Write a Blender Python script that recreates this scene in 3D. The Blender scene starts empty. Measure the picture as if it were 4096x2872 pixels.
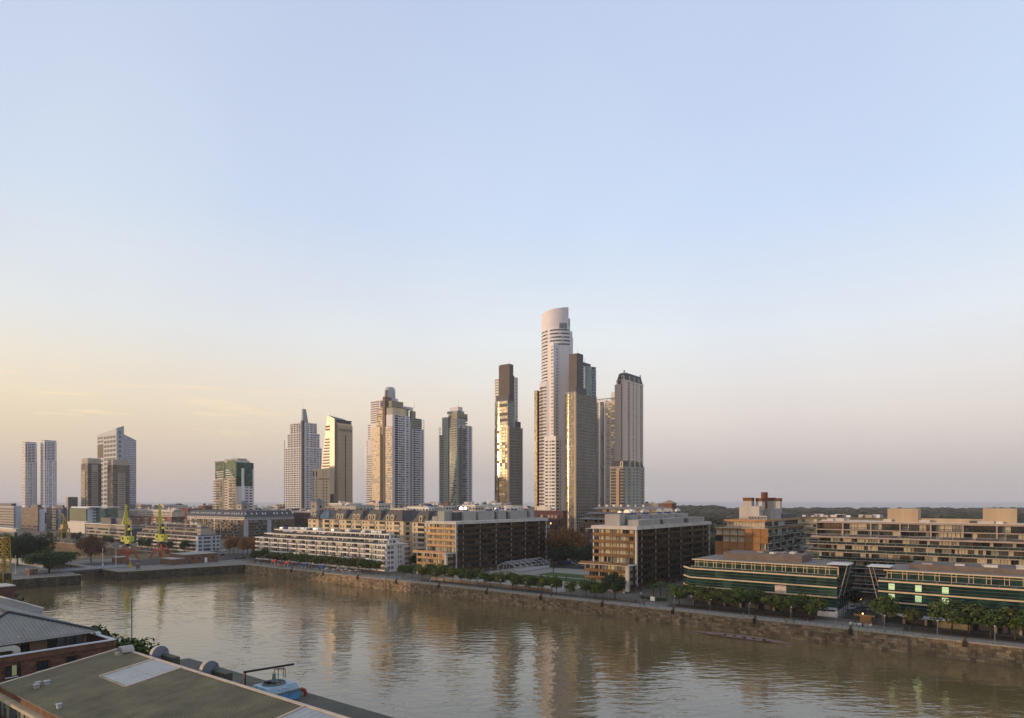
import bpy, math, random
from mathutils import Vector, Matrix

RN = random.Random(11)
S = bpy.context.scene
COL = S.collection
F = 2670.0          # focal length in photograph pixels
H = 40.0            # eye height above the quay
E1 = (0.7926, -0.6099)   # along the dock, towards the right and near
E2 = (0.6099, 0.7926)    # across the dock, away
ROT = math.atan2(E1[1], E1[0])
SUN_H = (-0.993, -0.118)
SUN_EL = 3.6

# ---------------------------------------------------------------- camera
cam = bpy.data.objects.new('camera', bpy.data.cameras.new('camera'))
COL.objects.link(cam)
S.camera = cam
cam.location = (0, 0, H)
cam.rotation_euler = (math.pi / 2, 0, 0)
cam.data.sensor_width = 36
cam.data.lens = F / 4096 * 36
cam.data.shift_y = 564 / 4096
cam.data.clip_end = 60000
cam.data.clip_start = 0.5

# ---------------------------------------------------------------- sky and sun
def lin(*c):
    return tuple(((x / 255 + .055) / 1.055) ** 2.4 if x > 10 else x / 255 / 12.92 for x in c)

W = bpy.data.worlds.new('World')
S.world = W
W.use_nodes = True
nt = W.node_tree
bg = nt.nodes['Background']
N = nt.nodes.new
L = nt.links.new

def math_node(tree, op, a, b=None, clamp=False):
    n = tree.nodes.new('ShaderNodeMath')
    n.operation = op
    n.use_clamp = clamp
    for i, v in enumerate((a, b)):
        if v is None:
            continue
        if isinstance(v, (int, float)):
            n.inputs[i].default_value = v
        else:
            tree.links.new(v, n.inputs[i])
    return n.outputs[0]

def ramp(tree, fac, stops):
    n = tree.nodes.new('ShaderNodeValToRGB')
    cr = n.color_ramp
    while len(cr.elements) < len(stops):
        cr.elements.new(0.5)
    for e, (p, c) in zip(cr.elements, stops):
        e.position = p
        e.color = tuple(c) + (1,)
    tree.links.new(fac, n.inputs[0])
    return n.outputs[0]

def mixc(tree, fac, a, b, mode='MIX'):
    n = tree.nodes.new('ShaderNodeMix')
    n.data_type = 'RGBA'
    n.blend_type = mode
    for sock, v in ((n.inputs[0], fac), (n.inputs[6], a), (n.inputs[7], b)):
        if isinstance(v, (int, float)):
            sock.default_value = v
        elif isinstance(v, tuple):
            sock.default_value = tuple(v) + ((1,) if len(v) == 3 else ())
        else:
            tree.links.new(v, sock)
    return n.outputs[2]

sky = N('ShaderNodeTexSky')
sky.sky_type = 'NISHITA'
sky.sun_disc = False
sky.sun_elevation = math.radians(SUN_EL)
sky.sun_rotation = math.atan2(SUN_H[0], SUN_H[1])
sky.dust_density = 2.0
tc = N('ShaderNodeTexCoord')
sep = N('ShaderNodeSeparateXYZ')
L(tc.outputs['Generated'], sep.inputs[0])
el = math_node(nt, 'MAXIMUM', sep.outputs[2], 0.0)
cool = ramp(nt, el, [(0.0, lin(178, 175, 180)), (.037, lin(188, 183, 183)), (.075, lin(210, 200, 198)), (.115, lin(224, 215, 209)), (.165, lin(230, 226, 223)),
                     (.23, lin(228, 234, 238)), (.38, lin(203, 220, 244)), (.60, lin(190, 206, 234)), (.75, lin(196, 206, 224)), (1.0, lin(192, 200, 214))])
warm = ramp(nt, el, [(0.0, lin(196, 182, 172)), (.04, lin(206, 190, 176)), (.09, lin(224, 206, 180)), (.13, lin(236, 219, 192)), (.18, lin(234, 225, 210)),
                     (.24, lin(226, 229, 229)), (.38, lin(206, 219, 236)), (.60, lin(193, 206, 229)), (.75, lin(198, 206, 220)), (1.0, lin(192, 200, 214))])
glow = ramp(nt, el, [(0.0, (1.0, .58, .26)), (.05, (1.3, .80, .36)), (.12, (1.35, .95, .52)), (.22, (1.05, .88, .66)),
                     (.40, (.75, .76, .82)), (.60, (.62, .66, .76)), (1.0, lin(192, 200, 214))])
# how far the view turns towards the sun along the horizon
hl = math_node(nt, 'SQRT', math_node(nt, 'ADD', math_node(nt, 'MULTIPLY', sep.outputs[0], sep.outputs[0]),
                                     math_node(nt, 'MULTIPLY', sep.outputs[1], sep.outputs[1])))
dt = math_node(nt, 'DIVIDE', math_node(nt, 'ADD', math_node(nt, 'MULTIPLY', sep.outputs[0], SUN_H[0]),
                                       math_node(nt, 'MULTIPLY', sep.outputs[1], SUN_H[1])), math_node(nt, 'MAXIMUM', hl, .001))

def mapr(tree, v, a, b):
    n = tree.nodes.new('ShaderNodeMapRange')
    n.interpolation_type = 'SMOOTHSTEP'
    tree.links.new(v, n.inputs[0])
    n.inputs[1].default_value = a
    n.inputs[2].default_value = b
    return n.outputs[0]

c1 = mixc(nt, mapr(nt, dt, -.42, .5), cool, warm)
c2 = mixc(nt, mapr(nt, dt, .5, 1.0), c1, glow)
# thin cirrus low in the sky on the warm side
mp = N('ShaderNodeMapping')
mp.inputs['Scale'].default_value = (3.6, 3.6, 46)
mp.inputs['Location'].default_value = (.35, .1, .8)
L(tc.outputs['Generated'], mp.inputs[0])
nz = N('ShaderNodeTexNoise')
nz.inputs['Scale'].default_value = 2.4
nz.inputs['Detail'].default_value = 5
nz.inputs['Roughness'].default_value = .55
L(mp.outputs[0], nz.inputs[0])
cl = mapr(nt, nz.outputs[0], .52, .70)
band = math_node(nt, 'MULTIPLY', mapr(nt, el, .075, .115), mapr(nt, el, .19, .135))
cl = math_node(nt, 'MULTIPLY', math_node(nt, 'MULTIPLY', cl, band), mapr(nt, dt, .05, .4))
c3 = mixc(nt, math_node(nt, 'MULTIPLY', cl, .75), c2, lin(255, 230, 188))
# large faint mottling
nz2 = N('ShaderNodeTexNoise')
nz2.inputs['Scale'].default_value = 2.2
nz2.inputs['Detail'].default_value = 3
L(tc.outputs['Generated'], nz2.inputs[0])
c4 = mixc(nt, mapr(nt, nz2.outputs[0], .35, .7), c3, lin(236, 236, 250), 'MULTIPLY')
c4 = mixc(nt, .35, c3, c4)
# the physical sky carries the glow round the sun
sk = mixc(nt, 1.0, sky.outputs[0], (.022, .022, .022), 'MULTIPLY')
c5 = mixc(nt, 1.0, c4, sk, 'ADD')
L(c5, bg.inputs[0])
bg.inputs[1].default_value = 1.03

sun = bpy.data.lights.new('sun', 'SUN')
sun.energy = 3.6
sun.color = (1.0, .68, .42)
sun.angle = math.radians(1.2)
so = bpy.data.objects.new('sun', sun)
COL.objects.link(so)
sd = Vector((SUN_H[0], SUN_H[1], math.tan(math.radians(SUN_EL))))
so.rotation_euler = sd.to_track_quat('Z', 'Y').to_euler()
so.location = (-200, -100, 300)

S.view_settings.view_transform = 'Standard'
S.view_settings.look = 'None'
S.view_settings.gamma = 1.0
S.view_settings.use_curve_mapping = False
S.view_settings.exposure = 0.0
S.cycles.max_bounces = 6
S.cycles.diffuse_bounces = 2
S.cycles.glossy_bounces = 3
S.cycles.transmission_bounces = 3
S.cycles.transparent_max_bounces = 8
S.cycles.volume_bounces = 0

# ---------------------------------------------------------------- geometry of the place
def spot(u, t):
    x = (u - 2048) / F * t
    return (x * E1[0] + t * E1[1], x * E2[0] + t * E2[1])

def on_q(u, q):
    a = (u - 2048) / F
    t = q / (E2[0] * a + E2[1])
    return t * (E1[0] * a + E1[1]), t

def on_p(u, p):
    a = (u - 2048) / F
    t = p / (E1[0] * a + E1[1])
    return t * (E2[0] * a + E2[1]), t

def zat(v, t):
    return H - (v - 2000) * t / F

def ground(u, v, z=0.0):
    return spot(u, (H - z) * F / (v - 2000))

def wxy(p, q):
    return (p * E1[0] + q * E2[0], p * E1[1] + q * E2[1])

# ---------------------------------------------------------------- materials
MATS = {}

def M(name, rgb, rough=.75, var=.14, scale=.35, metal=0.0, spec=.3, streak=False, bump=0.0, emit=None, fine=0.0, rust=None):
    if name in MATS:
        return MATS[name]
    m = bpy.data.materials.new(name)
    m.use_nodes = True
    t = m.node_tree
    b = t.nodes['Principled BSDF']
    b.inputs['Roughness'].default_value = rough
    b.inputs['Metallic'].default_value = metal
    b.inputs['Specular IOR Level'].default_value = spec
    g = t.nodes.new('ShaderNodeNewGeometry')
    mp = t.nodes.new('ShaderNodeMapping')
    mp.inputs['Scale'].default_value = (1, 1, .12 if streak else 1)
    t.links.new(g.outputs['Position'], mp.inputs[0])
    n = t.nodes.new('ShaderNodeTexNoise')
    n.inputs['Scale'].default_value = scale
    n.inputs['Detail'].default_value = 6
    n.inputs['Roughness'].default_value = .65
    t.links.new(mp.outputs[0], n.inputs[0])
    lo = tuple(max(0, c * (1 - var * 1.6)) for c in rgb)
    hi = tuple(min(1, c * (1 + var * 1.6)) for c in rgb)
    col = ramp(t, n.outputs[0], [(.28, lo), (.5, rgb), (.72, hi)])
    if rust:
        n3 = t.nodes.new('ShaderNodeTexNoise')
        n3.inputs['Scale'].default_value = rust[1]
        n3.inputs['Detail'].default_value = 7
        n3.inputs['Roughness'].default_value = .7
        t.links.new(mp.outputs[0], n3.inputs[0])
        col = mixc(t, mapr(t, n3.outputs[0], rust[2], rust[2] + .16), col, rust[0])
    if fine:
        n2 = t.nodes.new('ShaderNodeTexNoise')
        n2.inputs['Scale'].default_value = 3.2
        n2.inputs['Detail'].default_value = 4
        t.links.new(g.outputs['Position'], n2.inputs[0])
        f2 = ramp(t, n2.outputs[0], [(.3, (1 - fine,) * 3), (.7, (1.0,) * 3)])
        col = mixc(t, 1.0, col, f2, 'MULTIPLY')
    oi = t.nodes.new('ShaderNodeObjectInfo')
    v = ramp(t, oi.outputs['Random'], [(0, (.9,) * 3), (1, (1.0,) * 3)])
    col = mixc(t, 1.0, col, v, 'MULTIPLY')
    t.links.new(col, b.inputs['Base Color'])
    if bump:
        bn = t.nodes.new('ShaderNodeBump')
        bn.inputs['Strength'].default_value = bump
        bn.inputs['Distance'].default_value = .2
        t.links.new(n.outputs[0], bn.inputs['Height'])
        t.links.new(bn.outputs[0], b.inputs['Normal'])
    if emit:
        b.inputs['Emission Color'].default_value = tuple(emit[0]) + (1,)
        b.inputs['Emission Strength'].default_value = emit[1]
    MATS[name] = m
    return m

def G(name, rgb, metal=0.0, rough=.06, ior=1.5, wob=.01, spec=.5):
    """window glass: a dark pane with a slightly uneven reflection"""
    if name in MATS:
        return MATS[name]
    m = bpy.data.materials.new(name)
    m.use_nodes = True
    t = m.node_tree
    b = t.nodes['Principled BSDF']
    b.inputs['Roughness'].default_value = rough
    b.inputs['Metallic'].default_value = metal
    b.inputs['IOR'].default_value = ior
    b.inputs['Specular IOR Level'].default_value = spec
    g = t.nodes.new('ShaderNodeNewGeometry')
    n = t.nodes.new('ShaderNodeTexNoise')
    n.inputs['Scale'].default_value = .42
    n.inputs['Detail'].default_value = 2
    t.links.new(g.outputs['Position'], n.inputs[0])
    lo = tuple(c * .55 for c in rgb)
    hi = tuple(min(1, c * 1.4) for c in rgb)
    t.links.new(ramp(t, n.outputs[0], [(.3, lo), (.7, hi)]), b.inputs['Base Color'])
    MATS[name] = m
    if not wob:
        return m
    bn = t.nodes.new('ShaderNodeBump')
    bn.inputs['Strength'].default_value = 1.0
    bn.inputs['Distance'].default_value = wob
    n2 = t.nodes.new('ShaderNodeTexNoise')
    n2.inputs['Scale'].default_value = .55
    n2.inputs['Detail'].default_value = 1
    t.links.new(g.outputs['Position'], n2.inputs[0])
    t.links.new(n2.outputs[0], bn.inputs['Height'])
    t.links.new(bn.outputs[0], b.inputs['Normal'])
    MATS[name] = m
    return m

# ---------------------------------------------------------------- mesh builder
class MB:
    def __init__(s):
        s.v, s.f, s.m = [], [], []

    def face(s, pts, m=0):
        i = len(s.v)
        s.v.extend(pts)
        s.f.append(tuple(range(i, i + len(pts))))
        s.m.append(m)

    def box(s, x0, x1, y0, y1, z0, z1, m=0, top=None, M4=None):
        i = len(s.v)
        pts = [(x0, y0, z0), (x1, y0, z0), (x1, y1, z0), (x0, y1, z0), (x0, y0, z1), (x1, y0, z1), (x1, y1, z1), (x0, y1, z1)]
        if M4 is not None:
            pts = [tuple(M4 @ Vector(p)) for p in pts]
        s.v.extend(pts)
        for k, f in enumerate(((0, 3, 2, 1), (4, 5, 6, 7), (0, 1, 5, 4), (1, 2, 6, 5), (2, 3, 7, 6), (3, 0, 4, 7))):
            s.f.append(tuple(i + j for j in f))
            s.m.append(top if (k == 1 and top is not None) else m)

    def fbox(s, face, s0, s1, z0, z1, d0, d1, m=0):
        """a box on a face: s along it, d outwards"""
        ox, oy, a = face
        c, sn = math.cos(a), math.sin(a)
        i = len(s.v)
        for z in (z0, z1):
            for (x, y) in ((s0, -d1), (s1, -d1), (s1, -d0), (s0, -d0)):
                s.v.append((ox + x * c - y * sn, oy + x * sn + y * c, z))
        for f in ((0, 3, 2, 1), (4, 5, 6, 7), (0, 1, 5, 4), (1, 2, 6, 5), (2, 3, 7, 6), (3, 0, 4, 7)):
            s.f.append(tuple(i + j for j in f))
            s.m.append(m)

    def prism(s, poly, z0, z1, m=0, top=None):
        """poly counter-clockwise; z1 may be a list of heights"""
        n = len(poly)
        zs = z1 if isinstance(z1, (list, tuple)) else [z1] * n
        i = len(s.v)
        s.v.extend((x, y, z0) for x, y in poly)
        s.v.extend((x, y, z) for (x, y), z in zip(poly, zs))
        for k in range(n):
            j = (k + 1) % n
            s.f.append((i + k, i + j, i + n + j, i + n + k))
            s.m.append(m)
        s.f.append(tuple(i + n + k for k in range(n)))
        s.m.append(m if top is None else top)
        s.f.append(tuple(i + n - 1 - k for k in range(n)))
        s.m.append(m)

    def tube(s, p0, p1, r0, r1=None, n=6, m=0, cap=True):
        r1 = r0 if r1 is None else r1
        p0, p1 = Vector(p0), Vector(p1)
        d = p1 - p0
        if d.length < 1e-6:
            return
        d.normalize()
        a = d.orthogonal().normalized()
        b = d.cross(a)
        i = len(s.v)
        for p, r in ((p0, r0), (p1, r1)):
            for k in range(n):
                t = 2 * math.pi * k / n
                s.v.append(tuple(p + (a * math.cos(t) + b * math.sin(t)) * r))
        for k in range(n):
            j = (k + 1) % n
            s.f.append((i + k, i + j, i + n + j, i + n + k))
            s.m.append(m)
        if cap:
            s.f.append(tuple(i + n - 1 - k for k in range(n)))
            s.f.append(tuple(i + n + k for k in range(n)))
            s.m += [m, m]

    def lathe(s, prof, n=12, c=(0, 0, 0), m=0):
        i = len(s.v)
        for r, z in prof:
            for k in range(n):
                t = 2 * math.pi * k / n
                s.v.append((c[0] + r * math.cos(t), c[1] + r * math.sin(t), c[2] + z))
        for a in range(len(prof) - 1):
            for k in range(n):
                j = (k + 1) % n
                s.f.append((i + a * n + k, i + a * n + j, i + a * n + n + j, i + a * n + n + k))
                s.m.append(m)
        s.f.append(tuple(i + (len(prof) - 1) * n + k for k in range(n)))
        s.m.append(m)

    def add(s, o, mat4, moff=None):
        i = len(s.v)
        s.v.extend(tuple(mat4 @ Vector(p)) for p in o.v)
        s.f.extend(tuple(i + j for j in f) for f in o.f)
        s.m.extend(moff[k] for k in o.m) if moff else s.m.extend(o.m)

    def mesh(s, name, mats):
        me = bpy.data.meshes.new(name)
        me.from_pydata(s.v, [], s.f)
        for m in mats:
            me.materials.append(m)
        if len(mats) > 1:
            me.polygons.foreach_set('material_index', s.m)
        me.update()
        return me

def add_obj(name, data, parent=None, loc=None, rz=None):
    o = bpy.data.objects.new(name, data)
    COL.objects.link(o)
    if parent:
        o.parent = parent
    if loc:
        o.location = loc
    if rz is not None:
        o.rotation_euler = (0, 0, rz)
    return o

def put(mb, name, mats, parent=None, loc=None, rz=None, smooth=False, **props):
    if not isinstance(mats, (list, tuple)):
        mats = [mats]
    me = mb.mesh(name, mats)
    if smooth:
        me.polygons.foreach_set('use_smooth', [True] * len(me.polygons))
    o = add_obj(name, me, parent, loc, rz)
    for k, v in props.items():
        o[k] = v
    return o

def thing(name, label, cat, p=0, q=0, z=0, rz=ROT, group=None):
    x, y = wxy(p, q)
    o = add_obj(name, None, None, (x, y, z), rz)
    o['label'] = label
    o['category'] = cat
    if group:
        o['group'] = group
    return o

def copy_tree(o, parent=None):
    c = o.copy()
    COL.objects.link(c)
    if parent:
        c.parent = parent
    for ch in KIDS.get(o.name, ()) or o.children:
        copy_tree(ch, c)
    return c
KIDS = {}

ORD = ['first', 'second', 'third', 'fourth', 'fifth', 'sixth', 'seventh', 'eighth', 'ninth', 'tenth', 'eleventh', 'twelfth', 'thirteenth', 'fourteenth',
       'fifteenth', 'sixteenth', 'seventeenth', 'eighteenth', 'nineteenth', 'twentieth', 'twenty-first', 'twenty-second', 'twenty-third', 'twenty-fourth',
       'twenty-fifth', 'twenty-sixth', 'twenty-seventh', 'twenty-eighth', 'twenty-ninth', 'thirtieth']

# ---------------------------------------------------------------- repeated pieces of a facade
PIECE = {}

def style(key, fn, mats):
    PIECE[key] = (fn, mats)
    return key

def s_win(mb, w, h):
    t = min(.12, w * .1)
    mb.box(0, w, -.09, .0, 0, t)
    mb.box(0, w, -.09, .0, h - t, h)
    mb.box(0, t, -.09, .0, t, h - t)
    mb.box(w - t, w, -.09, .0, t, h - t)
    if w > 1.3:
        mb.box(w / 2 - .03, w / 2 + .03, -.06, 0, t, h - t)
    mb.face([(t, -.02, t), (w - t, -.02, t), (w - t, -.02, h - t), (t, -.02, h - t)], 1)

def s_pane(mb, w, h):
    mb.box(0, w, -.05, 0, 0, h)

def s_sillpane(mb, w, h):
    mb.box(0, w, -.03, 0, .12, h, 0)
    mb.box(-.1, w + .1, -.14, 0, 0, .12, 1)

def s_slide(mb, w, h):
    """sliding glazed door: frame with mullions in front of a pane"""
    n = max(1, round(w / 1.15))
    for k in range(n + 1):
        x = w * k / n
        mb.box(max(0, x - .04), min(w, x + .04), -.1, 0, 0, h)
    mb.box(0, w, -.09, 0, h - .1, h)
    mb.face([(0, -.03, 0), (w, -.03, 0), (w, -.03, h), (0, -.03, h)], 1)

def s_rail(mb, w, h):
    """balcony railing: a thin panel under a handrail"""
    mb.box(.02, w - .02, -.03, 0, 0, h - .1, 0)
    mb.box(0, w, -.07, .04, h - .1, h, 1)
    mb.box(0, .06, -.06, .03, 0, h - .1, 1)

def s_bars(mb, w, h):
    mb.box(0, w, -.05, .02, h - .08, h)
    mb.box(0, w, -.05, .02, .1, .16)
    n = max(2, round(w / .5))
    for k in range(n + 1):
        x = w * k / n
        mb.box(max(0, x - .03), min(w, x + .03), -.04, .01, 0, h - .08)

def s_slab(mb, w, h):
    mb.box(0, w, -1.0, 0, 0, h)

def s_fin(mb, w, h):
    mb.box(0, w, -.35, 0, 0, h)

def s_arch(mb, w, h):
    """round-headed dormer: cream surround, dark pane"""
    pts = [(0, 0), (w, 0), (w, h * .6)] + [(w / 2 + w / 2 * math.cos(a), h * .6 + h * .4 * math.sin(a)) for a in (.6, 1.2, 1.57, 1.95, 2.55)] + [(0, h * .6)]
    n = len(pts)
    i = len(mb.v)
    mb.v.extend((x, -.5, z) for x, z in pts)
    mb.v.extend((x, 1.2, z) for x, z in pts)
    for k in range(n):
        j = (k + 1) % n
        mb.f.append((i + j, i + k, i + n + k, i + n + j))
        mb.m.append(0)
    mb.f.append(tuple(i + k for k in range(n)))
    mb.m.append(0)
    mb.face([(w * .25, -.54, h * .12), (w * .75, -.54, h * .12), (w * .75, -.54, h * .7), (w * .5, -.54, h * .84), (w * .25, -.54, h * .7)], 1)

MESHES = {}

class Bld:
    """a building: an Empty at its near left corner, x along the dock, y away from it"""
    def __init__(s, name, label, cat, p, q, W=0, D=0, group=None, rz=ROT, z=0):
        s.o = thing(name, label, cat, p, q, z, rz, group)
        s.p, s.q, s.W, s.D, s.rz, s.z = p, q, W, D, rz, z
        s.FW = (0, 0, 0)
        s.FS = (W, 0, math.pi / 2)
        s.x0, s.y0 = wxy(p, q)
        s.items = {}

    def part(s, name, mb, mats, parent=None, **kw):
        return put(mb, name, mats, parent or s.o, **kw)

    def box(s, name, mats, x0, x1, y0, y1, z0, z1, parent=None, **kw):
        mb = MB()
        mb.box(x0, x1, y0, y1, z0, z1)
        return s.part(name, mb, mats, parent, **kw)

    def piece(s, name, face, sx, z, w, h, st, d=0.0):
        if isinstance(st, (list, tuple)):
            st = RN.choice(st)
        ox, oy, a = face
        c, sn = math.cos(a), math.sin(a)
        x, y = ox + sx * c + d * sn, oy + sx * sn - d * c
        s.items.setdefault(name, []).append((x, y, z, a, round(w, 2), round(h, 2), st))

    def grid(s, face, s0, s1, z0, z1, nx, nz, fw, fh, st, name='window', d=0.0, skip=None, zo=.5):
        cw, ch = (s1 - s0) / nx, (z1 - z0) / nz
        for k in range(nz):
            for i in range(nx):
                if skip and skip(i, k):
                    continue
                s.piece(name, face, s0 + cw * (i + .5 - fw / 2), z0 + ch * (k + zo - fh / 2), cw * fw, ch * fh, st, d)

    def finish(s, thr=9.0, limit=300):
        cr, sr = math.cos(s.rz), math.sin(s.rz)
        for name, lst in s.items.items():
            sized = []
            for it in lst:
                wx = s.x0 + it[0] * cr - it[1] * sr
                wy = s.y0 + it[0] * sr + it[1] * cr
                ang = it[3] + s.rz
                nx, ny = math.sin(ang), -math.cos(ang)
                dist = math.hypot(wx, wy)
                facing = max(0, -(nx * wx + ny * wy) / dist)
                px = max(it[4] * facing, it[5]) * F / max(20, wy)
                infr = -200 < wx / max(1, wy) * F + 2048 < 4300
                sized.append((px if infr else 0, it))
            sized.sort(key=lambda t: -t[0])
            rest = []
            n = 0
            for px, it in sized:
                if px >= thr and n < limit:
                    n += 1
                    x, y, z, a, w, h, st = it
                    k = (st, w, h)
                    if k not in MESHES:
                        mb = MB()
                        PIECE[st][0](mb, w, h)
                        MESHES[k] = mb.mesh(name, PIECE[st][1])
                    add_obj(name, MESHES[k], s.o, (x, y, z), a)
                else:
                    rest.append(it)
            if rest:
                mats, big = [], MB()
                cache = {}
                for x, y, z, a, w, h, st in rest:
                    k = (st, w, h)
                    if k not in cache:
                        mb = MB()
                        PIECE[st][0](mb, w, h)
                        cache[k] = mb
                    off = []
                    for mt in PIECE[st][1]:
                        if mt not in mats:
                            mats.append(mt)
                        off.append(mats.index(mt))
                    c, sn = math.cos(a), math.sin(a)
                    o = cache[k]
                    i0 = len(big.v)
                    big.v.extend((x + vx * c - vy * sn, y + vx * sn + vy * c, z + vz) for vx, vy, vz in o.v)
                    big.f.extend(tuple(i0 + j for j in f) for f in o.f)
                    big.m.extend(off[j] for j in o.m)
                put(big, name + '_rows', mats, s.o, kind='stuff')
        s.items = {}
# ---------------------------------------------------------------- palette
concrete = M('concrete', (.36, .34, .31), .85, .13, .3, streak=True, fine=.18)
conc_pale = M('pale_concrete', (.52, .48, .43), .85, .12, .25, streak=True, fine=.15)
white = M('white_render', (.72, .69, .65), .7, .08, .2, streak=True)
lilac = M('cool_white_render', (.62, .59, .62), .65, .07, .1, streak=True)
offwhite = M('off_white_render', (.60, .55, .48), .75, .1, .2, streak=True)
cream = M('cream_render', (.62, .50, .33), .8, .1, .2, streak=True)
tan = M('tan_stone', (.47, .36, .25), .7, .09, .12, streak=True)
pinkish = M('pink_render', (.56, .46, .39), .75, .08, .2, streak=True)
olive = M('olive_render', (.27, .25, .17), .8, .1, .15, streak=True)
greygreen = M('grey_green_render', (.30, .31, .27), .75, .1, .12, streak=True)
brown = M('brown_render', (.17, .12, .085), .8, .12, .2, streak=True)
beigegrey = M('beige_grey_render', (.36, .31, .25), .75, .1, .15, streak=True)
darkgrey = M('dark_grey_cladding', (.075, .075, .085), .6, .15, .2)
slate = M('slate_roof', (.055, .055, .062), .6, .2, .5)
redbrick = M('red_brick', (.25, .105, .065), .85, .2, .8, fine=.35)
brownbrick = M('brown_brick', (.20, .11, .075), .88, .22, .9, fine=.35)
darkbrick = M('dark_red_brick', (.13, .065, .055), .85, .2, .8, fine=.35)
black = M('black_metal', (.02, .02, .022), .5, .2, 1)
steel = M('galvanised_steel', (.42, .44, .46), .4, .12, .8, metal=.5)
whitemetal = M('white_metal', (.7, .7, .69), .4, .06, .6)
bronze = M('bronze_screen', (.085, .050, .022), .38, .16, .5, metal=.6)
bronze_dk = M('bronze_edge', (.05, .036, .022), .45, .2, .5, metal=.4)
orange_scr = M('orange_timber_screen', (.36, .17, .06), .65, .16, .6)
greenglass_rail = G('green_glass_rail', (.025, .045, .035), 0, .1, spec=.4)
g_dark = G('dark_glass', (.025, .028, .03))
g_mid = G('grey_glass', (.07, .075, .08))
g_blue = G('blue_glass', (.07, .10, .13), .25)
g_mirror = G('mirror_glass', (.36, .36, .33), .8, .09, wob=.004)
g_gold = G('bronze_glass', (.22, .20, .15), .7, .16, wob=.003)
g_sunset = G('painted_sunset_glass', (.34, .29, .20), .1, .45, wob=0, spec=.3)  # sunset reflection put into a nearly matte base colour
g_green = G('deep_green_glass', (.022, .062, .050), .3, .03, wob=.012, spec=.3)
g_green2 = G('pale_green_glass', (.09, .16, .13), .45, .06, wob=.03)
g_teal = G('teal_glass', (.10, .17, .16), .5, .07)
curt = M('cream_blind', (.50, .45, .34), .7, .15, .9)
curt2 = M('yellow_blind', (.58, .50, .28), .7, .15, .9)
curt3 = M('grey_curtain', (.27, .26, .23), .75, .2, .9)
curt4 = M('brown_curtain', (.15, .10, .065), .75, .2, .9)
lit = M('lit_window', (.6, .45, .2), .5, .1, emit=((1.0, .62, .18), 1.6))
litgreen = M('lit_green_window', (.4, .5, .3), .5, .05, emit=((.50, .68, .36), .62))
soil = M('bare_soil', (.085, .062, .042), .95, .3, .5, fine=.3)
paving = M('paving', (.19, .175, .15), .8, .15, .4, fine=.25)
paving_pale = M('pale_paving', (.30, .28, .245), .8, .12, .4, fine=.2)
asphalt = M('asphalt', (.055, .053, .052), .85, .2, .4, fine=.2)
lawnm = M('lawn', (.055, .095, .022), .95, .25, .6, fine=.4)
drygrass = M('dry_grass', (.15, .115, .05), .95, .3, .3, fine=.35)
earth = M('city_ground', (.12, .11, .09), .95, .25, .05, fine=.2)
limeyel = M('lime_yellow_paint', (.55, .56, .06), .5, .1, 1, rust=((.16, .14, .03), 1.2, .62))
redpaint = M('red_oxide_paint', (.36, .06, .025), .55, .15, 1, rust=((.08, .03, .02), 1.0, .6))
mustard = M('mustard_paint', (.34, .22, .035), .6, .18, 1, rust=((.10, .06, .02), 1.1, .58))
rust_m = M('rusty_steel', (.11, .055, .035), .8, .3, 1.2)
redcloth = M('red_canvas', (.55, .055, .02), .8, .1, 1)
bluecloth = M('blue_canvas', (.03, .06, .20), .8, .1, 1)
tancloth = M('beige_canvas', (.42, .32, .25), .8, .1, 1)
bark = M('bark', (.055, .04, .028), .9, .25, 2)

for k, (fr, gl) in {'w_white': (whitemetal, g_dark), 'w_white_m': (whitemetal, g_mid), 'w_white_c': (whitemetal, curt3), 'w_dark': (black, g_dark),
                    'w_dark_m': (black, g_mid), 'w_dark_c': (black, curt), 'w_lit': (black, lit), 'w_conc': (conc_pale, g_dark), 'w_cream': (cream, g_dark),
                    'w_cream_m': (cream, g_mid), 'w_tan': (tan, g_dark), 'w_brick': (offwhite, g_dark), 'w_brick_c': (offwhite, curt3)}.items():
    style(k, s_win, [fr, gl])
for k, m in {'p_dark': g_dark, 'p_mid': g_mid, 'p_blue': g_blue, 'p_mirror': g_mirror, 'p_sunset': g_sunset, 'p_gold': g_gold, 'p_green': g_green, 'p_green2': g_green2, 'p_teal': g_teal,
             'p_curt': curt, 'p_curt2': curt2, 'p_curt3': curt3, 'p_curt4': curt4, 'p_lit': lit, 'p_litgreen': litgreen, 'p_white': white, 'p_black': darkgrey,
             'p_orange': orange_scr, 'p_lilac': lilac, 'p_olive': olive}.items():
    style(k, s_pane, [m])
for k, m in {'i_dark': g_dark, 'i_mid': g_mid, 'i_mirror': g_mirror, 'i_lit': lit, 'i_curt': curt3}.items():
    style(k, s_sillpane, [m, conc_pale])
for k, (fr, gl) in {'d_dark': (black, g_dark), 'd_mid': (black, g_mid), 'd_curt': (black, curt), 'd_curt3': (black, curt3), 'd_white': (whitemetal, g_dark),
                    'd_wcurt': (whitemetal, curt), 'd_wcurt3': (whitemetal, curt3), 'd_wmid': (whitemetal, g_mid), 'd_bz': (bronze_dk, g_dark), 'd_bz2': (bronze_dk, curt4),
                    'd_bz3': (bronze_dk, curt3), 'd_bz4': (bronze_dk, curt2), 'd_or': (orange_scr, curt), 'd_or2': (orange_scr, g_dark), 'd_lit': (bronze_dk, lit), 'd_bz5': (bronze_dk, M('dark_curtain', (.085, .07, .05), .8, .2, .9))}.items():
    style(k, s_slide, [fr, gl])
style('r_bronze', s_rail, [bronze, bronze_dk])
style('r_dark', s_rail, [g_mid, black])
style('r_black', s_rail, [black, black])
style('r_green', s_rail, [greenglass_rail, steel])
style('r_white', s_rail, [white, whitemetal])
style('r_grey', s_rail, [darkgrey, steel])
style('r_orange', s_rail, [orange_scr, bronze_dk])
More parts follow.
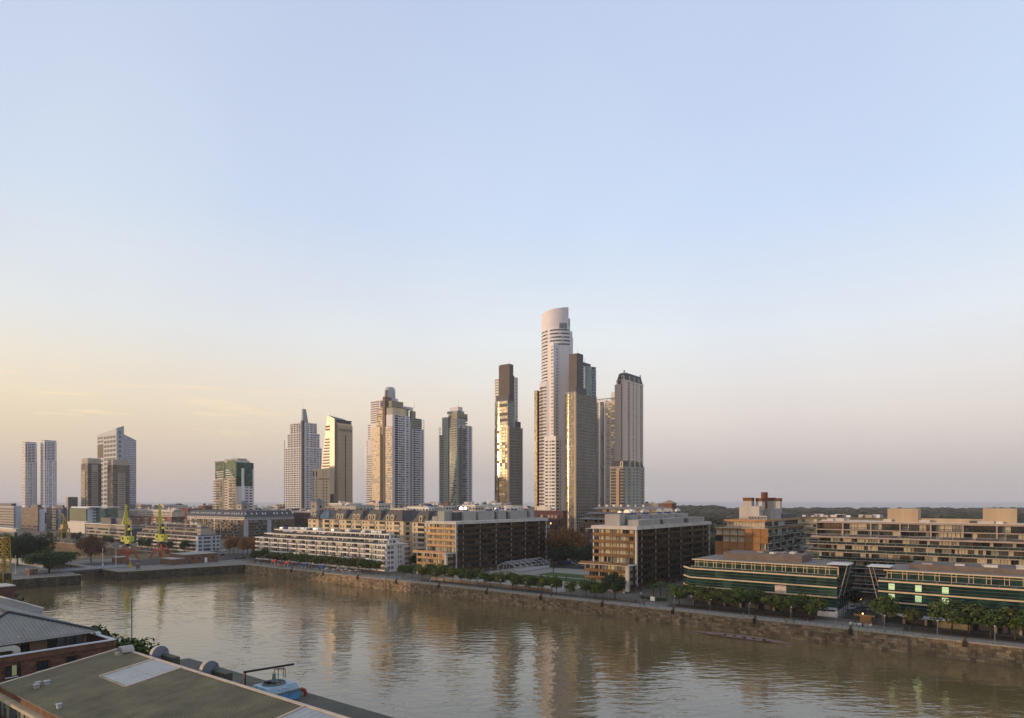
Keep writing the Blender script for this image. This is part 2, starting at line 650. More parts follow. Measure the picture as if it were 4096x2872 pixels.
style('b_black', s_bars, [black])
style('b_steel', s_bars, [steel])
style('a_dorm', s_arch, [cream, g_dark])
style('f_bronze', s_fin, [bronze])
style('f_conc', s_fin, [conc_pale])
style('f_white', s_fin, [white])
TOWER_MIX = ['i_dark', 'i_dark', 'i_mid', 'i_mid', 'i_mirror', 'i_curt']
FLAT_MIX = ['p_dark', 'p_mid', 'p_mid', 'p_curt3', 'p_dark']
HOME_MIX = ['d_wcurt', 'd_wcurt3', 'd_white', 'd_wmid', 'd_white', 'd_wmid']
BZ_MIX = ['d_bz', 'd_bz', 'd_bz', 'd_bz5', 'd_bz', 'd_bz2', 'd_bz', 'd_bz5']

# ---------------------------------------------------------------- ground, water, sea
def sheet(name, polys, z, mat, world=False, **props):
    mb = MB()
    for poly in polys:
        pts = [(x, y, z) if world else wxy(x, y) + (z,) for x, y in poly]
        a = sum(pts[i][0] * pts[(i + 1) % len(pts)][1] - pts[(i + 1) % len(pts)][0] * pts[i][1] for i in range(len(pts)))
        mb.face(pts if a > 0 else pts[::-1])
    return put(mb, name, mat, **(props or {'kind': 'structure'}))

far_land = [wxy(-4000, 240), wxy(-520, 240), wxy(-386, 240), wxy(90, 240), wxy(600, 240), (3000, 400), (3000, 2650), (-3024, 2650)]
sheet('ground', [far_land], 0, earth, True)
sheet('quay_pavement', [[(-386, 228), (600, 228), (600, 240), (-386, 240)], [(-520, 162), (-401, 162), (-386, 228), (-386, 240), (-520, 240)]], 0, paving)
sheet('west_bank', [[(-412, -400), (700, -400), (700, 68), (-412, 68)], [(-520, -400), (-412, -400), (-412, 68), (-402, 143), (-520, 143)],
                    [(-1500, -400), (-520, -400), (-520, 80), (-1500, 80)]], 0, paving)

wm = bpy.data.materials.new('dock_water')
wm.use_nodes = True
t = wm.node_tree
b = t.nodes['Principled BSDF']
b.inputs['Roughness'].default_value = .05
b.inputs['IOR'].default_value = 1.5
b.inputs['Specular IOR Level'].default_value = .75
g = t.nodes.new('ShaderNodeNewGeometry')

def wnoise(scale, sx, sy, rot, detail=2, rough=.5):
    m = t.nodes.new('ShaderNodeMapping')
    m.inputs['Rotation'].default_value = (0, 0, rot)
    m.inputs['Scale'].default_value = (sx, sy, 1)
    t.links.new(g.outputs['Position'], m.inputs[0])
    n = t.nodes.new('ShaderNodeTexNoise')
    n.inputs['Scale'].default_value = scale
    n.inputs['Detail'].default_value = detail
    n.inputs['Roughness'].default_value = rough
    t.links.new(m.outputs[0], n.inputs[0])
    return n.outputs[0]

h1 = wnoise(.34, .55, 1.25, .12, 2, .5)
h2 = wnoise(.95, .6, 1.2, -.25, 2, .5)
h3 = wnoise(.035, 1, 1, .4, 2, .5)
hh = math_node(t, 'ADD', math_node(t, 'MULTIPLY', h1, 1.0), math_node(t, 'MULTIPLY', h2, .16))
gust = mapr(t, h3, .32, .66)
hh = math_node(t, 'MULTIPLY', hh, math_node(t, 'ADD', math_node(t, 'MULTIPLY', gust, .7), .55))
bn = t.nodes.new('ShaderNodeBump')
bn.inputs['Strength'].default_value = 1
bn.inputs['Distance'].default_value = .15
t.links.new(hh, bn.inputs['Height'])
t.links.new(bn.outputs[0], b.inputs['Normal'])
t.links.new(ramp(t, wnoise(.02, 1, 1, 0, 4, .6), [(.3, (.125, .090, .040)), (.7, (.165, .120, .056))]), b.inputs['Base Color'])
sheet('water', [[(-1600, 40), (900, 40), (900, 246), (-1600, 246)]], -5.3, wm)

sm = M('sea_water', (.10, .12, .145), .3, .1, .002, spec=.5)
sheet('sea', [[(-15000, 2600), (15000, 2600), (15000, 15000), (-15000, 15000)]], -5.0, sm, True)

# air
hz = bpy.data.materials.new('haze')
hz.use_nodes = True
ht = hz.node_tree
ht.nodes.clear()
out = ht.nodes.new('ShaderNodeOutputMaterial')
vol = ht.nodes.new('ShaderNodeVolumePrincipled')
vol.inputs['Color'].default_value = (.88, .90, .97, 1)
vol.inputs['Density'].default_value = 7e-5
vol.inputs['Anisotropy'].default_value = 0.0
ht.links.new(vol.outputs[0], out.inputs['Volume'])
mb = MB()
mb.box(-15500, 15500, -500, 15800, -7.0, 272)
put(mb, 'haze', hz, kind='stuff')

# ---------------------------------------------------------------- strips on the ground
sheet('promenade', [[(-386, 229.3), (120, 229.3), (120, 233.2), (-386, 233.2)]], .012, paving_pale)
sheet('planting_strip', [[(-241, 233.6), (-118, 233.6), (-118, 239.5), (-241, 239.5)], [(-108, 234.2), (-56, 234.2), (-56, 242), (-108, 242)],
                         [(-30, 234), (90, 234), (90, 243), (-30, 243)]], .012, soil)
sheet('garden_path', [[(-238, 241), (-160, 241), (-160, 330), (-238, 330)]], .02, paving_pale)
sheet('road', [[(-470, 166), (-428, 166), (-420, 236), (-420, 300), (-470, 300)], [(-390, 246), (-420, 246), (-420, 275), (-395, 275)],
               [(-420, 268), (-160, 344), (-160, 356), (-420, 282)], [(-49.5, 246), (-40, 246), (-40, 292), (-49.5, 292)]], .02, asphalt)
sheet('grass', [[(-519, 163), (-496, 163), (-496, 239), (-519, 239)], [(-496, 205), (-470, 205), (-470, 239), (-496, 239)]], .03, drygrass)
for poly in ([(-212, 268), (-163, 268), (-163, 288), (-212, 288)], [(-208, 291), (-163, 291), (-163, 306), (-208, 306)], [(-186, 309), (-164, 309), (-164, 318), (-186, 318)]):
    sheet('lawn', [poly], .05, lawnm)
sheet('roundabout', [[(-402 + 11 * math.cos(a * .524), 262 + 9 * math.sin(a * .524)) for a in range(12)]], .06, M('dry_soil', (.24, .16, .09), .95, .2, .5, fine=.2))

# ---------------------------------------------------------------- quay walls of stone
st_tones = [M('quay_stone_%s' % n, c, .9, .28, .35, streak=True, fine=.4, rust=((.06, .048, .03), .3, .56), bump=.5)
            for n, c in (('sandy', (.37, .275, .165)), ('brown', (.26, .185, .11)), ('dark', (.17, .125, .08)))]
mossy = [M('mossy_stone_%s' % n, c, .92, .3, .35, streak=True, fine=.4, bump=.5) for n, c in (('grey', (.10, .085, .06)), ('dark', (.06, .056, .036)), ('brown', (.115, .085, .055)))]
mortar = M('mortar', (.07, .05, .032), .95, .3, .6)
coping_m = M('coping_stone', (.38, .325, .25), .85, .2, .6, streak=False, fine=.3)
for i, m in enumerate(st_tones):
    for d in (.05, .12, .19):
        style('st%d_%d' % (i, d * 100), lambda mb, w, h, d=d: mb.box(.02, w - .02, -d, .1, .02, h - .02), [m])
for i, m in enumerate(mossy):
    style('mo%d' % i, lambda mb, w, h: mb.box(.02, w - .02, -.12, .1, .02, h - .02), [m])
style('cope', lambda mb, w, h: mb.box(.01, w - .01, -.22, .9, 0, h), [coping_m])

def quay(label, p, q, ln, ang, styles, weights):
    w = Bld('quay_wall', label, 'quay wall', p, q, ln, 1, rz=ROT + ang)
    w.box('wall_core', mortar, 0, ln, 0, 3, -8, -.02)
    z = -6.2
    while z < -.5:
        h = RN.choice((.72, .8, .9))
        h = min(h, -.36 - z)
        x = -RN.random()
        while x < ln:
            wd = RN.choice((1.0, 1.3, 1.6, 2.0))
            if x + wd > ln:
                wd = max(.4, ln - x)
            if x >= 0:
                w.piece('stone', w.FW, x, z, wd, h, RN.choices(styles, weights)[0])
            x += wd
        z += h
    n = int(ln / 2.2)
    for k in range(n):
        w.piece('coping_stone', w.FW, k * ln / n, -.36, ln / n, .38, 'cope')
    w.finish()
    return w

quay('long sandy brown stone quay wall under the promenade on the far side of the dock', -386, 228, 476, 0,
     ['st0_5', 'st0_12', 'st1_5', 'st1_12', 'st1_19', 'st2_5', 'st2_12'], [3, 3, 4, 4, 2, 2, 2])
quay('dark mossy stone wall along the end of the dock below the plaza with the cranes', -401, 162, 67.7, math.atan2(66, 15), ['mo0', 'mo1', 'mo2'], [3, 3, 2])
quay('dark stone wall under the umbrella shaped tree left of the footbridge', -412, 60, 83.6, math.atan2(83, 10), ['mo0', 'mo1', 'mo2'], [3, 4, 2])
quay('dark stone side wall of the narrow channel under the footbridge', -519, 162, 118, 0, ['mo0', 'mo1', 'mo2'], [3, 3, 2])
quay('brown stone wall of the farther dock seen between the trees', -1100, 240, 580, 0, ['st1_5', 'st2_5', 'mo2'], [3, 3, 2])

# ---------------------------------------------------------------- the wooded reserve on the coast
def blob_forest(name, n, area, rad, hgt, mat, seed, base=0.0):
    r = random.Random(seed)
    base_bm = []
    import bmesh
    bm = bmesh.new()
    bmesh.ops.create_icosphere(bm, subdivisions=2, radius=1)
    vs = [v.co.copy() for v in bm.verts]
    fs = [tuple(v.index for v in f.verts) for f in bm.faces]
    bm.free()
    mb = MB()
    for k in range(n):
        x, y = area(r)
        R = r.uniform(*rad)
        hh = r.uniform(*hgt)
        i = len(mb.v)
        ph = [r.uniform(0, 6.28) for _ in range(3)]
        for c in vs:
            w = 1 + .22 * math.sin(4 * c.x + ph[0]) * math.sin(4 * c.y + ph[1]) + .16 * math.sin(7 * c.z + 5 * c.x + ph[2])
            mb.v.append((x + c.x * R * w, y + c.y * R * w, base + hh * .5 + c.z * hh * .55 * w))
        mb.f.extend(tuple(i + j for j in f) for f in fs)
        mb.m.extend([0] * len(fs))
    return put(mb, name, mat, kind='stuff')

forest_m = M('reserve_foliage', (.062, .058, .034), .95, .5, .012, spec=.05, fine=.55)
forest_m2 = M('reserve_foliage_green', (.05, .058, .026), .95, .4, .03, spec=.05, fine=.55)

def coast(r):
    y = r.uniform(1150, 2620)
    return (r.uniform(-.80, .82) * y, y)

blob_forest('forest', 3400, coast, (9, 22), (6, 12.5), forest_m, 5)
blob_forest('woods', 260, lambda r: (lambda y: (r.uniform(.28, .82) * y, y))(r.uniform(620, 1150)), (5, 10), (6, 13), forest_m2, 8)
blob_forest('treetops', 90, lambda r: (lambda y: (r.uniform(.17, .31) * y, y))(r.uniform(2250, 2500)), (16, 30), (14, 21), forest_m2, 9)
# ================================================================ the towers
def tower(name, label, uL, uC, uR, t, cat='tower', **kw):
    pC, qC = spot(uC, t)
    pL = on_q(uL, qC)[0]
    qR = on_p(uR, pC)[0]
    b = Bld(name, label, cat, pL, qC, pC - pL, qR - qC, **kw)
    b.t = t
    b.pC = pC
    return b

def ux(b, u, y=0.0):
    return on_q(u, b.q + y)[0] - b.p

def uy(b, u, x=None):
    return on_p(u, b.p + (b.W if x is None else x))[0] - b.q

def cols(b, face, ln, z0, z1, nz, spec, name='window', d=0.0):
    """columns of windows: (from, to, styles, height share, count)"""
    ch = (z1 - z0) / nz
    for s0, s1, st, fh, n in spec:
        w = (s1 - s0) * ln / n
        for k in range(nz):
            for i in range(n):
                b.piece(name, face, s0 * ln + w * (i + .06), z0 + ch * (k + .5 - fh / 2), w * .88, ch * fh, st, d)

def mast(b, x, y, z, h, r=.18):
    mb = MB()
    mb.tube((x, y, z), (x, y, z + h), r, r * .5, 5)
    b.part('antenna', mb, steel)

def roofstuff(b, x0, x1, y0, y1, z, n, mats, hmax=2.6):
    for k in range(n):
        w, d, h = RN.uniform(1.5, 4), RN.uniform(1.5, 4), RN.uniform(.9, hmax)
        x, y = RN.uniform(x0, max(x0 + .1, x1 - w)), RN.uniform(y0, max(y0 + .1, y1 - d))
        b.box('roof_unit', RN.choice(mats), x, x + w, y, y + d, z, z + h)

# --- the pair of slim pale towers at the far left
for lab, uL, uC, uR, vt in (('slim pale tower at the far left edge of the skyline, lower of the matching pair', 86, 101, 148, 1770),
                            ('slim pale tower at the far left, taller right one of the matching pair', 162, 178, 227, 1763)):
    b = tower('residential_tower', lab, uL, uC, uR, 1500, group='pair of slim pale towers at the far left')
    zt = zat(vt, 1500)
    b.box('wall', lilac, 0, b.W, 0, b.D, 0, zt)
    b.box('parapet', darkgrey, 1, b.W - 1, 1, b.D - 1, zt, zt + 1.6)
    nz = round((zt - 28) / 3.5)
    cols(b, b.FW, b.W, 28, zt - 2, nz, [(.04, .96, ['i_mid', 'i_dark', 'i_mirror'], .42, 3)])
    n2 = int(nz * .3)
    ch = (zt - 30) / nz
    cols(b, b.FS, b.D, 28, zt - 2 - n2 * ch, nz - n2, [(.02, .10, 'p_dark', .55, 1), (.2, .3, TOWER_MIX, .5, 1), (.36, .6, TOWER_MIX, .55, 2), (.7, .8, TOWER_MIX, .5, 1), (.9, .98, 'p_mid', .7, 1)])
    cols(b, b.FS, b.D, zt - 2 - n2 * ch, zt - 2, n2, [(.02, .14, 'p_dark', .9, 1), (.2, .84, ['p_dark', 'p_mid'], .55, 2)])
    mast(b, b.W * .4, b.D * .5, zt, 12)
    b.finish()

# --- tower with the slanting roof
b = tower('office_tower', 'tall hazy blue grey office tower with a slanting roof behind two brown towers', 388, 466, 545, 1180)
z1, z2, z3, z4, z5 = (zat(v, 1180) for v in (1730, 1712, 1701, 1735, 1756))
y1 = uy(b, 496)
mb = MB()
mb.prism([(0, 0), (b.W, 0), (b.W, y1), (0, y1)], 0, [z1, z2, z3, z1 + 3])
b.part('wall', mb, M('haze_tinted_panel', (.33, .35, .40), .5, .07, .1))  # distance haze is put into the panel's bluish colour
mb = MB()
mb.prism([(2, y1), (b.W, y1), (b.W, b.D), (2, b.D)], 0, [z4, z4, z5, z5])
b.part('glazed_side', mb, G('haze_tinted_glass', (.22, .25, .31), .5, .12))  # haze is part of this glass colour too
nz = round((z1 - 30) / 8.2)
cols(b, b.FW, b.W, 30, z1 - 3, nz, [(.36, .97, ['p_blue', 'p_mid', 'p_blue'], .62, 4)])
zr0, zr1 = zat(1826, 1180), zat(1770, 1180)
n_lo = round((zr0 - 30) / 8.2)
cols(b, b.FW, b.W, 30, zr0 - 2, n_lo, [(.03, .34, ['p_blue', 'p_mid'], .62, 2)])
cols(b, b.FW, b.W, zr1 + 2, z1 - 3, max(1, round((z1 - zr1 - 5) / 8.2)), [(.03, .34, ['p_blue', 'p_mid'], .62, 2)])
b.piece('recess_shade_panel', b.FW, .03 * b.W, zr0, .31 * b.W, zr1 - zr0, 'p_dark')  # flat dark panel; the recess's shade is put into its colour
cols(b, b.FS, y1, 30, z2 - 3, nz, [(.3, .62, ['p_blue', 'p_mid'], .55, 1)])
mb = MB()
k = 34.0
while k < z5 - 2:
    mb.fbox(b.FS, y1 + .5, b.D - .5, k, k + .5, 0, .25)
    k += 4.1
b.part('floor_lines', mb, steel, kind='stuff')
b.finish()

# --- two brown towers in front of it
for lab, uL, uC, uR, vt, wtop in (('brown tower with a pale top band, left of the pair before the slanting tower', 325, 351, 406, 1832, 1853),
                                  ('brown tower with a pale top band, right of the pair before the slanting tower', 430, 451, 519, 1838, 1859)):
    b = tower('residential_tower', lab, uL, uC, uR, 1010, group='pair of brown towers before the slanting tower')
    zt, zb = zat(vt, 1010), zat(wtop, 1010)
    b.box('wall', brown, 0, b.W, 0, b.D, 0, zb)
    b.box('crown', beigegrey, .6, b.W - .6, .6, b.D - .6, zb, zt)
    b.box('corner_panel', tan, .12 * b.W, .62 * b.W, -.6, 1, 0, zb - 10)
    b.box('centre_panel', beigegrey, b.W - 1, b.W + .6, .30 * b.D, .72 * b.D, 0, zb - (2 if uL < 400 else 12))
    nz = round((zb - 24) / 3.1)
    cols(b, b.FW, b.W, 24, zb, nz, [(.66, .98, ['p_curt3', 'p_mid', 'p_dark'], .5, 2)])
    cols(b, (0, -.6, 0), b.W, 24, zb - 10, nz - 3, [(.16, .58, TOWER_MIX, .45, 2)])
    cols(b, b.FS, b.D, 24, zb, nz, [(.02, .27, ['p_dark', 'p_dark', 'p_blue'], .62, 1), (.76, .97, ['p_dark', 'p_blue'], .62, 1)])
    cols(b, (b.W + .6, 0, math.pi / 2), b.D, 24, zb - 12, nz - 4, [(.33, .69, ['i_dark', 'i_dark', 'i_mid'], .45, 3)])
    cols(b, b.FW, b.W, 24, zb - 5, nz - 2, [(.0, .11, 'r_grey', .3, 1), ], 'balcony_railing', d=.9)
    cols(b, b.FS, b.D, 24, zb - 5, nz - 2, [(.9, 1.0, 'r_grey', .3, 1), ], 'balcony_railing', d=.9)
    mast(b, b.W * .5, b.D * .4, zt, 6)
    b.finish()

# --- squat green-topped tower
b = tower('apartment_tower', 'shorter apartment tower with dark green glass top floors and white projecting slabs', 859, 946, 1014, 760)
t_ = 760
zt, zg, zw = zat(1848, t_), zat(1912, t_), zat(1945, t_)
b.box('wall', pinkish, 0, b.W, 0, b.D, 0, zg)
b.box('glass_top', g_green2, .4, b.W - .3, .4, b.D - .3, zg, zt)
b.box('side_wall', lilac, b.W - 2, b.W + .4, .1 * b.D, b.D, 0, zw)
b.box('side_glass', g_green, b.W - 2, b.W + .3, 0, b.D, zw, zt - .5)
b.box('penthouse', greygreen, b.W * .3, b.W * .9, b.D * .2, b.D * .75, zt, zat(1832, t_))
b.box('penthouse_wing', offwhite, b.W * .15, b.W * .95, b.D * .1, b.D * .85, zt, zat(1840, t_))
b.box('white_fin', white, b.W + .3, b.W + 1.0, .27 * b.D, .42 * b.D, 8, zat(1872, t_))
b.box('white_fin', white, b.W + .3, b.W + .9, .93 * b.D, 1.0 * b.D, 8, zat(1874, t_))
nz = round((zg - 14) / 3.05)
cols(b, b.FW, b.W, 14, zg, nz, [(.46, .60, ['w_dark_m', 'w_dark'], .42, 3)])
cols(b, b.FW, b.W, 14, zg, nz, [(.06, .38, ['d_curt', 'd_mid', 'd_curt3'], .62, 2), (.66, .97, ['d_mid', 'd_curt3', 'd_curt'], .62, 2)], 'balcony_door')
cols(b, b.FW, b.W, 12.6, zg - 1.4, nz, [(-.06, .38, 'r_green', .34, 1), (.66, 1.0, 'r_green', .34, 1)], 'balcony_railing', d=1.5)
mb = MB()
for k in range(nz + 1):
    z = 14 + (zg - 14) / nz * k - 1.5
    mb.fbox(b.FW, -.06 * b.W, .38 * b.W, z, z + .25, 0, 1.6)
    mb.fbox(b.FW, .66 * b.W, 1.0 * b.W, z, z + .25, 0, 1.6)
    mb.fbox(b.FS, b.D * .98, b.D * 1.04, z, z + .5, -1, 1.2)
b.part('balcony_slabs', mb, white, kind='stuff')
b.box('gap_shade_strip', black, .40 * b.W, .445 * b.W, -.05, .3, 8, zg)  # black strip standing proud, coloured as the shade of a gap
cols(b, (b.W + .4, 0, math.pi / 2), b.D, 12, zw, round((zw - 12) / 3.05), [(.50, .68, ['p_dark', 'p_mid'], .42, 1), (.74, .92, ['p_dark', 'p_mid'], .42, 1)])
for k, v in enumerate((1886, 1894, 1903, 1913)):
    z = zat(v, t_)
    b.box('projecting_slab', white, (.12 + .02 * k) * b.W, .46 * b.W, -1.6, 1, z, z + .8)
    b.box('projecting_slab', white, .56 * b.W, (.74 + .06 * k) * b.W, -1.6, 1, zat(v - 5, t_), zat(v - 5, t_) + .8)
cols(b, (0, .4, 0), b.W, zg, zt, 9, [(.0, .36, ['p_green2', 'p_green'], .8, 4), (.42, .5, 'p_green', .9, 1), (.55, .99, ['p_green2', 'p_teal', 'p_green2'], .8, 5)], 'glass_panel')
cols(b, (b.W + .3, 0, math.pi / 2), b.D, zw, zt - .5, 13, [(.01, .25, ['p_green', 'p_green'], .85, 2), (.45, .92, ['p_green', 'p_green', 'p_green2'], .85, 4)], 'glass_panel')
for s in (.0, .55):
    mb = MB()
    mb.fbox((0, .2, 0), s * b.W, (s + .36) * b.W, zt, zt + 2.2, 0, .1)
    b.part('glass_parapet', mb, g_green2)
mast(b, b.W * .55, b.D * .4, zat(1832, t_), 8, .12)
mast(b, b.W * .62, b.D * .4, zat(1832, t_), 8, .12)
b.finish()

# --- white stepped tower with a dark central slot
b = tower('stepped_tower', 'white stepped tower with a dark vertical slot and a tapering grey crown', 1141, 1209, 1287, 940)
t_ = 940
zs = [zat(v, t_) for v in (1787, 1730, 1688)]
ins = [0, .07, .16]
for k, (z, f) in enumerate(zip(zs, ins)):
    x0, y1 = f * b.W * 1.6, b.D * (1 - f * 1.5)
    b.box('tier', lilac, x0, b.W - (.25 * k), .25 * k, y1, 0 if k == 0 else zs[k - 1] - 20 * (k > 0), z)
for x, f in ((.30, .62), ):
    pass
b.box('slot', darkgrey, b.W - 3.2, b.W + .25, -.25, 3.4, 0, zs[2] + 2)
for s in (.02, .17, .34, .50, .66, .80):
    b.box('rib', white, s * b.W + .4, s * b.W + 1.3, -.5, .5, 0, zs[0 if s < .1 else 1 if s < .2 else 2] - 3)
for s in (.16, .34, .52, .70, .86):
    b.box('rib', lilac, b.W - .5, b.W + .5, s * b.D, s * b.D + 1.1, 0, zs[2 if s < .7 else 1 if s < .8 else 0] - 3)
nz = round((zs[0] - 20) / 3.1)
zz = [20] + zs
for k in range(3):
    n = max(2, round((zz[k + 1] - zz[k]) / 3.15))
    f = ins[k] * 1.6
    cols(b, (0, .25 * k, 0), b.W, zz[k], zz[k + 1] - 1, n, [(max(f, .0) + .01, .9, ['p_dark', 'p_mid', 'p_dark'], .48, 7 if k < 2 else 6)])
    cols(b, (b.W - .25 * k, 0, math.pi / 2), b.D, zz[k], zz[k + 1] - 1, n, [(.2, 1 - ins[k] * 1.5 - .02, ['p_dark', 'p_mid', 'p_dark', 'p_curt3'], .48, 6 if k < 2 else 5)])
cols(b, (0, 0, 0), b.W, 20, zs[0] + 12, nz + 3, [(-.05, .0, ['p_green2', 'p_mid'], .8, 1)], 'bay_window', d=.5)
mb = MB()
xa, xb, ya, yb = ux(b, 1203), b.W + .1, .5, uy(b, 1233)
zc = zat(1635, t_)
mb.prism([(xa, ya), (xb, ya), (xb, yb), (xa, yb)], zs[2], zs[2] + .1)
i = len(mb.v)
for (x, y), (x2, y2) in zip([(xa, ya), (xb, ya), (xb, yb), (xa, yb)], [(xa + .5, ya + .8), (xb - .3, ya + .8), (xb - .3, yb - 3.6), (xa + .5, yb - 3.6)]):
    mb.v.append((x, y, zs[2] + .1))
    mb.v.append((x2, y2, zc))
for k in range(4):
    j = (k + 1) % 4
    mb.f.append((i + 2 * k, i + 2 * j, i + 2 * j + 1, i + 2 * k + 1))
    mb.m.append(0)
mb.f.append((i + 1, i + 3, i + 5, i + 7))
mb.m.append(0)
b.part('crown', mb, M('blue_grey_metal', (.26, .28, .32), .5, .08, .2))
mast(b, b.W - 4, 4, zc, 14)
b.finish()

# --- slanting tan hotel tower with its low front block
b = tower('hotel_tower', 'tan stone tower with a slanting left edge, sunlit gold side and lettering near the top', 1262, 1338, 1407, 800)
t_ = 800
xb, xt = ux(b, 1257), ux(b, 1309)
zp, zc, zr = zat(1656, t_), zat(1671, t_), zat(1679, t_)
zt = zat(1698, t_)
mb = MB()
# the west face is a leaning quadrilateral, the wedge runs back
f0 = [(xb, 0, 0), (b.W, 0, 0), (b.W, 0, zc - 1), (xt, 0, zp)]
f1 = [(xb, b.D, 0), (b.W, b.D, 0), (b.W, b.D, zr - 2), (xt, b.D, zp - 3)]
mb.face(f0)
mb.face(f1[::-1])
mb.face([f0[1], f1[1], f1[2], f0[2]], 0)
mb.face([f0[3], f0[2], f1[2], f1[3]], 1)
mb.face([f0[0], f0[3], f1[3], f1[0]], 0)
b.part('wall', mb, [M('sun_gilded_stone', (.62, .48, .28), .38, .07, .1, streak=True, spec=.6), slate])  # the low sun's gold is put into the stone's base colour
b.box('front_panel', tan, b.W, b.W + 1.6, .16 * b.D, b.D, 0, zt)
b.box('side_strip', M('dark_tan_stone', (.20, .16, .13), .7, .1, .1), b.W, b.W + .5, 0, .12 * b.D, 0, zt + 4)
b.box('glazed_slot', g_dark, b.W + 1.55, b.W + 1.7, .56 * b.D, .605 * b.D, 10, zat(1737, t_))
b.box('louvre_band', darkgrey, b.W - .4, b.W + .3, .08 * b.D, .95 * b.D, zat(1690, t_), zat(1677, t_))
b.box('roof_slab', slate, b.W - .4, b.W + .5, 0, b.D, zat(1677, t_), zr - .6)
for k in range(24):
    z = 22 + k * (zt - 22) / 24
    b.piece('joint', (b.W + 1.6, 0, math.pi / 2), .17 * b.D, z, .38 * b.D, .14, 'p_black')
    b.piece('joint', (b.W + 1.6, 0, math.pi / 2), .62 * b.D, z, .36 * b.D, .14, 'p_black')
for k, v in enumerate((1758, 1770, 1782, 1794, 1806, 1818, 1830, 1842, 1854, 1866)):
    z = zat(v, t_)
    lean = xb + (xt - xb) * z / zp
    x1 = ux(b, 1319)
    n = 5 + k // 3
    x0 = lean + 1.2
    w = (x1 - x0) / n
    b.piece('window', b.FW, x0, z + .9, x1 - x0, 1.0, 'p_black')
    for i in range(n):
        b.piece('window', b.FW, x0 + i * w + .1, z - .2, w * .7, 1.2, ['p_dark', 'p_curt4'])
for v in (1699, 1711):
    b.piece('louvre', b.FW, ux(b, 1302), zat(v + 8, t_), ux(b, 1320) - ux(b, 1302), 2.2, 'p_curt4')
for k in range(15):
    z = zat(1945 + k * 6, t_)
    if z > 8:
        b.piece('glazing', b.FW, ux(b, 1321), z, ux(b, 1335) - ux(b, 1321), 1.5, ['p_dark', 'p_mid'])

def sign(b, text, face, s0, z, size, mat, ln, d=.12, bold=.03):
    cu = bpy.data.curves.new('lettering', 'FONT')
    cu.body = text
    cu.size = size
    cu.extrude = .06
    cu.offset = bold
    cu.materials.append(mat)
    o = add_obj('lettering', cu, b.o)
    ox, oy, a = face
    c, sn = math.cos(a), math.sin(a)
    o.location = (ox + s0 * c + d * sn, oy + s0 * sn - d * c, z)
    o.rotation_euler = (math.pi / 2, 0, a)
    bpy.context.view_layer.update()
    me = bpy.data.meshes.new_from_object(o.evaluated_get(bpy.context.evaluated_depsgraph_get()))
    m2 = add_obj('lettering', me, b.o, o.location.copy())
    m2.rotation_euler = o.rotation_euler
    if o.dimensions.x > 0:
        m2.scale = (ln / o.dimensions.x, 1, 1)
    bpy.data.objects.remove(o)
    return m2

sign(b, 'ALVEAR ICON', (b.W + 1.6, 0, math.pi / 2), .19 * b.D, zat(1723, t_), 4.3, darkgrey, .78 * b.D)
b.finish()

b = tower('hotel_block', 'lower tan block with square windows and lettering at the foot of the slanting tower', 1252, 1319, 1336, 775)
t_ = 775
zt = zat(1873, t_)
b.box('wall', M('warm_tan_stone', (.55, .44, .30), .7, .08, .12, streak=True), 0, b.W, 0, b.D, 0, zt)
b.box('glass_side', g_dark, b.W - .5, b.W + .15, .12 * b.D, b.D * .95, 0, zt - 30)
for u0 in (1252.5, 1264):
    b.piece('window', b.FW, ux(b, u0), zat(1904, t_), 2.1, 6.2, 'p_dark')
for u0 in (1292, 1304):
    b.piece('window', b.FW, ux(b, u0), zat(1904, t_), .6, 6.2, 'p_dark')
for k in range(10):
    z = zat(1918 + k * 11.7, t_)
    for u0 in (1252.5, 1264):
        b.piece('window', b.FW, ux(b, u0), z, 2.0, 1.7, ['i_dark', 'i_dark', 'i_mid'])
    if k > 0:
        for u0 in (1292, 1304):
            b.piece('window', b.FW, ux(b, u0), z, 2.2, 1.7, ['i_dark', 'i_dark', 'i_mid'])
sign(b, 'ALVEAR ICON', b.FW, ux(b, 1275), zat(1918, t_), 2.6, darkgrey, ux(b, 1317) - ux(b, 1275))
b.finish()

# --- the broad stepped tower, sunset gold painted into its west strips
def olive_tower(b, t_, W, D, tops, gold, big):
    """shared language of the two olive and white towers"""
    pass

b = tower('apartment_tower', 'broad pale apartment tower with stepped roofs, sunset gold glass strips and a rounded crown', 1453, 1570, 1697, 850)
t_ = 850
xs = lambda u: ux(b, u)
ys = lambda u: uy(b, u)
zl = [zat(v, t_) for v in (1750, 1685, 1592)]
b.box('north_wing', lilac, 0, xs(1478), 6, b.D * .6, 0, zl[0])
b.box('north_wing', lilac, xs(1459), xs(1490), 5, b.D * .62, zl[0] - 20, zl[1])
b.box('north_wing', lilac, xs(1472), xs(1512), 4, b.D * .64, zl[1] - 20, zl[2])
zc1, zc2 = zat(1703, t_), zat(1628, t_)
b.box('bay', cream, xs(1492), xs(1523), -1.5, 20, 0, zc1)
b.box('bay', cream, xs(1505), xs(1529), .4, 20, zc1 - 10, zc2)
b.box('bay', cream, xs(1541), b.W - .1, 0, 24, 0, zat(1704, t_))
b.box('bay', cream, xs(1545), b.W - .1, .8, 24, zat(1704, t_) - 8, zc2)
b.box('recess', olive, xs(1512), xs(1545), 4, 26, 0, zat(1618, t_))
b.box('fin', brown, xs(1532), xs(1541), -.6, 14, 0, zat(1582, t_))
zs1, zs2, zs3 = zat(1657, t_), zat(1628, t_), zat(1600, t_)
ya, yb_, yc, yd = 0, ys(1640), ys(1652), b.D
b.box('south_wing', lilac, xs(1545), b.W, 0, yb_, 0, zs1)
b.box('penthouse', greygreen, xs(1548), b.W - 1, .5, yb_ - 1.5, zs1, zs2)
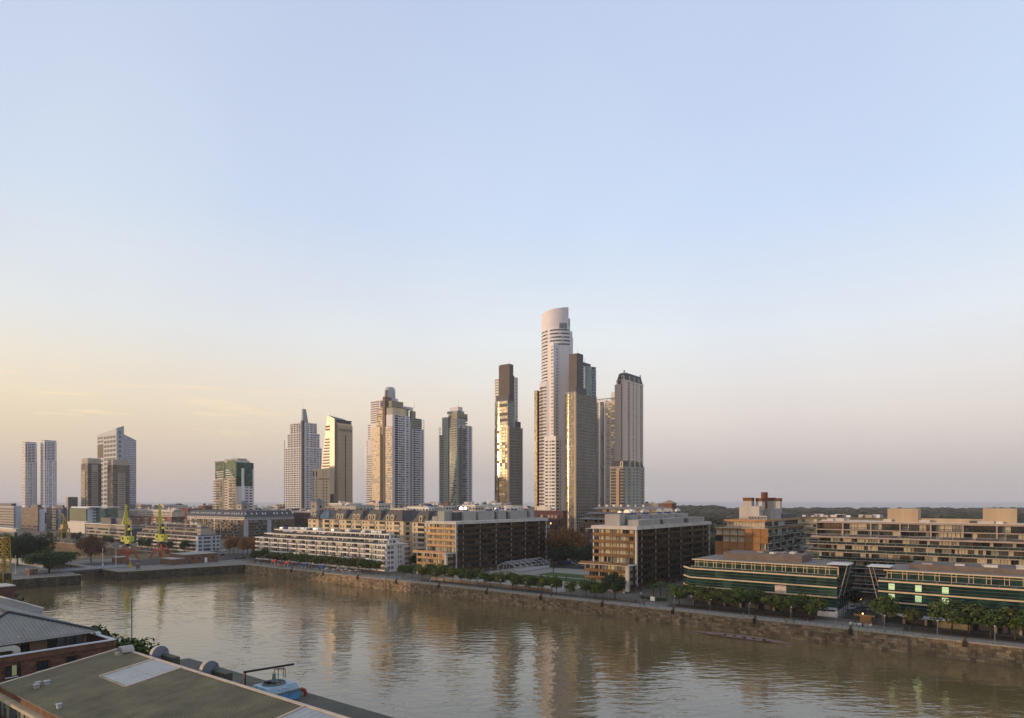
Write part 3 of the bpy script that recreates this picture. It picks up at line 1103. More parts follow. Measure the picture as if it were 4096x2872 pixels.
b.box('penthouse', olive, xs(1550), b.W - 4, 2, yb_ - 8, zs2, zs3)
b.box('south_wing', lilac, xs(1545), b.W - .6, yc, yd, 0, zat(1705, t_))
b.box('penthouse', greygreen, xs(1550), b.W - 1.6, yc + .6, yd - 3, zat(1705, t_), zat(1660, t_))
b.box('penthouse', olive, xs(1552), b.W - 4, yc + 2, yd - 12, zat(1660, t_), zat(1630, t_))
b.box('stair_tower', lilac, xs(1560), b.W - 8, yb_ - 4, yd - 16, zs2, zat(1615, t_))
b.box('stair_tower', lilac, xs(1520), b.W - 14, 10, yb_ - 8, zs2, zat(1583, t_))
b.box('link', greygreen, xs(1560), b.W - 2.5, yb_ - .5, yc + .5, 0, zat(1675, t_))
mb = MB()
cx, cy = xs(1527) , 14
rr = (xs(1549) - xs(1505)) * .36
mb.lathe([(rr, zat(1618, t_) - 6), (rr, zat(1600, t_)), (rr * .88, zat(1548, t_)), (rr * .7, zat(1538, t_)), (rr * .1, zat(1535, t_))], 20, (cx, cy, 0))
b.part('crown', mb, M('grey_panel', (.40, .40, .42), .6, .08, .2), smooth=False)
b.box('crown_louvre', darkgrey, cx - .5, cx + 2.2, cy - rr - .3, cy - rr + 2, zat(1603, t_), zat(1552, t_))
nz = round((zl[0] - 15) / 2.95)
ch = (zl[0] - 15) / nz
cols(b, (0, 6, 0), xs(1478), 15, zl[0], nz, [(.05, .9, ['p_dark', 'p_mid', 'p_curt3'], .42, 4)])
cols(b, (xs(1459), 5, 0), xs(1490) - xs(1459), zl[0], zl[1], round((zl[1] - zl[0]) / ch), [(.05, .9, ['p_dark', 'p_mid'], .42, 4)])
cols(b, (xs(1472), 4, 0), xs(1512) - xs(1472), zl[1], zl[2], round((zl[2] - zl[1]) / ch), [(.05, .9, ['p_dark', 'p_mid'], .42, 4)])
cols(b, (0, 6, 0), xs(1478), 15, zl[0], nz, [(-.16, .02, ['r_green'], .5, 1)], 'balcony_railing', d=.6)
SUNSET_MIX = ['p_sunset', 'p_sunset', 'p_sunset', 'p_sunset', 'p_curt']
cols(b, (xs(1492), -1.5, 0), xs(1523) - xs(1492), 15, zc1, round((zc1 - 15) / 2.95), [(.04, .96, SUNSET_MIX, .62, 4)])
cols(b, (xs(1505), .4, 0), xs(1529) - xs(1505), zc1, zc2, round((zc2 - zc1) / 2.95), [(.04, .96, ['p_mid', 'p_sunset', 'p_curt3'], .55, 3)])
cols(b, (xs(1541), 0, 0), b.W - xs(1541), 15, zat(1704, t_), round((zat(1704, t_) - 15) / 2.95), [(.04, .96, SUNSET_MIX, .62, 4)])
cols(b, (xs(1545), .8, 0), b.W - xs(1545), zat(1704, t_), zc2, round((zc2 - zat(1704, t_)) / 2.95), [(.04, .96, ['p_mid', 'p_sunset', 'p_curt3'], .55, 4)])
nz = round((zs1 - 15) / 2.95)
cols(b, b.FS, yb_, 15, zs1, nz, [(.34, .70, ['p_mid', 'p_curt3', 'p_mid', 'p_dark'], .5, 3), (.78, .92, ['p_mid', 'p_dark', 'p_curt3'], .5, 1)])
cols(b, b.FS, yb_, 15, zs1, nz, [(.13, .32, ['p_dark'], .7, 1)], 'balcony')
cols(b, (b.W - .6, yc, math.pi / 2), yd - yc, 15, zat(1705, t_), nz - 5, [(.06, .26, ['p_dark'], .7, 1)], 'balcony')
cols(b, (b.W - .6, yc, math.pi / 2), yd - yc, 15, zat(1705, t_), nz - 5, [(.28, .68, ['p_mid', 'p_curt3', 'p_mid', 'p_dark'], .5, 3), (.78, .92, ['p_mid', 'p_dark'], .5, 1)])
cols(b, (b.W - 1, 0, math.pi / 2), yb_, zs1, zs2, 4, [(.05, .9, ['p_dark', 'p_mid'], .5, 6)])
cols(b, (b.W - 1.6, yc, math.pi / 2), yd - yc, zat(1705, t_), zat(1660, t_), 5, [(.05, .85, ['p_dark', 'p_mid'], .5, 6)])
mb = MB()
mb.box(xs(1545), b.W + .4, -.4, yb_ + .4, zs2, zs2 + .5)
b.part('cornice', mb, darkgrey)
mb = MB()
for k in range(nz):
    z = 15 + (zs1 - 15) / nz * k
    mb.fbox(b.FS, .12 * yb_, .33 * yb_, z - .1, z + .12, 0, .7)
    mb.fbox((b.W - .6, yc, math.pi / 2), yd - yc - .6, yd - yc + 1.2, z - .1, z + .9, -2, .4)
b.part('balcony_slabs', mb, white, kind='stuff')
mast(b, b.W - 10, 14, zat(1583, t_), 14)
mast(b, b.W - 8, yc + 10, zat(1615, t_), 12)
b.finish()

# --- the narrower grey-green tower
b = tower('apartment_tower', 'grey green and white apartment tower standing alone with a stepped top', 1753, 1827, 1888, 850)
xs = lambda u: ux(b, u)
ys = lambda u: uy(b, u)
z0_, za, zb_, zc_ = zat(1735, t_), zat(1697, t_), zat(1663, t_), zat(1624, t_)
b.box('north_wing', greygreen, 0, xs(1792), 2, b.D * .8, 0, z0_)
b.box('north_wing', greygreen, xs(1762), xs(1792), 3, b.D * .75, z0_ - 8, zb_)
b.box('dark_slot', darkgrey, xs(1791), xs(1800), 1.2, 20, 0, zb_ + 2)
b.box('glass_bay', M('green_bay_frame', (.33, .36, .30), .6, .08, .2), xs(1798), b.W, 0, 18, 0, z0_ + 8)
b.box('glass_bay', greygreen, xs(1799), b.W - .6, 1.2, 18, z0_, zat(1672, t_))
b.box('south_wing', lilac, b.W - 16, b.W, uy(b, 1834), b.D, 0, za)
b.box('penthouse', olive, xs(1800), b.W - 1.2, 2, b.D * .75, zat(1672, t_) - 2, zb_ + 4)
b.box('penthouse', greygreen, xs(1780), b.W - 3, 4, b.D * .6, zb_ + 4, zat(1640, t_))
b.box('crown', lilac, xs(1791), b.W - 2, 5, b.D * .45, zat(1640, t_), zc_)
nz = round((z0_ - 15) / 2.95)
cols(b, (0, 2, 0), xs(1792), 15, z0_, nz, [(.03, .14, ['p_green2', 'p_mid'], .7, 1), (.18, .46, ['p_dark', 'p_mid'], .42, 1), (.60, .84, ['p_olive'], .3, 1)])
cols(b, (xs(1798), 0, 0), b.W - xs(1798), 15, z0_ + 8, nz + 2, [(.03, .97, ['p_mid', 'p_curt3', 'p_mid', 'p_dark'], .58, 4)])
nz = round((za - 15) / 2.95)
cols(b, b.FS, b.D, 15, za, nz, [(.18, .36, 'p_dark', .62, 1), (.40, .70, ['p_mid', 'p_curt3', 'p_dark'], .48, 2), (.80, .93, ['p_mid', 'p_dark'], .48, 1)])
cols(b, (xs(1799), 1.2, 0), b.W - xs(1799), z0_ + 9, zat(1672, t_), 5, [(.05, .95, ['p_mid', 'p_dark'], .5, 5)])
cols(b, (b.W - 1.2, 2, math.pi / 2), b.D * .75, za + 1, zb_, 3, [(.05, .9, ['p_mid', 'p_dark'], .5, 7)])
mb = MB()
for k in range(nz):
    z = 15 + (za - 15) / nz * k
    mb.fbox(b.FS, b.D - .8, b.D + 1.0, z - .1, z + .9, -2, .4)
    mb.fbox(b.FS, .17 * b.D, .37 * b.D, z - .1, z + .12, 0, .6)
    mb.fbox((0, 2, 0), -1.0, .3, z - .1, z + .9, -3, .3)
b.part('balcony_slabs', mb, white, kind='stuff')
mast(b, b.W - 6, 10, zc_, 14)
b.finish()

# --- curved glass: facets of an arc
def arc(cx, cy, r, a0, a1, n):
    """facets of a cylinder: (face, length), a in the frame x right, y away; the outward normal of facet k"""
    out = []
    for k in range(n):
        t0, t1 = a0 + (a1 - a0) * k / n, a0 + (a1 - a0) * (k + 1) / n
        x0, y0, x1, y1 = cx + r * math.cos(t0), cy + r * math.sin(t0), cx + r * math.cos(t1), cy + r * math.sin(t1)
        out.append(((x0, y0, math.atan2(y1 - y0, x1 - x0)), math.hypot(x1 - x0, y1 - y0)))
    return out

def arc_poly(cx, cy, r, a0, a1, n):
    return [(cx + r * math.cos(a0 + (a1 - a0) * k / n), cy + r * math.sin(a0 + (a1 - a0) * k / n)) for k in range(n + 1)]

style('f_grid', s_fin, [M('grey_grid_wall', (.235, .215, .18), .7, .1, .15, streak=True)])

def glass_tower(label, uL, uC, uR, t_, vt, shafts, gold_c, name='glass_tower'):
    """grey gridded slab with glazed round corner towards the sunset"""
    b = tower(name, label, uL, uC, uR, t_)
    zt = zat(vt, t_)
    W_, D_ = b.W, b.D
    r = W_ * .52
    cyl = arc_poly(r, r, r, math.pi * 1.0, math.pi * 1.5, 10)
    r2 = D_ * .18
    poly = cyl + [(W_, 0)] + [(W_, D_ - r2)] + arc_poly(W_ - r2, D_ - r2, r2, 0, math.pi / 2, 5)[1:] + [(0, D_)]
    mb = MB()
    mb.prism(poly, 0, zt)
    b.part('wall', mb, M('grey_grid_wall', (.235, .215, .18), .7, .1, .15, streak=True))
    b.box('pilaster', tan, W_ - 1.6, W_ + .5, -.5, 1.6, 0, zt + .8)
    nz = round((zt - 2) / 3.55)
    ch = (zt - 2) / nz
    for face, ln in arc(r, r, r, math.pi, math.pi * 1.5, 10):
        for k in range(nz):
            b.piece('curved_glass', face, .08, 2 + ch * k + .35, ln - .16, ch - .5, gold_c, .05)
    wl = W_ - r
    for k in range(nz):
        for i in range(3):
            b.piece('glass_panel', (r, 0, 0), wl * i / 3 + .1, 2 + ch * k + .35, (wl - 1.7) / 3 - .15, ch - .5, gold_c, .05)
    mb = MB()
    for k in range(nz + 1):
        z = 2 + ch * k
        for face, ln in arc(r, r, r + .25, math.pi, math.pi * 1.5, 10):
            mb.fbox(face, 0, ln, z, z + .3, -.2, .15)
        mb.fbox((r, 0, 0), 0, wl - 1.6, z, z + .3, -.2, .25)
        for face, ln in arc(W_ - r2, D_ - r2, r2 + .3, 0, math.pi / 2, 5)[:3]:
            mb.fbox(face, 0, ln, z, z + .3, -.4, .5)
    b.part('floor_bands', mb, M('grey_grid_wall', (.235, .215, .18)), kind='stuff')
    n = 10
    ln = D_ - r2 - 2
    for k in range(nz):
        for i in range(n):
            b.piece('window', (W_, 2, math.pi / 2), ln * (i + .2) / n, 2 + ch * k + .7, ln / n * .58, ch - 1.4, ['p_dark', 'p_dark', 'p_mid', 'p_dark'], .02)
    for i in range(n + 1):
        b.piece('rib', (W_, 2, math.pi / 2), ln * i / n - .12, 0, .4, zt, 'f_grid')
    for face, l2 in arc(W_ - r2, D_ - r2, r2, 0, math.pi / 2, 5)[:4]:
        for k in range(nz):
            b.piece('corner_glass', face, .1, 2 + ch * k + .4, l2 - .2, ch - .6, ['p_blue', 'p_mid', 'p_dark'], .05)
    mb = MB()
    pts = [(x, y) for x, y in poly]
    for i in range(len(pts)):
        x0, y0 = pts[i]
        x1, y1 = pts[(i + 1) % len(pts)]
        mb.tube((x0, y0, zt + 1.2), (x1, y1, zt + 1.2), .12, .12, 4)
        mb.tube((x0, y0, zt), (x0, y0, zt + 1.2), .1, .1, 4)
    b.part('roof_railing', mb, steel)
    return b, zt, r

BRZ = ['p_gold', 'p_gold', 'p_gold', 'p_gold', 'p_gold', 'p_mirror', 'p_curt3']
b, zt, r = glass_tower('slim brown glass tower with a rounded golden corner and a tall dark shaft on top', 1958, 2034, 2098, 800, 1708, None, BRZ)
t_ = 800
zc = zat(1601, t_)
# taller rounded half
cyl = arc_poly(r, r, r * .985, math.pi, math.pi * 1.5, 10)
mb = MB()
mb.prism(cyl + [(b.W - 1.2, .3), (b.W - 1.2, b.D * .42), (.2, b.D * .42)], zt - 2, zc)
b.part('upper_wall', mb, beigegrey)
nz = round((zc - zt) / 3.55)
for face, ln in arc(r, r, r * .985, math.pi, math.pi * 1.5, 10):
    for k in range(nz):
        b.piece('curved_glass', face, .06, zt + 3.55 * k + .3, ln - .12, 3.0, BRZ, .05)
for k in range(nz):
    b.piece('glass_panel', (r, .3, 0), .2, zt + 3.55 * k + .3, b.W - r - 2, 3.0, ['p_mid', 'p_gold', 'p_mirror'], .05)
    for i in range(3):
        b.piece('glass_panel', (b.W - 1.2, 0, math.pi / 2), .6 + i * (b.D * .42 - 1) / 3, zt + 3.55 * k + .3, (b.D * .42 - 1) / 3 - .2, 3.0, ['p_teal', 'p_blue', 'p_mid'], .05)
zsft, zw = zat(1452, t_), zat(1504, t_)
b.box('dark_shaft', darkgrey, b.W * .45, b.W - 1.6, b.D * .10, b.D * .36, zc, zsft)
b.box('shaft_side', M('sun_warmed_grey', (.10, .085, .075), .7, .1, .2), b.W * .42, b.W * .98, b.D * .085, b.D * .12, zc, zsft - 1)  # dark grey shaft face, its sun warmth put into the colour
b.box('upper_block', white, b.W * .0 + 3, b.W - 4, b.D * .2, b.D * .35, zc - 2, zw)
b.box('upper_block', lilac, b.W * .3, b.W - 2, b.D * .40, b.D * .66, zt, zat(1500, t_))
b.box('dark_slot', darkgrey, b.W * .4, b.W - 1.4, b.D * .36, b.D * .405, zt, zat(1496, t_))
b.box('plant_room', darkgrey, b.W * .3, b.W * .95, b.D * .06, b.D * .3, zc, zat(1578, t_))
b.box('plant_room', darkgrey, b.W * .5, b.W - 1, b.D * .5, b.D * .8, zt, zat(1680, t_))
nz = round((zw - zc) / 3.4)
cols(b, (3, b.D * .2, 0), b.W - 7, zc, zw, nz, [(.03, .3, ['w_white', 'w_white_m'], .5, 2), (.35, .55, ['p_mid'], .6, 1)])
cols(b, (b.W - 2, b.D * .40, math.pi / 2), b.D * .26, zt, zat(1500, t_), round((zat(1500, t_) - zt) / 4.2), [(.5, .75, ['p_dark', 'p_mid'], .4, 1)])
mb = MB()
for k in range(3):
    z = 16 + k * 4
    mb.box(b.W - 3, b.W + .5, b.D, b.D + 3.4, z, z + .25)
    mb.box(b.W - 3, b.W + .5, b.D + 3.3, b.D + 3.4, z, z + 1.1)
b.part('balconies', mb, white, kind='stuff')
mast(b, b.W * .8, b.D * .3, zsft, 5)
b.finish()

b, zt, r = glass_tower('brown glass tower with a gold strip down its rounded corner, right of the white tower', 2247, 2302, 2398, 735, 1571, None,
                       ['p_gold', 'p_gold', 'p_gold', 'p_gold', 'p_mirror'])
t_ = 735
b.box('dark_shaft', darkgrey, b.W * .55, b.W + .2, b.D * .02, b.D * .40, zt, zat(1545, t_))
b.box('dark_shaft', M('sun_warmed_grey', (.10, .085, .075), .7, .1, .2), b.W * .3, b.W - 2, b.D * .12, b.D * .15, zt, zat(1408, t_))  # same dark grey with the sun's warmth in its colour
b.box('dark_shaft', darkgrey, b.W * .32, b.W - 1.6, b.D * .151, b.D * .36, zt, zat(1406, t_))
zu = zat(1450, t_)
b.box('upper_block', white, b.W * .3, b.W - 3, b.D * .355, b.D * .50, zt, zu)
b.box('upper_glass', g_teal, b.W * .32, b.W - 2, b.D * .50, b.D * .74, zt, zu + 1)
mb = MB()
mb.lathe([(b.D * .13, zt), (b.D * .13, zat(1452, t_)), (b.D * .135, zat(1450, t_))], 14, (b.W - b.D * .13 - 1, b.D * .85, 0))
b.part('round_corner', mb, g_blue)
b.box('plant_room', darkgrey, b.W * .35, b.W - 3, b.D * .42, b.D * .72, zu, zat(1434, t_))
nz = round((zu - zt) / 3.5)
cols(b, (b.W - 3, b.D * .355, math.pi / 2), b.D * .15, zt, zu, nz, [(.3, .6, ['p_dark', 'p_mid'], .4, 1)])
cols(b, (b.W - 2, b.D * .50, math.pi / 2), b.D * .24, zt, zu, nz, [(.05, .95, ['p_teal', 'p_green2', 'p_blue', 'p_mid'], .75, 3)], 'glass_panel')
mb = MB()
for k in range(nz + 1):
    mb.lathe([(b.D * .137, zt + 3.5 * k), (b.D * .137, zt + 3.5 * k + .35)], 14, (b.W - b.D * .13 - 1, b.D * .85, 0))
b.part('ring_bands', mb, steel, kind='stuff')
mast(b, b.W * .6, b.D * .3, zat(1406, t_), 8)
mast(b, b.W * .6, b.D * .6, zat(1434, t_), 6, .3)
b.finish()

# --- the tall white tower
b = tower('white_tower', 'tallest tower, white, with a curved blank screen wall sliced at a slant on top', 2137, 2222, 2288, 770)
t_ = 770
xs = lambda u: ux(b, u)
ys = lambda u: uy(b, u)
z_low, z_prow, z_cyl, z_sh = zat(1526, t_), zat(1371, t_), zat(1303, t_), zat(1328, t_)
W_, D_ = b.W, b.D
# main round body: bulges towards the dock
R_ = W_ * .72
cx, cy = xs(2196), R_ + 1.0
body_arc = arc_poly(cx, cy, R_, math.pi * 1.06, math.pi * 1.86, 16)
mb = MB()
mb.prism(body_arc + [(W_ + 1, D_ * .55), (W_ + 1, D_ * .98), (xs(2160), D_ * .98)], 0, z_cyl)
b.part('upper_wall', mb, lilac)
# lower, wider west volume
R2 = W_ * .60
c2x, c2y = xs(2190), R2 - 3.2
low_arc = arc_poly(c2x, c2y, R2, math.pi * 1.10, math.pi * 1.72, 12)
mb = MB()
mb.prism(low_arc + [(W_ - 2, D_ * .5), (xs(2140), D_ * .5)], 0, z_low)
b.part('lower_wall', mb, lilac)
# glass blade on the left edge
b.box('glass_blade', g_gold, xs(2127), xs(2139), 5, 17, 0, zat(1549, t_))
b.box('glass_blade', g_mirror, xs(2154), xs(2164), 8, 20, zat(1549, t_) - 5, zat(1297, t_))
for k in range(50):
    z = 16 + k * 2.85
    if z < zat(1552, t_):
        b.piece('blade_pane', (xs(2127), 5, 0), .2, z, xs(2139) - xs(2127) - .4, 2.3, ['p_gold', 'p_gold', 'p_mirror'], .05)
k = zat(1549, t_)
while k < zat(1300, t_) - 3:
    b.piece('blade_pane', (xs(2154), 8, 0), .2, k, xs(2164) - xs(2154) - .4, 2.3, ['p_green2', 'p_mirror', 'p_mid'], .05)
    k += 3.3
# prow
prow = [(xs(2198), -2.6), (xs(2223), -4.5), (W_ + 2.2, D_ * .34), (W_ * .6, D_ * .4)]
mb = MB()
mb.prism(prow, 0, [z_prow - 1, z_prow, z_prow - 3.5, z_prow - 3.5])
b.part('prow', mb, lilac)
# right shoulder
b.box('shoulder', lilac, W_ - 12, W_ + 1.4, D_ * .52, D_, 0, z_sh)
# low front block
ft = ys(2245)
b.box('front_block', white, xs(2188), W_ + 3.6, -5.2, max(8, D_ * .42), 0, zat(1746, t_))
# screen wall: an arc of real thickness, cut on a slant
mb = MB()
na = 18
a0, a1 = math.pi * 1.10, math.pi * 1.84
zl_, zr_ = zat(1243, t_), zat(1225, t_)
i = len(mb.v)
for k in range(na + 1):
    a = a0 + (a1 - a0) * k / na
    f = k / na
    for rr in (R_ * 1.0, R_ * .95):
        x, y = cx + rr * math.cos(a), cy + rr * math.sin(a)
        mb.v.append((x, y, z_cyl))
        mb.v.append((x, y, zl_ + (zr_ - zl_) * f))
for k in range(na):
    a, c = i + 4 * k, i + 4 * k + 4
    mb.f += [(a, c, c + 1, a + 1), (a + 2, a + 3, c + 3, c + 2), (a + 1, c + 1, c + 3, a + 3)]
    mb.m += [0, 0, 0]
mb.f += [(i, i + 1, i + 3, i + 2), (i + 4 * na, i + 4 * na + 2, i + 4 * na + 3, i + 4 * na + 1)]
mb.m += [0, 0]
b.part('screen_wall', mb, M('screen_render', (.60, .57, .60), .6, .04, .1), smooth=False)
for k in range(6):
    a = math.pi * (1.68 + .022 * k)
    face, ln = arc(cx, cy, R_, a, a + math.pi * .02, 1)[0]
    b.piece('screen_window', face, .05, zat(1312, t_), ln - .2, 6.5, 'p_blue', .06)
b.box('roof_core', greygreen, cx - 7, cx + 8, cy - 6, cy + 10, z_cyl, zat(1250, t_))
# windows on the round upper part
def bands(arcs, z0, z1, nz, fh, sty, skip, d=.05):
    ch = (z1 - z0) / nz
    for j, (face, ln) in enumerate(arcs):
        for k in range(nz):
            if skip and skip(j, k):
                continue
            b.piece('window', face, .05, z0 + ch * (k + .5 - fh / 2), ln - .1, ch * fh, sty, d)
up = arc(cx, cy, R_, math.pi * 1.06, math.pi * 1.86, 16)
LIL = ['p_mid', 'p_mid', 'p_dark', 'p_mid', 'p_curt3']
bands(up, z_prow - 3, z_cyl - 2, 5, .42, LIL, lambda j, k: j % 9 == 8)
nzu = round((z_prow - z_low) / 4.0)
bands(up[:8], z_low + 1, z_prow - 3, nzu, .42, LIL, lambda j, k: j == 1)
lo = arc(c2x, c2y, R2, math.pi * 1.10, math.pi * 1.72, 12)
nzl = round((z_low - 10) / 4.0)
bands(lo[:4], 10, z_low - 4, nzl, .42, ['p_gold', 'p_gold', 'p_mid', 'p_mirror'], None)
bands(lo[4:6], 10, z_low - 4, nzl, .75, 'p_curt4', None)
bands(lo[6:], 10, z_low - 4, nzl, .42, LIL, lambda j, k: j % 3 == 2)
# prow windows
pw = (prow[0][0], prow[0][1], math.atan2(prow[1][1] - prow[0][1], prow[1][0] - prow[0][0]))
pl = math.hypot(prow[1][0] - prow[0][0], prow[1][1] - prow[0][1])
n1 = round((z_prow - zat(1746, t_)) / 4.0)
cols(b, pw, pl, zat(1746, t_) + 1, z_prow - 3, n1, [(.5, .98, ['p_mirror', 'p_gold', 'p_mirror'], .5, 1)], d=.05)
ps = (prow[1][0], prow[1][1], math.atan2(prow[2][1] - prow[1][1], prow[2][0] - prow[1][0]))
pl2 = math.hypot(prow[2][0] - prow[1][0], prow[2][1] - prow[1][1])
cols(b, ps, pl2, zat(1746, t_) + 1, z_prow - 5, n1, [(.32, .38, 'p_dark', .55, 1), (.42, .90, ['p_mid', 'p_mid', 'p_dark', 'p_mirror'], .42, 3)], d=.05)
cols(b, (W_ + 1.4, 0, math.pi / 2), D_, zat(1746, t_), z_sh - 3, n1 + 3, [(.56, .70, ['p_mid', 'p_dark'], .42, 1), (.78, .80, 'p_dark', .5, 1)], d=.03)
fz = zat(1746, t_)
n3 = round((fz - 8) / 4.0)
cols(b, (xs(2188), -5.2, 0), W_ + 3.6 - xs(2188), 8, fz - 4, n3, [(.06, .34, ['i_dark', 'i_mid'], .45, 1), (.46, .58, 'p_dark', .45, 1), (.62, .96, ['i_dark', 'i_mid'], .45, 1)], d=.03)
cols(b, (W_ + 3.6, -5.2, math.pi / 2), D_ * .42, 8, fz - 4, n3, [(.1, .45, ['p_dark', 'p_mid'], .45, 1), (.6, .9, ['p_dark', 'p_mid'], .45, 1)], d=.03)
mb = MB()
for poly, z in ((low_arc, z_low), ):
    for k in range(len(poly) - 1):
        mb.tube(poly[k] + (z + 1.3,), poly[k + 1] + (z + 1.3,), .12, .12, 4)
        mb.tube(poly[k] + (z,), poly[k] + (z + 1.3,), .1, .1, 4)
b.part('roof_railing', mb, steel)
b.finish()

# --- twin bridged tower behind
b = tower('bridged_tower', 'white framed twin tower joined by small footbridges, half hidden behind the brown glass tower', 2400, 2470, 2520, 900)
t_ = 900
z1, z2 = zat(1602, t_), zat(1578, t_)
xs = lambda u: ux(b, u)
b.box('right_tower', pinkish, xs(2421), b.W, 0, b.D, 0, z1)
b.box('crown', offwhite, xs(2441), b.W - 1, 3, b.D * .8, z1, zat(1565, t_))
b.box('left_tower', greygreen, -16, xs(2394), 0, b.D, 0, zat(1596, t_))
b.box('edge_frame', white, xs(2396), xs(2401), -.8, 8, 0, zat(1597, t_))
b.box('edge_frame', white, xs(2417), xs(2422), -.8, 8, 0, zat(1597, t_))
b.box('top_beam', white, xs(2388), xs(2424), -.9, 9, zat(1602, t_), zat(1597, t_))
for v in (1728, 1860, 1990):
    z = zat(v, t_)
    b.box('footbridge', greygreen, xs(2401), xs(2418), 1, 6, z - 3.4, z)
    b.piece('bridge_window', (xs(2401), 1, 0), .3, z - 2.4, xs(2418) - xs(2401) - .6, 1.5, 'p_dark')
zg = zat(1668, t_)
nz = round((zg - 20) / 3.25)
wl = b.W - xs(2421)
cols(b, (xs(2421), 0, 0), wl, 20, zg, nz, [(.1, .38, ['i_dark', 'i_mid', 'i_curt'], .45, 1), (.5, .88, ['i_dark', 'i_mid', 'i_mirror'], .45, 2)])
cols(b, (xs(2421), 0, 0), wl, zg, z1 - 2, 6, [(.02, .98, ['p_gold', 'p_gold', 'p_mirror'], .7, 5)], 'glass_panel')
cols(b, (-16, 0, 0), 16 + xs(2394), 20, zat(1600, t_), nz + 5, [(.1, .9, ['p_dark', 'p_mid'], .5, 4)])
mb = MB()
for k in range(12):
    x = -6 + k * (b.W + 4) / 12
    mb.box(x, x + .5, -.9, -.4, z1 + 1, z1 + 4)
mb.box(-8, b.W - 4, -1.2, 2, z1 + 4, z1 + 4.6)
b.part('roof_pergola', mb, beigegrey)
b.finish()

# --- tower with mansard top and its lower companion
def chateau(label, uL, uC, uR, t_, vt, vb, group=None, low=False, name='mansard_tower'):
    b = tower(name, label, uL, uC, uR, t_, group=group)
    ze, zr = zat(vb, t_), zat(vt, t_)
    xs = lambda u: ux(b, u)
    st = M('peach_stone', (.60, .49, .40), .75, .08, .15, streak=True) if not low else M('grey_stone', (.36, .335, .285), .8, .09, .15, streak=True)
    W_, D_ = b.W, b.D
    poly = [(W_ * .55, 0), (W_ - 3, 0), (W_, 3), (W_, D_ - 4), (W_ - 4, D_), (0, D_), (0, 3)] if not low else [(0, 0), (W_ - 2, 0), (W_, 2), (W_, D_ - 3), (W_ - 3, D_), (0, D_)]
    mb = MB()
    mb.prism(poly, 0, ze)
    b.part('wall', mb, st)
    mb = MB()
    cx, cy = sum(p[0] for p in poly) / len(poly), sum(p[1] for p in poly) / len(poly)
    mid = [(cx + (x - cx) * .98, cy + (y - cy) * .98) for x, y in poly]
    top = [(cx + (x - cx) * .80, cy + (y - cy) * .80) for x, y in poly]
    n = len(poly)
    i = len(mb.v)
    mb.v += [(x, y, ze) for x, y in mid] + [(x, y, zr) for x, y in top]
    for k in range(n):
        j = (k + 1) % n
        mb.f.append((i + k, i + j, i + n + j, i + n + k))
        mb.m.append(0)
    mb.f.append(tuple(i + n + k for k in range(n)))
    mb.m.append(0)
    roof = b.part('roof', mb, slate)
    mb = MB()
    mb.prism([(cx + (x - cx) * 1.04, cy + (y - cy) * 1.04) for x, y in poly], ze - .6, ze + .3)
    b.part('cornice', mb, st)
    for k, s in enumerate((.22, .45, .68)):
        b.piece('dormer', (W_ - .6, 0, math.pi / 2), s * D_, ze + .4, 3.0, min(5.5, zr - ze - 1), 'a_dorm')
    b.piece('dormer', (0, .8, 0), W_ * .66, ze + .4, 3.0, min(5.5, zr - ze - 1), 'a_dorm')
    nz = round((ze - 16) / 3.2)
    cols(b, b.FS, D_, 16, ze - 1, nz, [(.14, .24, ['w_cream', 'w_cream_m'], .5, 1), (.38, .46, ['i_dark', 'i_mid'], .5, 1), (.54, .62, ['i_dark', 'i_mid'], .5, 1), (.76, .86, ['w_cream', 'w_cream_m'], .5, 1)], d=.03)
    cols(b, b.FS, D_, 15, ze - 2, nz, [(.11, .27, 'b_black', .28, 1), (.73, .89, 'b_black', .28, 1)], 'balcony_railing', d=.5)
    return b, ze, zr, nz

b, ze, zr, nz = chateau('peach stone tower with a dark mansard roof at the right end of the skyline', 2461, 2499, 2579, 790, 1487, 1518)
W_, D_ = b.W, b.D
b.box('wing', M('peach_stone', (.60, .49, .40)), ux(b, 2461), W_ * .62, -1.5, 10, 0, zat(1535, 790))
b.box('wing_roof', slate, ux(b, 2473), W_ * .62, 0, 9, zat(1535, 790), zat(1506, 790))
cols(b, (W_ * .62, 0, 0), W_ * .3, 16, ze - 4, nz, [(.05, .5, ['p_curt4', 'p_dark'], .5, 1)], 'balcony', d=.1)
cols(b, (W_ * .60, 0, 0), W_ * .3, 15, ze - 5, nz, [(.05, .6, 'b_black', .3, 1)], 'balcony_railing', d=1.0)
for x, y in ((W_ * .7, 4), (W_ * .75, D_ * .85)):
    b.box('chimney', M('peach_stone', (.60, .49, .40)), x, x + 1.4, y, y + 1.4, zr - 1, zr + 3)
b.finish()

b, ze, zr, nz = chateau('lower grey stone tower with a small mansard roof in front of the peach tower', 2440, 2500, 2583, 690, 1842, 1866, low=True)
W_, D_ = b.W, b.D
b.box('brick_strip', M('salmon_strip', (.45, .30, .19), .8, .08, .2), ux(b, 2466), ux(b, 2478), -1.2, 4, 0, zat(1880, 690))
for k in range(nz):
    z = 16 + k * (ze - 17) / nz
    b.piece('balcony', b.FW, ux(b, 2443), z + .5, ux(b, 2465) - ux(b, 2443), 1.7, 'p_dark', .02)
    b.piece('balcony_railing', b.FW, ux(b, 2443), z - .5, ux(b, 2465) - ux(b, 2443), 1.0, 'b_black', .9)
    b.piece('balcony', b.FW, ux(b, 2480), z + .5, ux(b, 2499) - ux(b, 2480), 1.7, 'p_dark', .02)
    b.piece('balcony_railing', b.FW, ux(b, 2480), z - .5, ux(b, 2499) - ux(b, 2480), 1.0, 'b_black', .9)
b.finish()
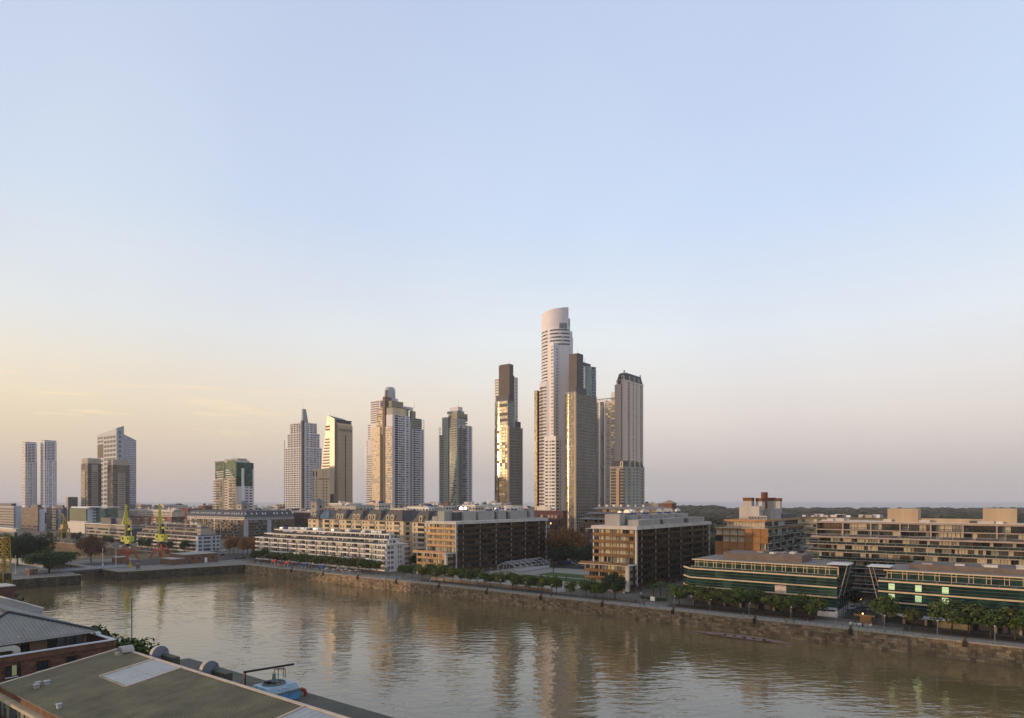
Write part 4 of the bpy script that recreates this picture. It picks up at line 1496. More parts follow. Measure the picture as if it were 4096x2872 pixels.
# ================================================================ the waterside blocks
def s_parapet(mb, w, h):
    mb.box(0, w, -1.35, -.02, 0, h, 0)
def s_parapet2(mb, w, h):
    mb.box(0, w, -1.3, -1.2, h * .68, h, 1)
    mb.box(0, w, -1.35, -.02, 0, h * .62, 0)
    n = max(2, round(w / 1.6))
    for k in range(n + 1):
        x = min(w - .06, w * k / n)
        mb.box(x, x + .05, -1.3, -1.2, h * .62, h * .7, 1)
style('par_white', s_parapet2, [white, black])
style('par_cream', s_parapet, [cream, black])
style('par_grey', s_parapet, [beigegrey, black])
style('par_olive', s_parapet, [olive, black])
style('par_brown', s_parapet, [M('olive_brown_render', (.16, .14, .10), .8, .12, .2, streak=True), black])
style('par_off', s_parapet, [offwhite, black])

def vent(b, x, y, z, r=1.3, ang=0.0):
    """hooded round roof vent on a small blue base"""
    mb = MB()
    mb.box(x - .7, x + .7, y - .7, y + .7, z, z + 1.0, 1)
    n = 10
    c, s = math.cos(ang), math.sin(ang)
    i = len(mb.v)
    for k in range(n + 1):
        a = math.pi * (k / n) * 1.05 - .1
        for w in (-.75, .75):
            lx, lz = r * math.cos(a), r * math.sin(a) + 1.0
            mb.v.append((x + lx * c - w * s, y + lx * s + w * c, z + lz))
    for k in range(n):
        mb.f.append((i + 2 * k, i + 2 * k + 1, i + 2 * k + 3, i + 2 * k + 2))
        mb.m.append(0)
    for side in (0, 1):
        mb.f.append(tuple(i + 2 * k + side for k in range(n + 1)))
        mb.m.append(0)
    b.part('roof_vent', mb, [M('polished_vent', (.62, .60, .56), .28, .08, .5, metal=.75), bluecloth])

def bronze_block(label, p0, boxes, vents, planted):
    Wd, D = 22.0, 85.0
    b = Bld('apartment_block', label, 'apartment building', p0, 263, Wd, D)
    FL = [2.4 + 3.09 * k for k in range(9)]
    b.box('core', brown, 1.7, Wd - 1.7, 1.9, D - 1.9, 0, 27.0)
    b.box('lower_core', brown, 1.7, Wd - 1.7, -5.8, 1.9, 0, 11.6)
    for k in range(8):
        b.box('floor_slab', bronze_dk, -.1, Wd, -7.4 if k < 3 else 0, D, FL[k] - .16, FL[k] + .10)
    sx = 24
    for k in range(8):
        z = FL[k] + .1
        h = 2.82
        y = -5.8 if k < 3 else 1.9
        if k == 3:
            y = 1.9
        n = 6
        for i in range(n):
            st = RN.choice(['d_or', 'd_or2', 'd_or', 'd_bz4', 'd_bz3', 'd_or'] if k > 2 else ['d_bz4', 'd_bz', 'd_bz3', 'd_bz4'])
            b.piece('glazed_door', (0, y, 0), 1.7 + (Wd - 3.4) * i / n + .15, z, (Wd - 3.4) / n - .3, h, st)
            if k != 3:
                b.piece('balcony_railing', (0, -7.4 if k < 3 else 0, 0), Wd * i / n, z, Wd / n - .05, 1.15, 'r_bronze')
        for i in range(n + 1):
            b.piece('screen_post', (0, (-7.3 if k < 3 else .2), 0), min(Wd - .3, Wd * i / n), z, .16 if i % 2 else .3, h, 'f_bronze' if i % 2 else ('f_conc' if i in (2, 4) else 'f_bronze'), -.3)
        for i in range(-2 if k < 3 else 0, sx):
            ww = D / sx
            st = 'd_bz4' if i < (0 if k < 3 else 1) else RN.choice(BZ_MIX)
            if k == 5 and i == 14 and planted:
                st = 'd_bz3'
            b.piece('glazed_door', (Wd - 1.7, 0, math.pi / 2), ww * i + .12, z, ww - .24, h, st)
            b.piece('balcony_railing', b.FS, ww * i, z, ww - .04, 1.12, 'r_bronze')
            if i % 2 == 0:
                b.piece('screen_post', b.FS, ww * i, z, .14, h, 'f_bronze', -.3)
            if i % 4 == 2:
                b.piece('party_wall', (Wd - 1.3, 0, math.pi / 2), ww * i - .2, z, .5, h, 'f_conc')
    b.box('corner_column', conc_pale, Wd - .75, Wd + .05, -.1, .9, 2.4, 27.0)
    b.box('corner_column', conc_pale, Wd - 1.5, Wd + .06, -7.5, -6.3, .9, 11.6)
    b.box('edge_column', offwhite, 0, .45, -7.3, -6.8, 0, 11.6)
    b.box('edge_column', offwhite, 0, .45, .1, .6, 11.9, 27.0)
    b.box('edge_column', conc_pale, Wd - .7, Wd + .04, D - .8, D + .04, 0, 27.0)
    for i in range(13):
        y = -5.5 + i * 7.2
        b.box('ground_column', concrete, Wd - 2.6, Wd - 1.4, y, y + 1.1, 0, 2.24)
    for i in range(4):
        b.box('ground_column', concrete, 1 + i * 6, 2 + i * 6, -7, -6.1, 0, 2.24)
    b.box('roof_slab', conc_pale, -.5, Wd + .5, -.6, D + .6, 27.1, 28.5)
    b.box('roof_lip', conc_pale, -3.6, Wd + .7, -.8, D + 2.2, 27.0, 27.12)
    b.box('terrace_slab', conc_pale, -2.6, Wd + .4, -8.2, -.15, 11.62, 11.9)
    for i in range(6):
        b.piece('balcony_railing', (0, -7.9, 0), -2 + (Wd + 2) * i / 6, 11.92, (Wd + 2) / 6 - .05, 1.05, 'r_bronze')
    b.box('planter', concrete, 5, 10, -2.2, -1.2, 11.92, 12.5)
    b.box('terrace_table', offwhite, 13, 15, -4, -3, 12.5, 12.6)
    for (x0, x1, y0, y1, h, m) in boxes:
        b.box('roof_box', concrete if m == 0 else darkgrey, x0, x1, y0, y1, 28.5, 28.5 + h)
    for (x, y, z, r, a) in vents:
        vent(b, x, y, z, r, a)
    b.finish()
    return b

gA = [(5.5, 10.5, 3.2, 9.5, 5.4, 0), (1.5, 5.4, 3.0, 8, 2.4, 0)]
y = 9.6
for k, (ln, m) in enumerate(((5, 1), (10, 0), (2, 1), (9, 0), (5.5, 0), (3.5, 1), (7.5, 0), (4.5, 1), (5, 0), (12, 0), (3.5, 1), (4, 0))):
    gA.append((6 if m == 0 else 8, 15 if m == 0 else 13, y, y + ln - .05, 5.2 if m == 0 else 4.7, m))
    y += ln
gA.append((17, 21, 55, 80, .8, 0))
vA = [(12, 16 + 0, 33.7, 1.5, 0), (12, 19.5, 33.7, 1.5, 0), (12, 38, 33.7, 1.5, .4), (12, 41, 33.7, 1.4, .4), (12, 47, 33.7, 1.3, 1.4), (12, 58, 33.7, 1.5, .3), (12, 62, 33.7, 1.6, .3), (12, 65.5, 33.7, 1.6, .3), (12, 76, 33.7, 1.4, .2)]
bronze_block('bronze screened apartment block behind the quay trees, the one left of the lawns', -262, gA, vA, False)
gB = [(4.5, 12, 3.0, 8.0, 5.0, 0), (16, 21, 3.6, 8.5, 2.6, 0)]
y = 8.2
for k, (ln, m) in enumerate(((3, 1), (8, 0), (3, 1), (9, 0), (4, 1), (12, 0), (4, 1), (9, 0), (3, 1), (14, 0))):
    gB.append((5 if m == 0 else 7, 13 if m == 0 else 11, y, y + ln - .05, 4.6 if m == 0 else 3.0, m))
    y += ln
y = 8.6
for k, (ln, m) in enumerate(((17, 0), (5, 1), (22, 0), (7, 1), (20, 0))):
    gB.append((15.6 if m == 0 else 17, 21 if m == 0 else 20, y, y + ln - .05, 2.7 if m == 0 else 2.2, m))
    y += ln
vB = [(9, 9, 33.2, .9, 0), (9, 16, 33.1, 1.5, 0), (9, 19.5, 33.1, 1.5, 0), (9, 23, 33.1, 1.5, .5), (9, 33, 33.1, 1.4, 1.2), (9, 36, 33.1, 1.2, .4), (9, 50, 33.1, 1.6, .3), (9, 58, 33.1, 1.6, .3), (9, 62, 33.1, 1.6, .2), (9, 73, 33.1, 1.4, 1.2)]
bronze_block('bronze screened apartment block with a sunlit end wall, right of the lawns', -156, gB, vB, True)

# ---------------------------------------------------------------- long white terraced block
b = Bld('terraced_block', 'long low white apartment block with stepped top terraces and continuous balconies', 'apartment building', -409, 250, 129, 16.6)
W_, D_ = b.W, b.D
b.box('wall', white, 0, W_, 1.6, D_, 0, 15.0)
b.box('west_end', white, W_ - 8, W_, 0, 1.6, 2.6, 15.0)
b.box('upper_storey', white, 7, W_ - 2.5, 3.6, D_ - 4.6, 15.0, 17.8)
b.box('top_storey', white, 15, W_ - 3.2, 5.4, D_ - 8.2, 17.8, 20.6)
b.box('roof_edge', white, -.4, W_ + .3, -.5, D_ + .3, 14.9, 15.35)
b.box('roof_edge', white, 6, W_ - 2.1, 2.4, D_ - 4.2, 17.6, 18.05)
b.box('roof_edge', white, 14, W_ - 2.8, 4.4, D_ - 7.8, 20.4, 20.85)
nm = 12
mw = 121.0 / nm
for k in range(5):
    z = 1.0 + 2.8 * k
    for i in range(nm):
        x = i * mw
        st = .55 if i % 2 else 0
        b.piece('balcony', (0, st + .5, 0), x + .25, z - .35, mw * .55, 1.3, 'par_white')
        b.piece('balcony', (0, st + 1.1, 0), x + mw * .58, z - .35, mw * .40, 1.3, 'par_white')
        xs_ = x + .4
        for wd, st_ in ((1.9, HOME_MIX), (2.4, HOME_MIX), (1.2, ['w_white', 'w_white_c']), (2.6, HOME_MIX)):
            b.piece('window', (0, 1.6, 0), xs_, z + .25, wd - .25, 2.0, st_)
            xs_ += wd + .25
        b.box('joint', M('grey_joint', (.34, .34, .36)), x - .16, x + .16, .2, 1.7, 1, 14.9) if k == 0 else None
    for s0, w in ((.6, 2.2), (3.2, 2.2), (8.6, 1.0), (10.4, .9)):
        b.piece('window', (W_, 0, math.pi / 2), s0, z + .5, w, 1.7, ['w_white', 'w_white_m', 'w_white_c'])
    b.piece('balcony', (W_ + .1, 0, math.pi / 2), D_ - 3, z - .35, 3.2, 1.2, 'par_brown', .0)
    for s0 in (.5, 4.2):
        b.piece('window', (W_ - 8, 0, 0), s0 + .2, z + .2, 3.0, 2.0, HOME_MIX)
    b.piece('balcony', (W_ - 8, 0, 0), .1, z - .35, 7.9, 1.25, 'par_white')
for lev, (zz, y0, xa, xb, n) in enumerate(((15.0, 3.6, 7, W_ - 2.5, 30), (17.8, 5.4, 15, W_ - 3.2, 26))):
    for i in range(n):
        w = (xb - xa) / n
        b.piece('window', (xa, y0, 0), w * i + .3, zz + .4, w - .7, 2.0, HOME_MIX + ['d_white'])
    for i in range(int((xb - xa) / 6)):
        b.piece('terrace_railing', (xa, y0 - 2.6, 0), 6 * i, zz + .36, 5.95, 1.0, 'r_dark')
        if RN.random() < .55:
            x = xa + 6 * i + RN.uniform(0, 3)
            b.box('glass_divider', g_mid, x, x + .1, y0 - 2.4, y0 - .1, zz + .36, zz + 2.0)
    for i in range(2):
        b.piece('window', (xb, y0, math.pi / 2), .8 + 2.6 * i, zz + .6, 2.0, 1.7, ['w_white', 'w_white_c'])
for x, w in ((26, 5), (32, 5), (50, 7), (66, 4)):
    mb = MB()
    mb.face([(x, 2.9, 17.3 if w == 7 else 19.6), (x + w, 2.9, 17.3 if w == 7 else 19.6), (x + w, 5.6, 17.9 if w == 7 else 20.3), (x, 5.6, 17.9 if w == 7 else 20.3)])
    mb.face([(x, 2.9, 17.2 if w == 7 else 19.5), (x, 5.6, 17.8 if w == 7 else 20.2), (x + w, 5.6, 17.8 if w == 7 else 20.2), (x + w, 2.9, 17.2 if w == 7 else 19.5)])
    b.part('awning', mb, white)
for x in (86.0, 86.0):
    pass
b.box('hedge', lawnm, 97, 99.5, 3.3, 4.2, 15.3, 17.2)
b.box('hedge', lawnm, 97, 99.5, 5.2, 5.9, 18.1, 20.0)
roofstuff(b, 16, W_ - 5, 6, D_ - 9, 20.85, 34, [white, white, steel, whitemetal, bluecloth, darkgrey], 1.7)
for i in range(26):
    b.piece('roof_railing', (15, 5.0, 0), i * 4.2, 20.85, 4.15, .8, 'b_black')
mb = MB()
for i in range(5):
    mb.box(W_ - 8 + i * 2, W_ - 7.4 + i * 2, .6, 1.4, 0, 2.6)
b.part('ground_columns', mb, concrete)
b.finish()

# ---------------------------------------------------------------- cream mansard block
def cream_block(label, p, q, Wd, D, dorms, gables, floors=8, name='mansard_block'):
    b = Bld(name, label, 'apartment building', p, q, Wd, D)
    ze, zr = 26.7, 32.6
    b.box('wall', cream, 0, Wd, 0, D, 0, ze)
    mb = MB()
    sl = 3.6
    mb.prism([(-.4, -.5), (Wd + .4, -.5), (Wd + .4, D), (-.4, D)], ze, ze + .35)
    i = len(mb.v)
    mb.v += [(-.2, 0, ze + .35), (Wd + .2, 0, ze + .35), (Wd + .2, D, ze + .35), (-.2, D, ze + .35), (sl, sl + 1.5, zr), (Wd - sl, sl + 1.5, zr), (Wd - sl, D - sl, zr), (sl, D - sl, zr)]
    for f in ((0, 1, 5, 4), (1, 2, 6, 5), (2, 3, 7, 6), (3, 0, 4, 7), (4, 5, 6, 7)):
        mb.f.append(tuple(i + j for j in f))
        mb.m.append(0)
    b.part('roof', mb, slate)
    for g0, g1 in gables:
        mb = MB()
        c = (g0 + g1) / 2
        mb.v += [(g0, -.35, ze + .4), (g1, -.35, ze + .4), (g1 - 2.2, 2.2, zr + .7), (g0 + 3.4, 2.2, zr + .7), (g0, 14, ze + .4), (g1, 14, ze + .4), (g1 - 2.2, 14, zr + .7), (g0 + 3.4, 14, zr + .7)]
        for f in ((0, 1, 2, 3), (1, 5, 6, 2), (4, 0, 3, 7), (3, 2, 6, 7)):
            mb.f.append(f)
            mb.m.append(0)
        b.part('roof_gable', mb, M('painted_lit_slate', (.085, .075, .068), .6, .15, .4))  # lighter, warmer copy of the slate; light put into the gable colour
    for x in dorms:
        b.piece('dormer', b.FW, x - 1.3, ze + .45, 2.6, 3.6, 'a_dorm', .25)
    for k in range(8):
        z = 1.6 + 3.15 * k
        x = 1.5
        j = 0
        while x < Wd - 4:
            t = (j + (k // 8)) % 5
            if t == 0:
                b.piece('window', b.FW, x, z + .6, 1.3, 1.6, ['w_cream', 'w_cream_m'])
                x += 3.4
            elif t == 1:
                w = min(5.6, Wd - 1 - x)
                b.piece('loggia', b.FW, x, z + .3, w, 2.1, ['d_dark', 'd_curt3', 'd_mid'])
                b.piece('balcony', b.FW, x - .2, z - .3, w + .4, 1.0, 'par_cream', -.6)
                x += 7.0
            elif t == 2:
                b.piece('window', b.FW, x, z + .6, 1.5, 1.6, ['w_cream', 'w_white_c'])
                x += 3.2
            elif t == 3:
                b.piece('window', b.FW, x, z + .6, 1.2, 1.6, ['w_cream', 'w_cream_m'])
                x += 3.6
            else:
                w = min(5.2, Wd - 1 - x)
                b.piece('loggia', b.FW, x, z + .3, w, 2.1, ['d_curt3', 'd_dark', 'd_mid'])
                b.piece('balcony', b.FW, x - .2, z - .3, w + .4, 1.0, 'par_cream', -.6)
                x += 6.4
            j += 1
        for s in range(int(D / 7)):
            b.piece('window', b.FS, 2.0 + s * 7, z + .5, 3.2, 1.9, ['d_dark', 'd_mid', 'd_curt3'])
        for (f, ln) in ((b.FW, Wd), (b.FS, D)):
            b.piece('string_course', f, 0, z + 2.55, ln, .14, 'p_black' if False else 'p_curt4')
    mb = MB()
    for k in range(int(Wd / 2.6)):
        x = 3 + k * 2.6 + RN.uniform(-.6, .6)
        yy = RN.uniform(6, 12)
        h = RN.uniform(.5, 1.3)
        mb.box(x, x + RN.uniform(.5, 1.3), yy, yy + .8, zr - .1, zr + h)
    b.part('chimney_pots', mb, darkgrey, kind='stuff')
    return b

dx = lambda u, q: on_q(u, q)[0]
p0 = -407
b = cream_block('long cream block with a dark slate roof and arched dormers behind the white terraces', p0, 290, 98, 46,
                [dx(u, 289.7) - p0 for u in (1259, 1352, 1368, 1418, 1434, 1480, 1497, 1552, 1570)], [(27, 42), (44, 59), (61, 77), (79, 97)])
# glazed pavilion roof at the left end
mb = MB()
mb.v += [(9, -1, 27), (24, -1, 27), (24, 12, 27), (9, 12, 27), (16.5, 5.5, 34)]
for f in ((0, 1, 4), (1, 2, 4), (2, 3, 4), (3, 0, 4)):
    mb.f.append(f)
    mb.m.append(0)
b.part('glass_pavilion', mb, g_blue)
b.box('corner_bay', cream, 2, 14, -1.8, .5, 0, 26.5)
mb = MB()
mb.v += [(1.5, -2.3, 26.5), (14.5, -2.3, 26.5), (14.5, 8, 26.5), (1.5, 8, 26.5), (8, 4, 33.5)]
for f in ((0, 1, 4), (1, 2, 4), (2, 3, 4), (3, 0, 4)):
    mb.f.append(f)
    mb.m.append(0)
b.part('corner_roof', mb, slate)
for k in range(8):
    b.piece('window', (2, -1.8, 0), 1.4, 2.2 + 3.15 * k, 1.4, 1.6, ['w_cream', 'w_cream_m'])
    b.piece('window', (2, -1.8, 0), 6.0, 2.2 + 3.15 * k, 2.6, 1.6, ['w_cream', 'w_cream_m'])
b.finish()
p0 = -296
b = cream_block('cream block end with triple windows between the long cream block and the bronze block', p0, 285, 30, 40,
                [dx(u, 284.7) - p0 for u in (1684,)], [(1, 14)])
b.finish()

# ---------------------------------------------------------------- dark mansard block with skylights
b = Bld('mansard_block', 'long brown brick block with a dark mansard roof dotted with small skylights', 'apartment building', -745, 368, 120, 60)
W_, D_ = b.W, b.D
b.box('wall', brownbrick, 0, W_, 0, D_, 0, 19.6)
b.box('attic', offwhite, 1.5, W_ - 1.5, 2.0, D_, 19.6, 22.6)
b.box('attic_side', M('blue_white_render', (.40, .42, .46), .7, .1, .2), W_ - 1.5, W_ - 1.3, 2.0, D_, 19.9, 22.6)
mb = MB()
i = len(mb.v)
mb.v += [(.5, 1.2, 22.6), (W_ - .6, 1.2, 22.6), (W_ - .6, D_, 22.6), (.5, D_, 22.6), (3, 6.4, 28.8), (W_ - 4.6, 6.4, 28.8), (W_ - 4.6, D_ - 2, 28.8), (3, D_ - 2, 28.8)]
for f in ((0, 1, 5, 4), (1, 2, 6, 5), (2, 3, 7, 6), (3, 0, 4, 7), (4, 5, 6, 7)):
    mb.f.append(f)
    mb.m.append(0)
b.part('roof', mb, slate)
sky_m = M('skylight_pane', (.75, .76, .78), .25, .05, 1, spec=.6)
sk_me = MB()
sk_me.box(-.55, .55, -.08, .12, -1.0, 1.0)
sk_me = sk_me.mesh('skylight', [sky_m])
tilt = math.atan2(5.2, 6.2)
for u in (768, 776, 787, 794, 806, 814, 823, 832, 841, 850, 858, 873, 880, 900, 908, 915, 928, 937, 946, 955, 967):
    x = on_q(u, 372)[0] - b.p
    o = add_obj('skylight', sk_me, b.o, (x, 1.2 + 5.2 * .55 - .06, 22.6 + 6.2 * .55))
    o.rotation_euler = (-tilt, 0, 0)
tilt2 = math.atan2(4.0, 6.2)
for u in (984, 1009, 1028, 1052, 1063, 1098, 1110, 1131, 1149, 1172):
    y = on_p(u, b.p + W_ - 2)[0] - b.q
    o = add_obj('skylight', sk_me, b.o, (W_ - .6 - 4 * .55 + .06, y, 22.6 + 6.2 * .55))
    o.rotation_euler = (-tilt2, 0, math.pi / 2)
for k in range(6):
    z = 2 + 3.0 * k
    x = 1.0
    j = 0
    while x < W_ - 6:
        w = (11, 3.4, 8.5, 2.6)[j % 4]
        if j % 2 == 0:
            for m in range(int(w / 2.1)):
                b.piece('window', b.FW, x + m * 2.1, z + .2, 1.9, 2.1, ['d_curt', 'd_dark', 'd_mid', 'd_curt3', 'd_dark'])
            b.piece('balcony', b.FW, x - .4, z - .35, w + .3, 1.1, 'par_brown')
        else:
            b.piece('window', b.FW, x + .6, z + .5, 1.5, 1.5, ['w_brick', 'w_brick_c'])
            if j % 4 == 1:
                b.box('pale_strip', offwhite if j % 8 == 1 else redbrick, x - .2, x + w - .6, -.12, .2, 2, 19.6) if k == 0 else None
        x += w
        j += 1
    s = 1.5
    j = 0
    while s < D_ - 8:
        if j % 3 == 0:
            b.piece('window', b.FS, s, z + .4, 2.6, 1.9, ['w_white', 'w_white_m'])
            if k == 0:
                b.box('pale_strip', M('blue_white_render', (.40, .42, .46)), W_, W_ + .2, s - 1, s + 4, 2, 19.2)
            s += 6
        else:
            for m in range(4):
                b.piece('window', b.FS, s + m * 2.2, z + .2, 2.0, 2.0, ['d_dark', 'd_mid', 'd_curt3', 'd_dark'])
            b.piece('balcony', b.FS, s - .4, z - .35, 9.4, 1.1, 'par_brown')
            s += 10
        j += 1
for i in range(42):
    b.piece('window', (1.5, 2, 0), 1 + i * 2.75, 20.4, 2.0, 1.6, ['w_white', 'w_white_m', 'w_white_c'])
for i in range(20):
    b.piece('window', (W_ - 1.3, 2, math.pi / 2), 1 + i * 2.8, 20.5, 1.9, 1.5, ['w_white', 'w_white_m'])
mb = MB()
for k in range(70):
    x, y = RN.uniform(3, W_ - 6), RN.uniform(7, 20)
    mb.box(x, x + RN.uniform(.4, 1.4), y, y + .7, 28.7, 28.8 + RN.uniform(.3, 1.2))
b.part('chimney_pots', mb, darkgrey, kind='stuff')
b.finish()

# ---------------------------------------------------------------- low terraced grey block by the cranes
b = Bld('terraced_block', 'low beige and navy terraced block beside the right hand lime green crane', 'apartment building', -604, 257, 104, 18)
W_, D_ = b.W, b.D
navy = M('navy_render', (.045, .055, .085), .7, .12, .2)
pale = M('pale_blue_render', (.42, .46, .50), .7, .1, .2, streak=True)
b.box('wall', offwhite, 0, W_, 1, D_, 0, 12.4)
b.box('end_wall', pale, W_ - 3, W_ + .1, 0, D_, 0, 12.4)
for k, (z, ins) in enumerate(((12.4, 2.4), (15.2, 4.2), (18.0, 6.2))):
    b.box('stepped_storey', beigegrey, 3 + 4 * k, W_ - 2 - 3.5 * k, 1 + ins, D_ - ins, z, z + 2.7)
    for i in range(34 - 3 * k):
        b.piece('window', (4 + 4 * k, 1 + ins, 0), i * 2.75, z + .35, 2.3, 1.9, ['d_mid', 'd_dark', 'd_curt3', 'd_mid'])
    b.box('terrace_edge', navy if k != 1 else beigegrey, 2 + 4 * k, W_ - 1 - 3.5 * k, -1.4 + ins, D_ - ins + 1.4, z - .2, z + .55)
for k in range(4):
    z = .6 + 2.95 * k
    for i in range(44):
        b.piece('window', (1, 1, 0), i * 2.3, z + .3, 2.0, 1.9, ['d_mid', 'd_dark', 'd_curt3', 'd_dark', 'd_mid', 'd_bz5'])
    for i in range(10):
        b.piece('balcony', (1, 1, 0), i * 10.2, z - .5, 9.9, .95, 'par_off' if i % 2 else 'par_grey')
    b.box('navy_band', navy, -.2, W_ - 3, -.55, .9, z + 2.0, z + 2.42)
    for s0, w in ((.8, 2.4), (4.6, 5.6), (12.0, 1.8), (14.8, 2.4)):
        b.piece('window', (W_ + .1, 0, math.pi / 2), s0, z + .4, w, 1.9, ['d_white', 'd_wmid', 'd_mid'])
roofstuff(b, 16, W_ - 14, 8, D_ - 7, 20.7, 16, [white, offwhite, navy, greygreen], 1.5)
b.finish()

# ---------------------------------------------------------------- offices at the left
b = tower('office_block', 'low striped office block with a flat roof and dark glass end behind the left crane', 346, 528, 580, 621, cat='office building')
W_, D_ = b.W, b.D
b.box('wall', g_dark, 0, W_, 0, D_, 0, 15.6)
for z in (2.4, 5.6, 8.8, 12.0):
    b.box('spandrel', beigegrey, -.3, W_ - .2, -.35, 1, z, z + 1.5)
b.box('parapet_band', beigegrey, -.3, W_ + .3, -.35, D_, 13.4, 15.2)
b.box('end_glass', M('blue_end_glass', (.05, .07, .09), .15, .1, .3, spec=.6), W_ - .2, W_ + .15, 0, D_, 0, 13.3)
b.box('roof_slab', steel, -2, W_ + 1.5, -1.8, D_ + 1.5, 15.9, 16.4)
for z in (3.9, 7.1, 10.3):
    for i in range(30):
        b.piece('window', b.FW, i * W_ / 30 + .1, z + .05, W_ / 30 - .2, 1.55, ['p_dark', 'p_mid', 'p_curt3', 'p_dark'], .05)
for k in range(10):
    b.piece('end_louvre', (W_ + .15, 0, math.pi / 2), .2, 1 + k * 1.2, D_ - .4, .12, 'p_mid', .02)
b.box('plant_box', darkgrey, ux(b, 455), W_ - 9, 2, 9, 16.4, 22.5)
b.box('plant_box', brown, ux(b, 500), ux(b, 521), 1.5, 9, 16.4, 21.5)
b.box('plant_box', darkgrey, ux(b, 400), ux(b, 440), 1, 10, 16.4, 22.5)
b.finish()

b = tower('office_block', 'white office building with a green glass cube front behind the cranes', 282, 347, 402, 800, cat='office building')
W_, D_ = b.W, b.D
zt = zat(2030, 800)
b.box('wall', M('bluish_white_render', (.58, .60, .66), .65, .07, .2), 0, W_, .6, D_, 0, zt)
b.box('glass_front', g_green2, -.4, W_ + .3, -.6, .6, 14.5, zt - 1.5)
b.box('plinth', offwhite, -1, W_ + 2, -3, 6, 0, 13.6)
for k in range(4):
    for i in range(6):
        b.piece('glass_panel', (0, -.6, 0), i * W_ / 6 + .15, 15 + k * 3.9, W_ / 6 - .3, 3.6, ['p_green2', 'p_teal', 'p_green2'], .02)
for k in range(5):
    b.piece('slot_window', b.FS, .42 * D_, 13 + k * 3.6, .55 * D_, 1.2, 'p_dark', .02)
b.box('roof_band', white, -4, W_ + 6, 2, D_ + 20, zt, zt + .8)
b.box('glass_wing', g_green2, W_ + .5, W_ + 26, 10, 24, 0, zt - 1)
for k in range(2):
    for i in range(8):
        b.piece('glass_panel', (W_ + .5, 10, 0), i * 3.15 + .15, 18 + k * 5.6, 2.85, 5.0, ['p_green2', 'p_teal'], .03)
b.box('slatted_wall', white, -14, -2, 4, 10, 0, zt - 1)
for i in range(5):
    b.piece('slot_window', (-14, 4, 0), .5 + 2.3 * i, 14, .8, zt - 17, 'p_mid', .02)
b.finish()

b = tower('brick_block', 'red brick apartment block with a pale two storey attic behind the cranes', 505, 686, 735, 768, cat='apartment building')
W_, D_ = b.W, b.D
b.box('wall', redbrick, 0, W_, 0, D_, 0, 20.7)
b.box('attic', offwhite, 2, W_ - 2, 1.6, D_, 20.7, 26.6)
b.box('roof', M('zinc_roof', (.36, .34, .34), .5, .1, .3), 1, W_ - 1, 3, D_ - 2, 26.6, 28.6)
for k in range(6):
    for i in range(26):
        if i % 5 in (0, 1, 3):
            b.piece('window', b.FW, 1 + i * (W_ - 2) / 26, 2.6 + k * 3.0, 1.8, 1.7, ['w_brick', 'w_brick_c', 'd_dark'])
        elif i % 5 == 2:
            b.piece('window', b.FW, 1 + i * (W_ - 2) / 26, 2.4 + k * 3.0, 3.2, 2.0, ['d_dark', 'd_curt3'])
            b.piece('balcony', b.FW, .2 + i * (W_ - 2) / 26, 1.8 + k * 3.0, 6.4, 1.0, 'par_off')
    for i in range(6):
        b.piece('window', b.FS, 2 + i * D_ / 6, 2.6 + k * 3, 2.2, 1.7, ['w_brick', 'd_dark'])
for z in (21.2, 24.0):
    for i in range(36):
        b.piece('window', (2, 1.6, 0), .6 + i * (W_ - 5) / 36, z, 2.0, 1.9, ['w_brick', 'w_brick_c', 'w_white_m'])
    b.box('attic_ledge', offwhite, 1, W_ - 1, .6, 2, z + 2.3, z + 2.6)
roofstuff(b, 4, W_ - 4, 8, D_ - 4, 28.6, 22, [offwhite, beigegrey, darkgrey, brown], 2.6)
b.finish()

for lab, uL, uC, uR, t_, vt, kind in (('grey stepped office block with dark window strips at the left edge of the picture', -90, 55, 88, 900, 2024, 0),
                                      ('brown and blue glass office block with a white stair shaft at the left', 86, 152, 178, 850, 2030, 1),
                                      ('dark striped office block partly hidden by the mustard crane', 186, 256, 268, 880, 2031, 2)):
    b = tower('office_block', lab, uL, uC, uR, t_, cat='office building')
    W_, D_ = b.W, b.D
    zt = zat(vt, t_)
    wall = (M('pale_grey_panel', (.36, .36, .35), .7, .1, .2), M('copper_glass', (.10, .075, .06), .2, .2, .2, spec=.6), darkgrey)[kind]
    b.box('wall', wall, 0, W_, 0, D_, 0, zt)
    b.box('stair_shaft', pale, W_ - (2 if kind != 2 else 20), W_ + (.6 if kind != 2 else -9), (-.5 if kind == 2 else D_ * .2), D_ * (1 if kind != 2 else .1), 0, zt - 2)
    n = int(zt / 3.6)
    for k in range(n):
        for i in range(10):
            b.piece('window', b.FW, i * W_ / 10 + .1, 1.5 + k * 3.6, W_ / 10 - .2, 1.7, [['p_dark', 'p_dark'], ['p_dark', 'p_blue', 'p_mid', 'p_curt4'], ['p_curt4', 'p_mid', 'p_dark']][kind], .05)
        b.piece('band', b.FW, 0, 3.6 + k * 3.6, W_, .9, ['p_curt3', 'p_curt4', 'p_curt3'][kind], .12)
        for i in range(3):
            b.piece('window', b.FS, 1 + i * D_ / 3, 1.5 + k * 3.6, D_ / 3 - 1.5, 1.5, ['p_dark', 'p_blue'], .05)
    b.box('roof_box', darkgrey, W_ * .5, W_ * .9, D_ * .2, D_ * .8, zt, zt + 3.5)
    roofstuff(b, 2, W_ * .5, 2, D_, zt, 5, [offwhite, darkgrey, beigegrey], 2.2)
    b.finish()

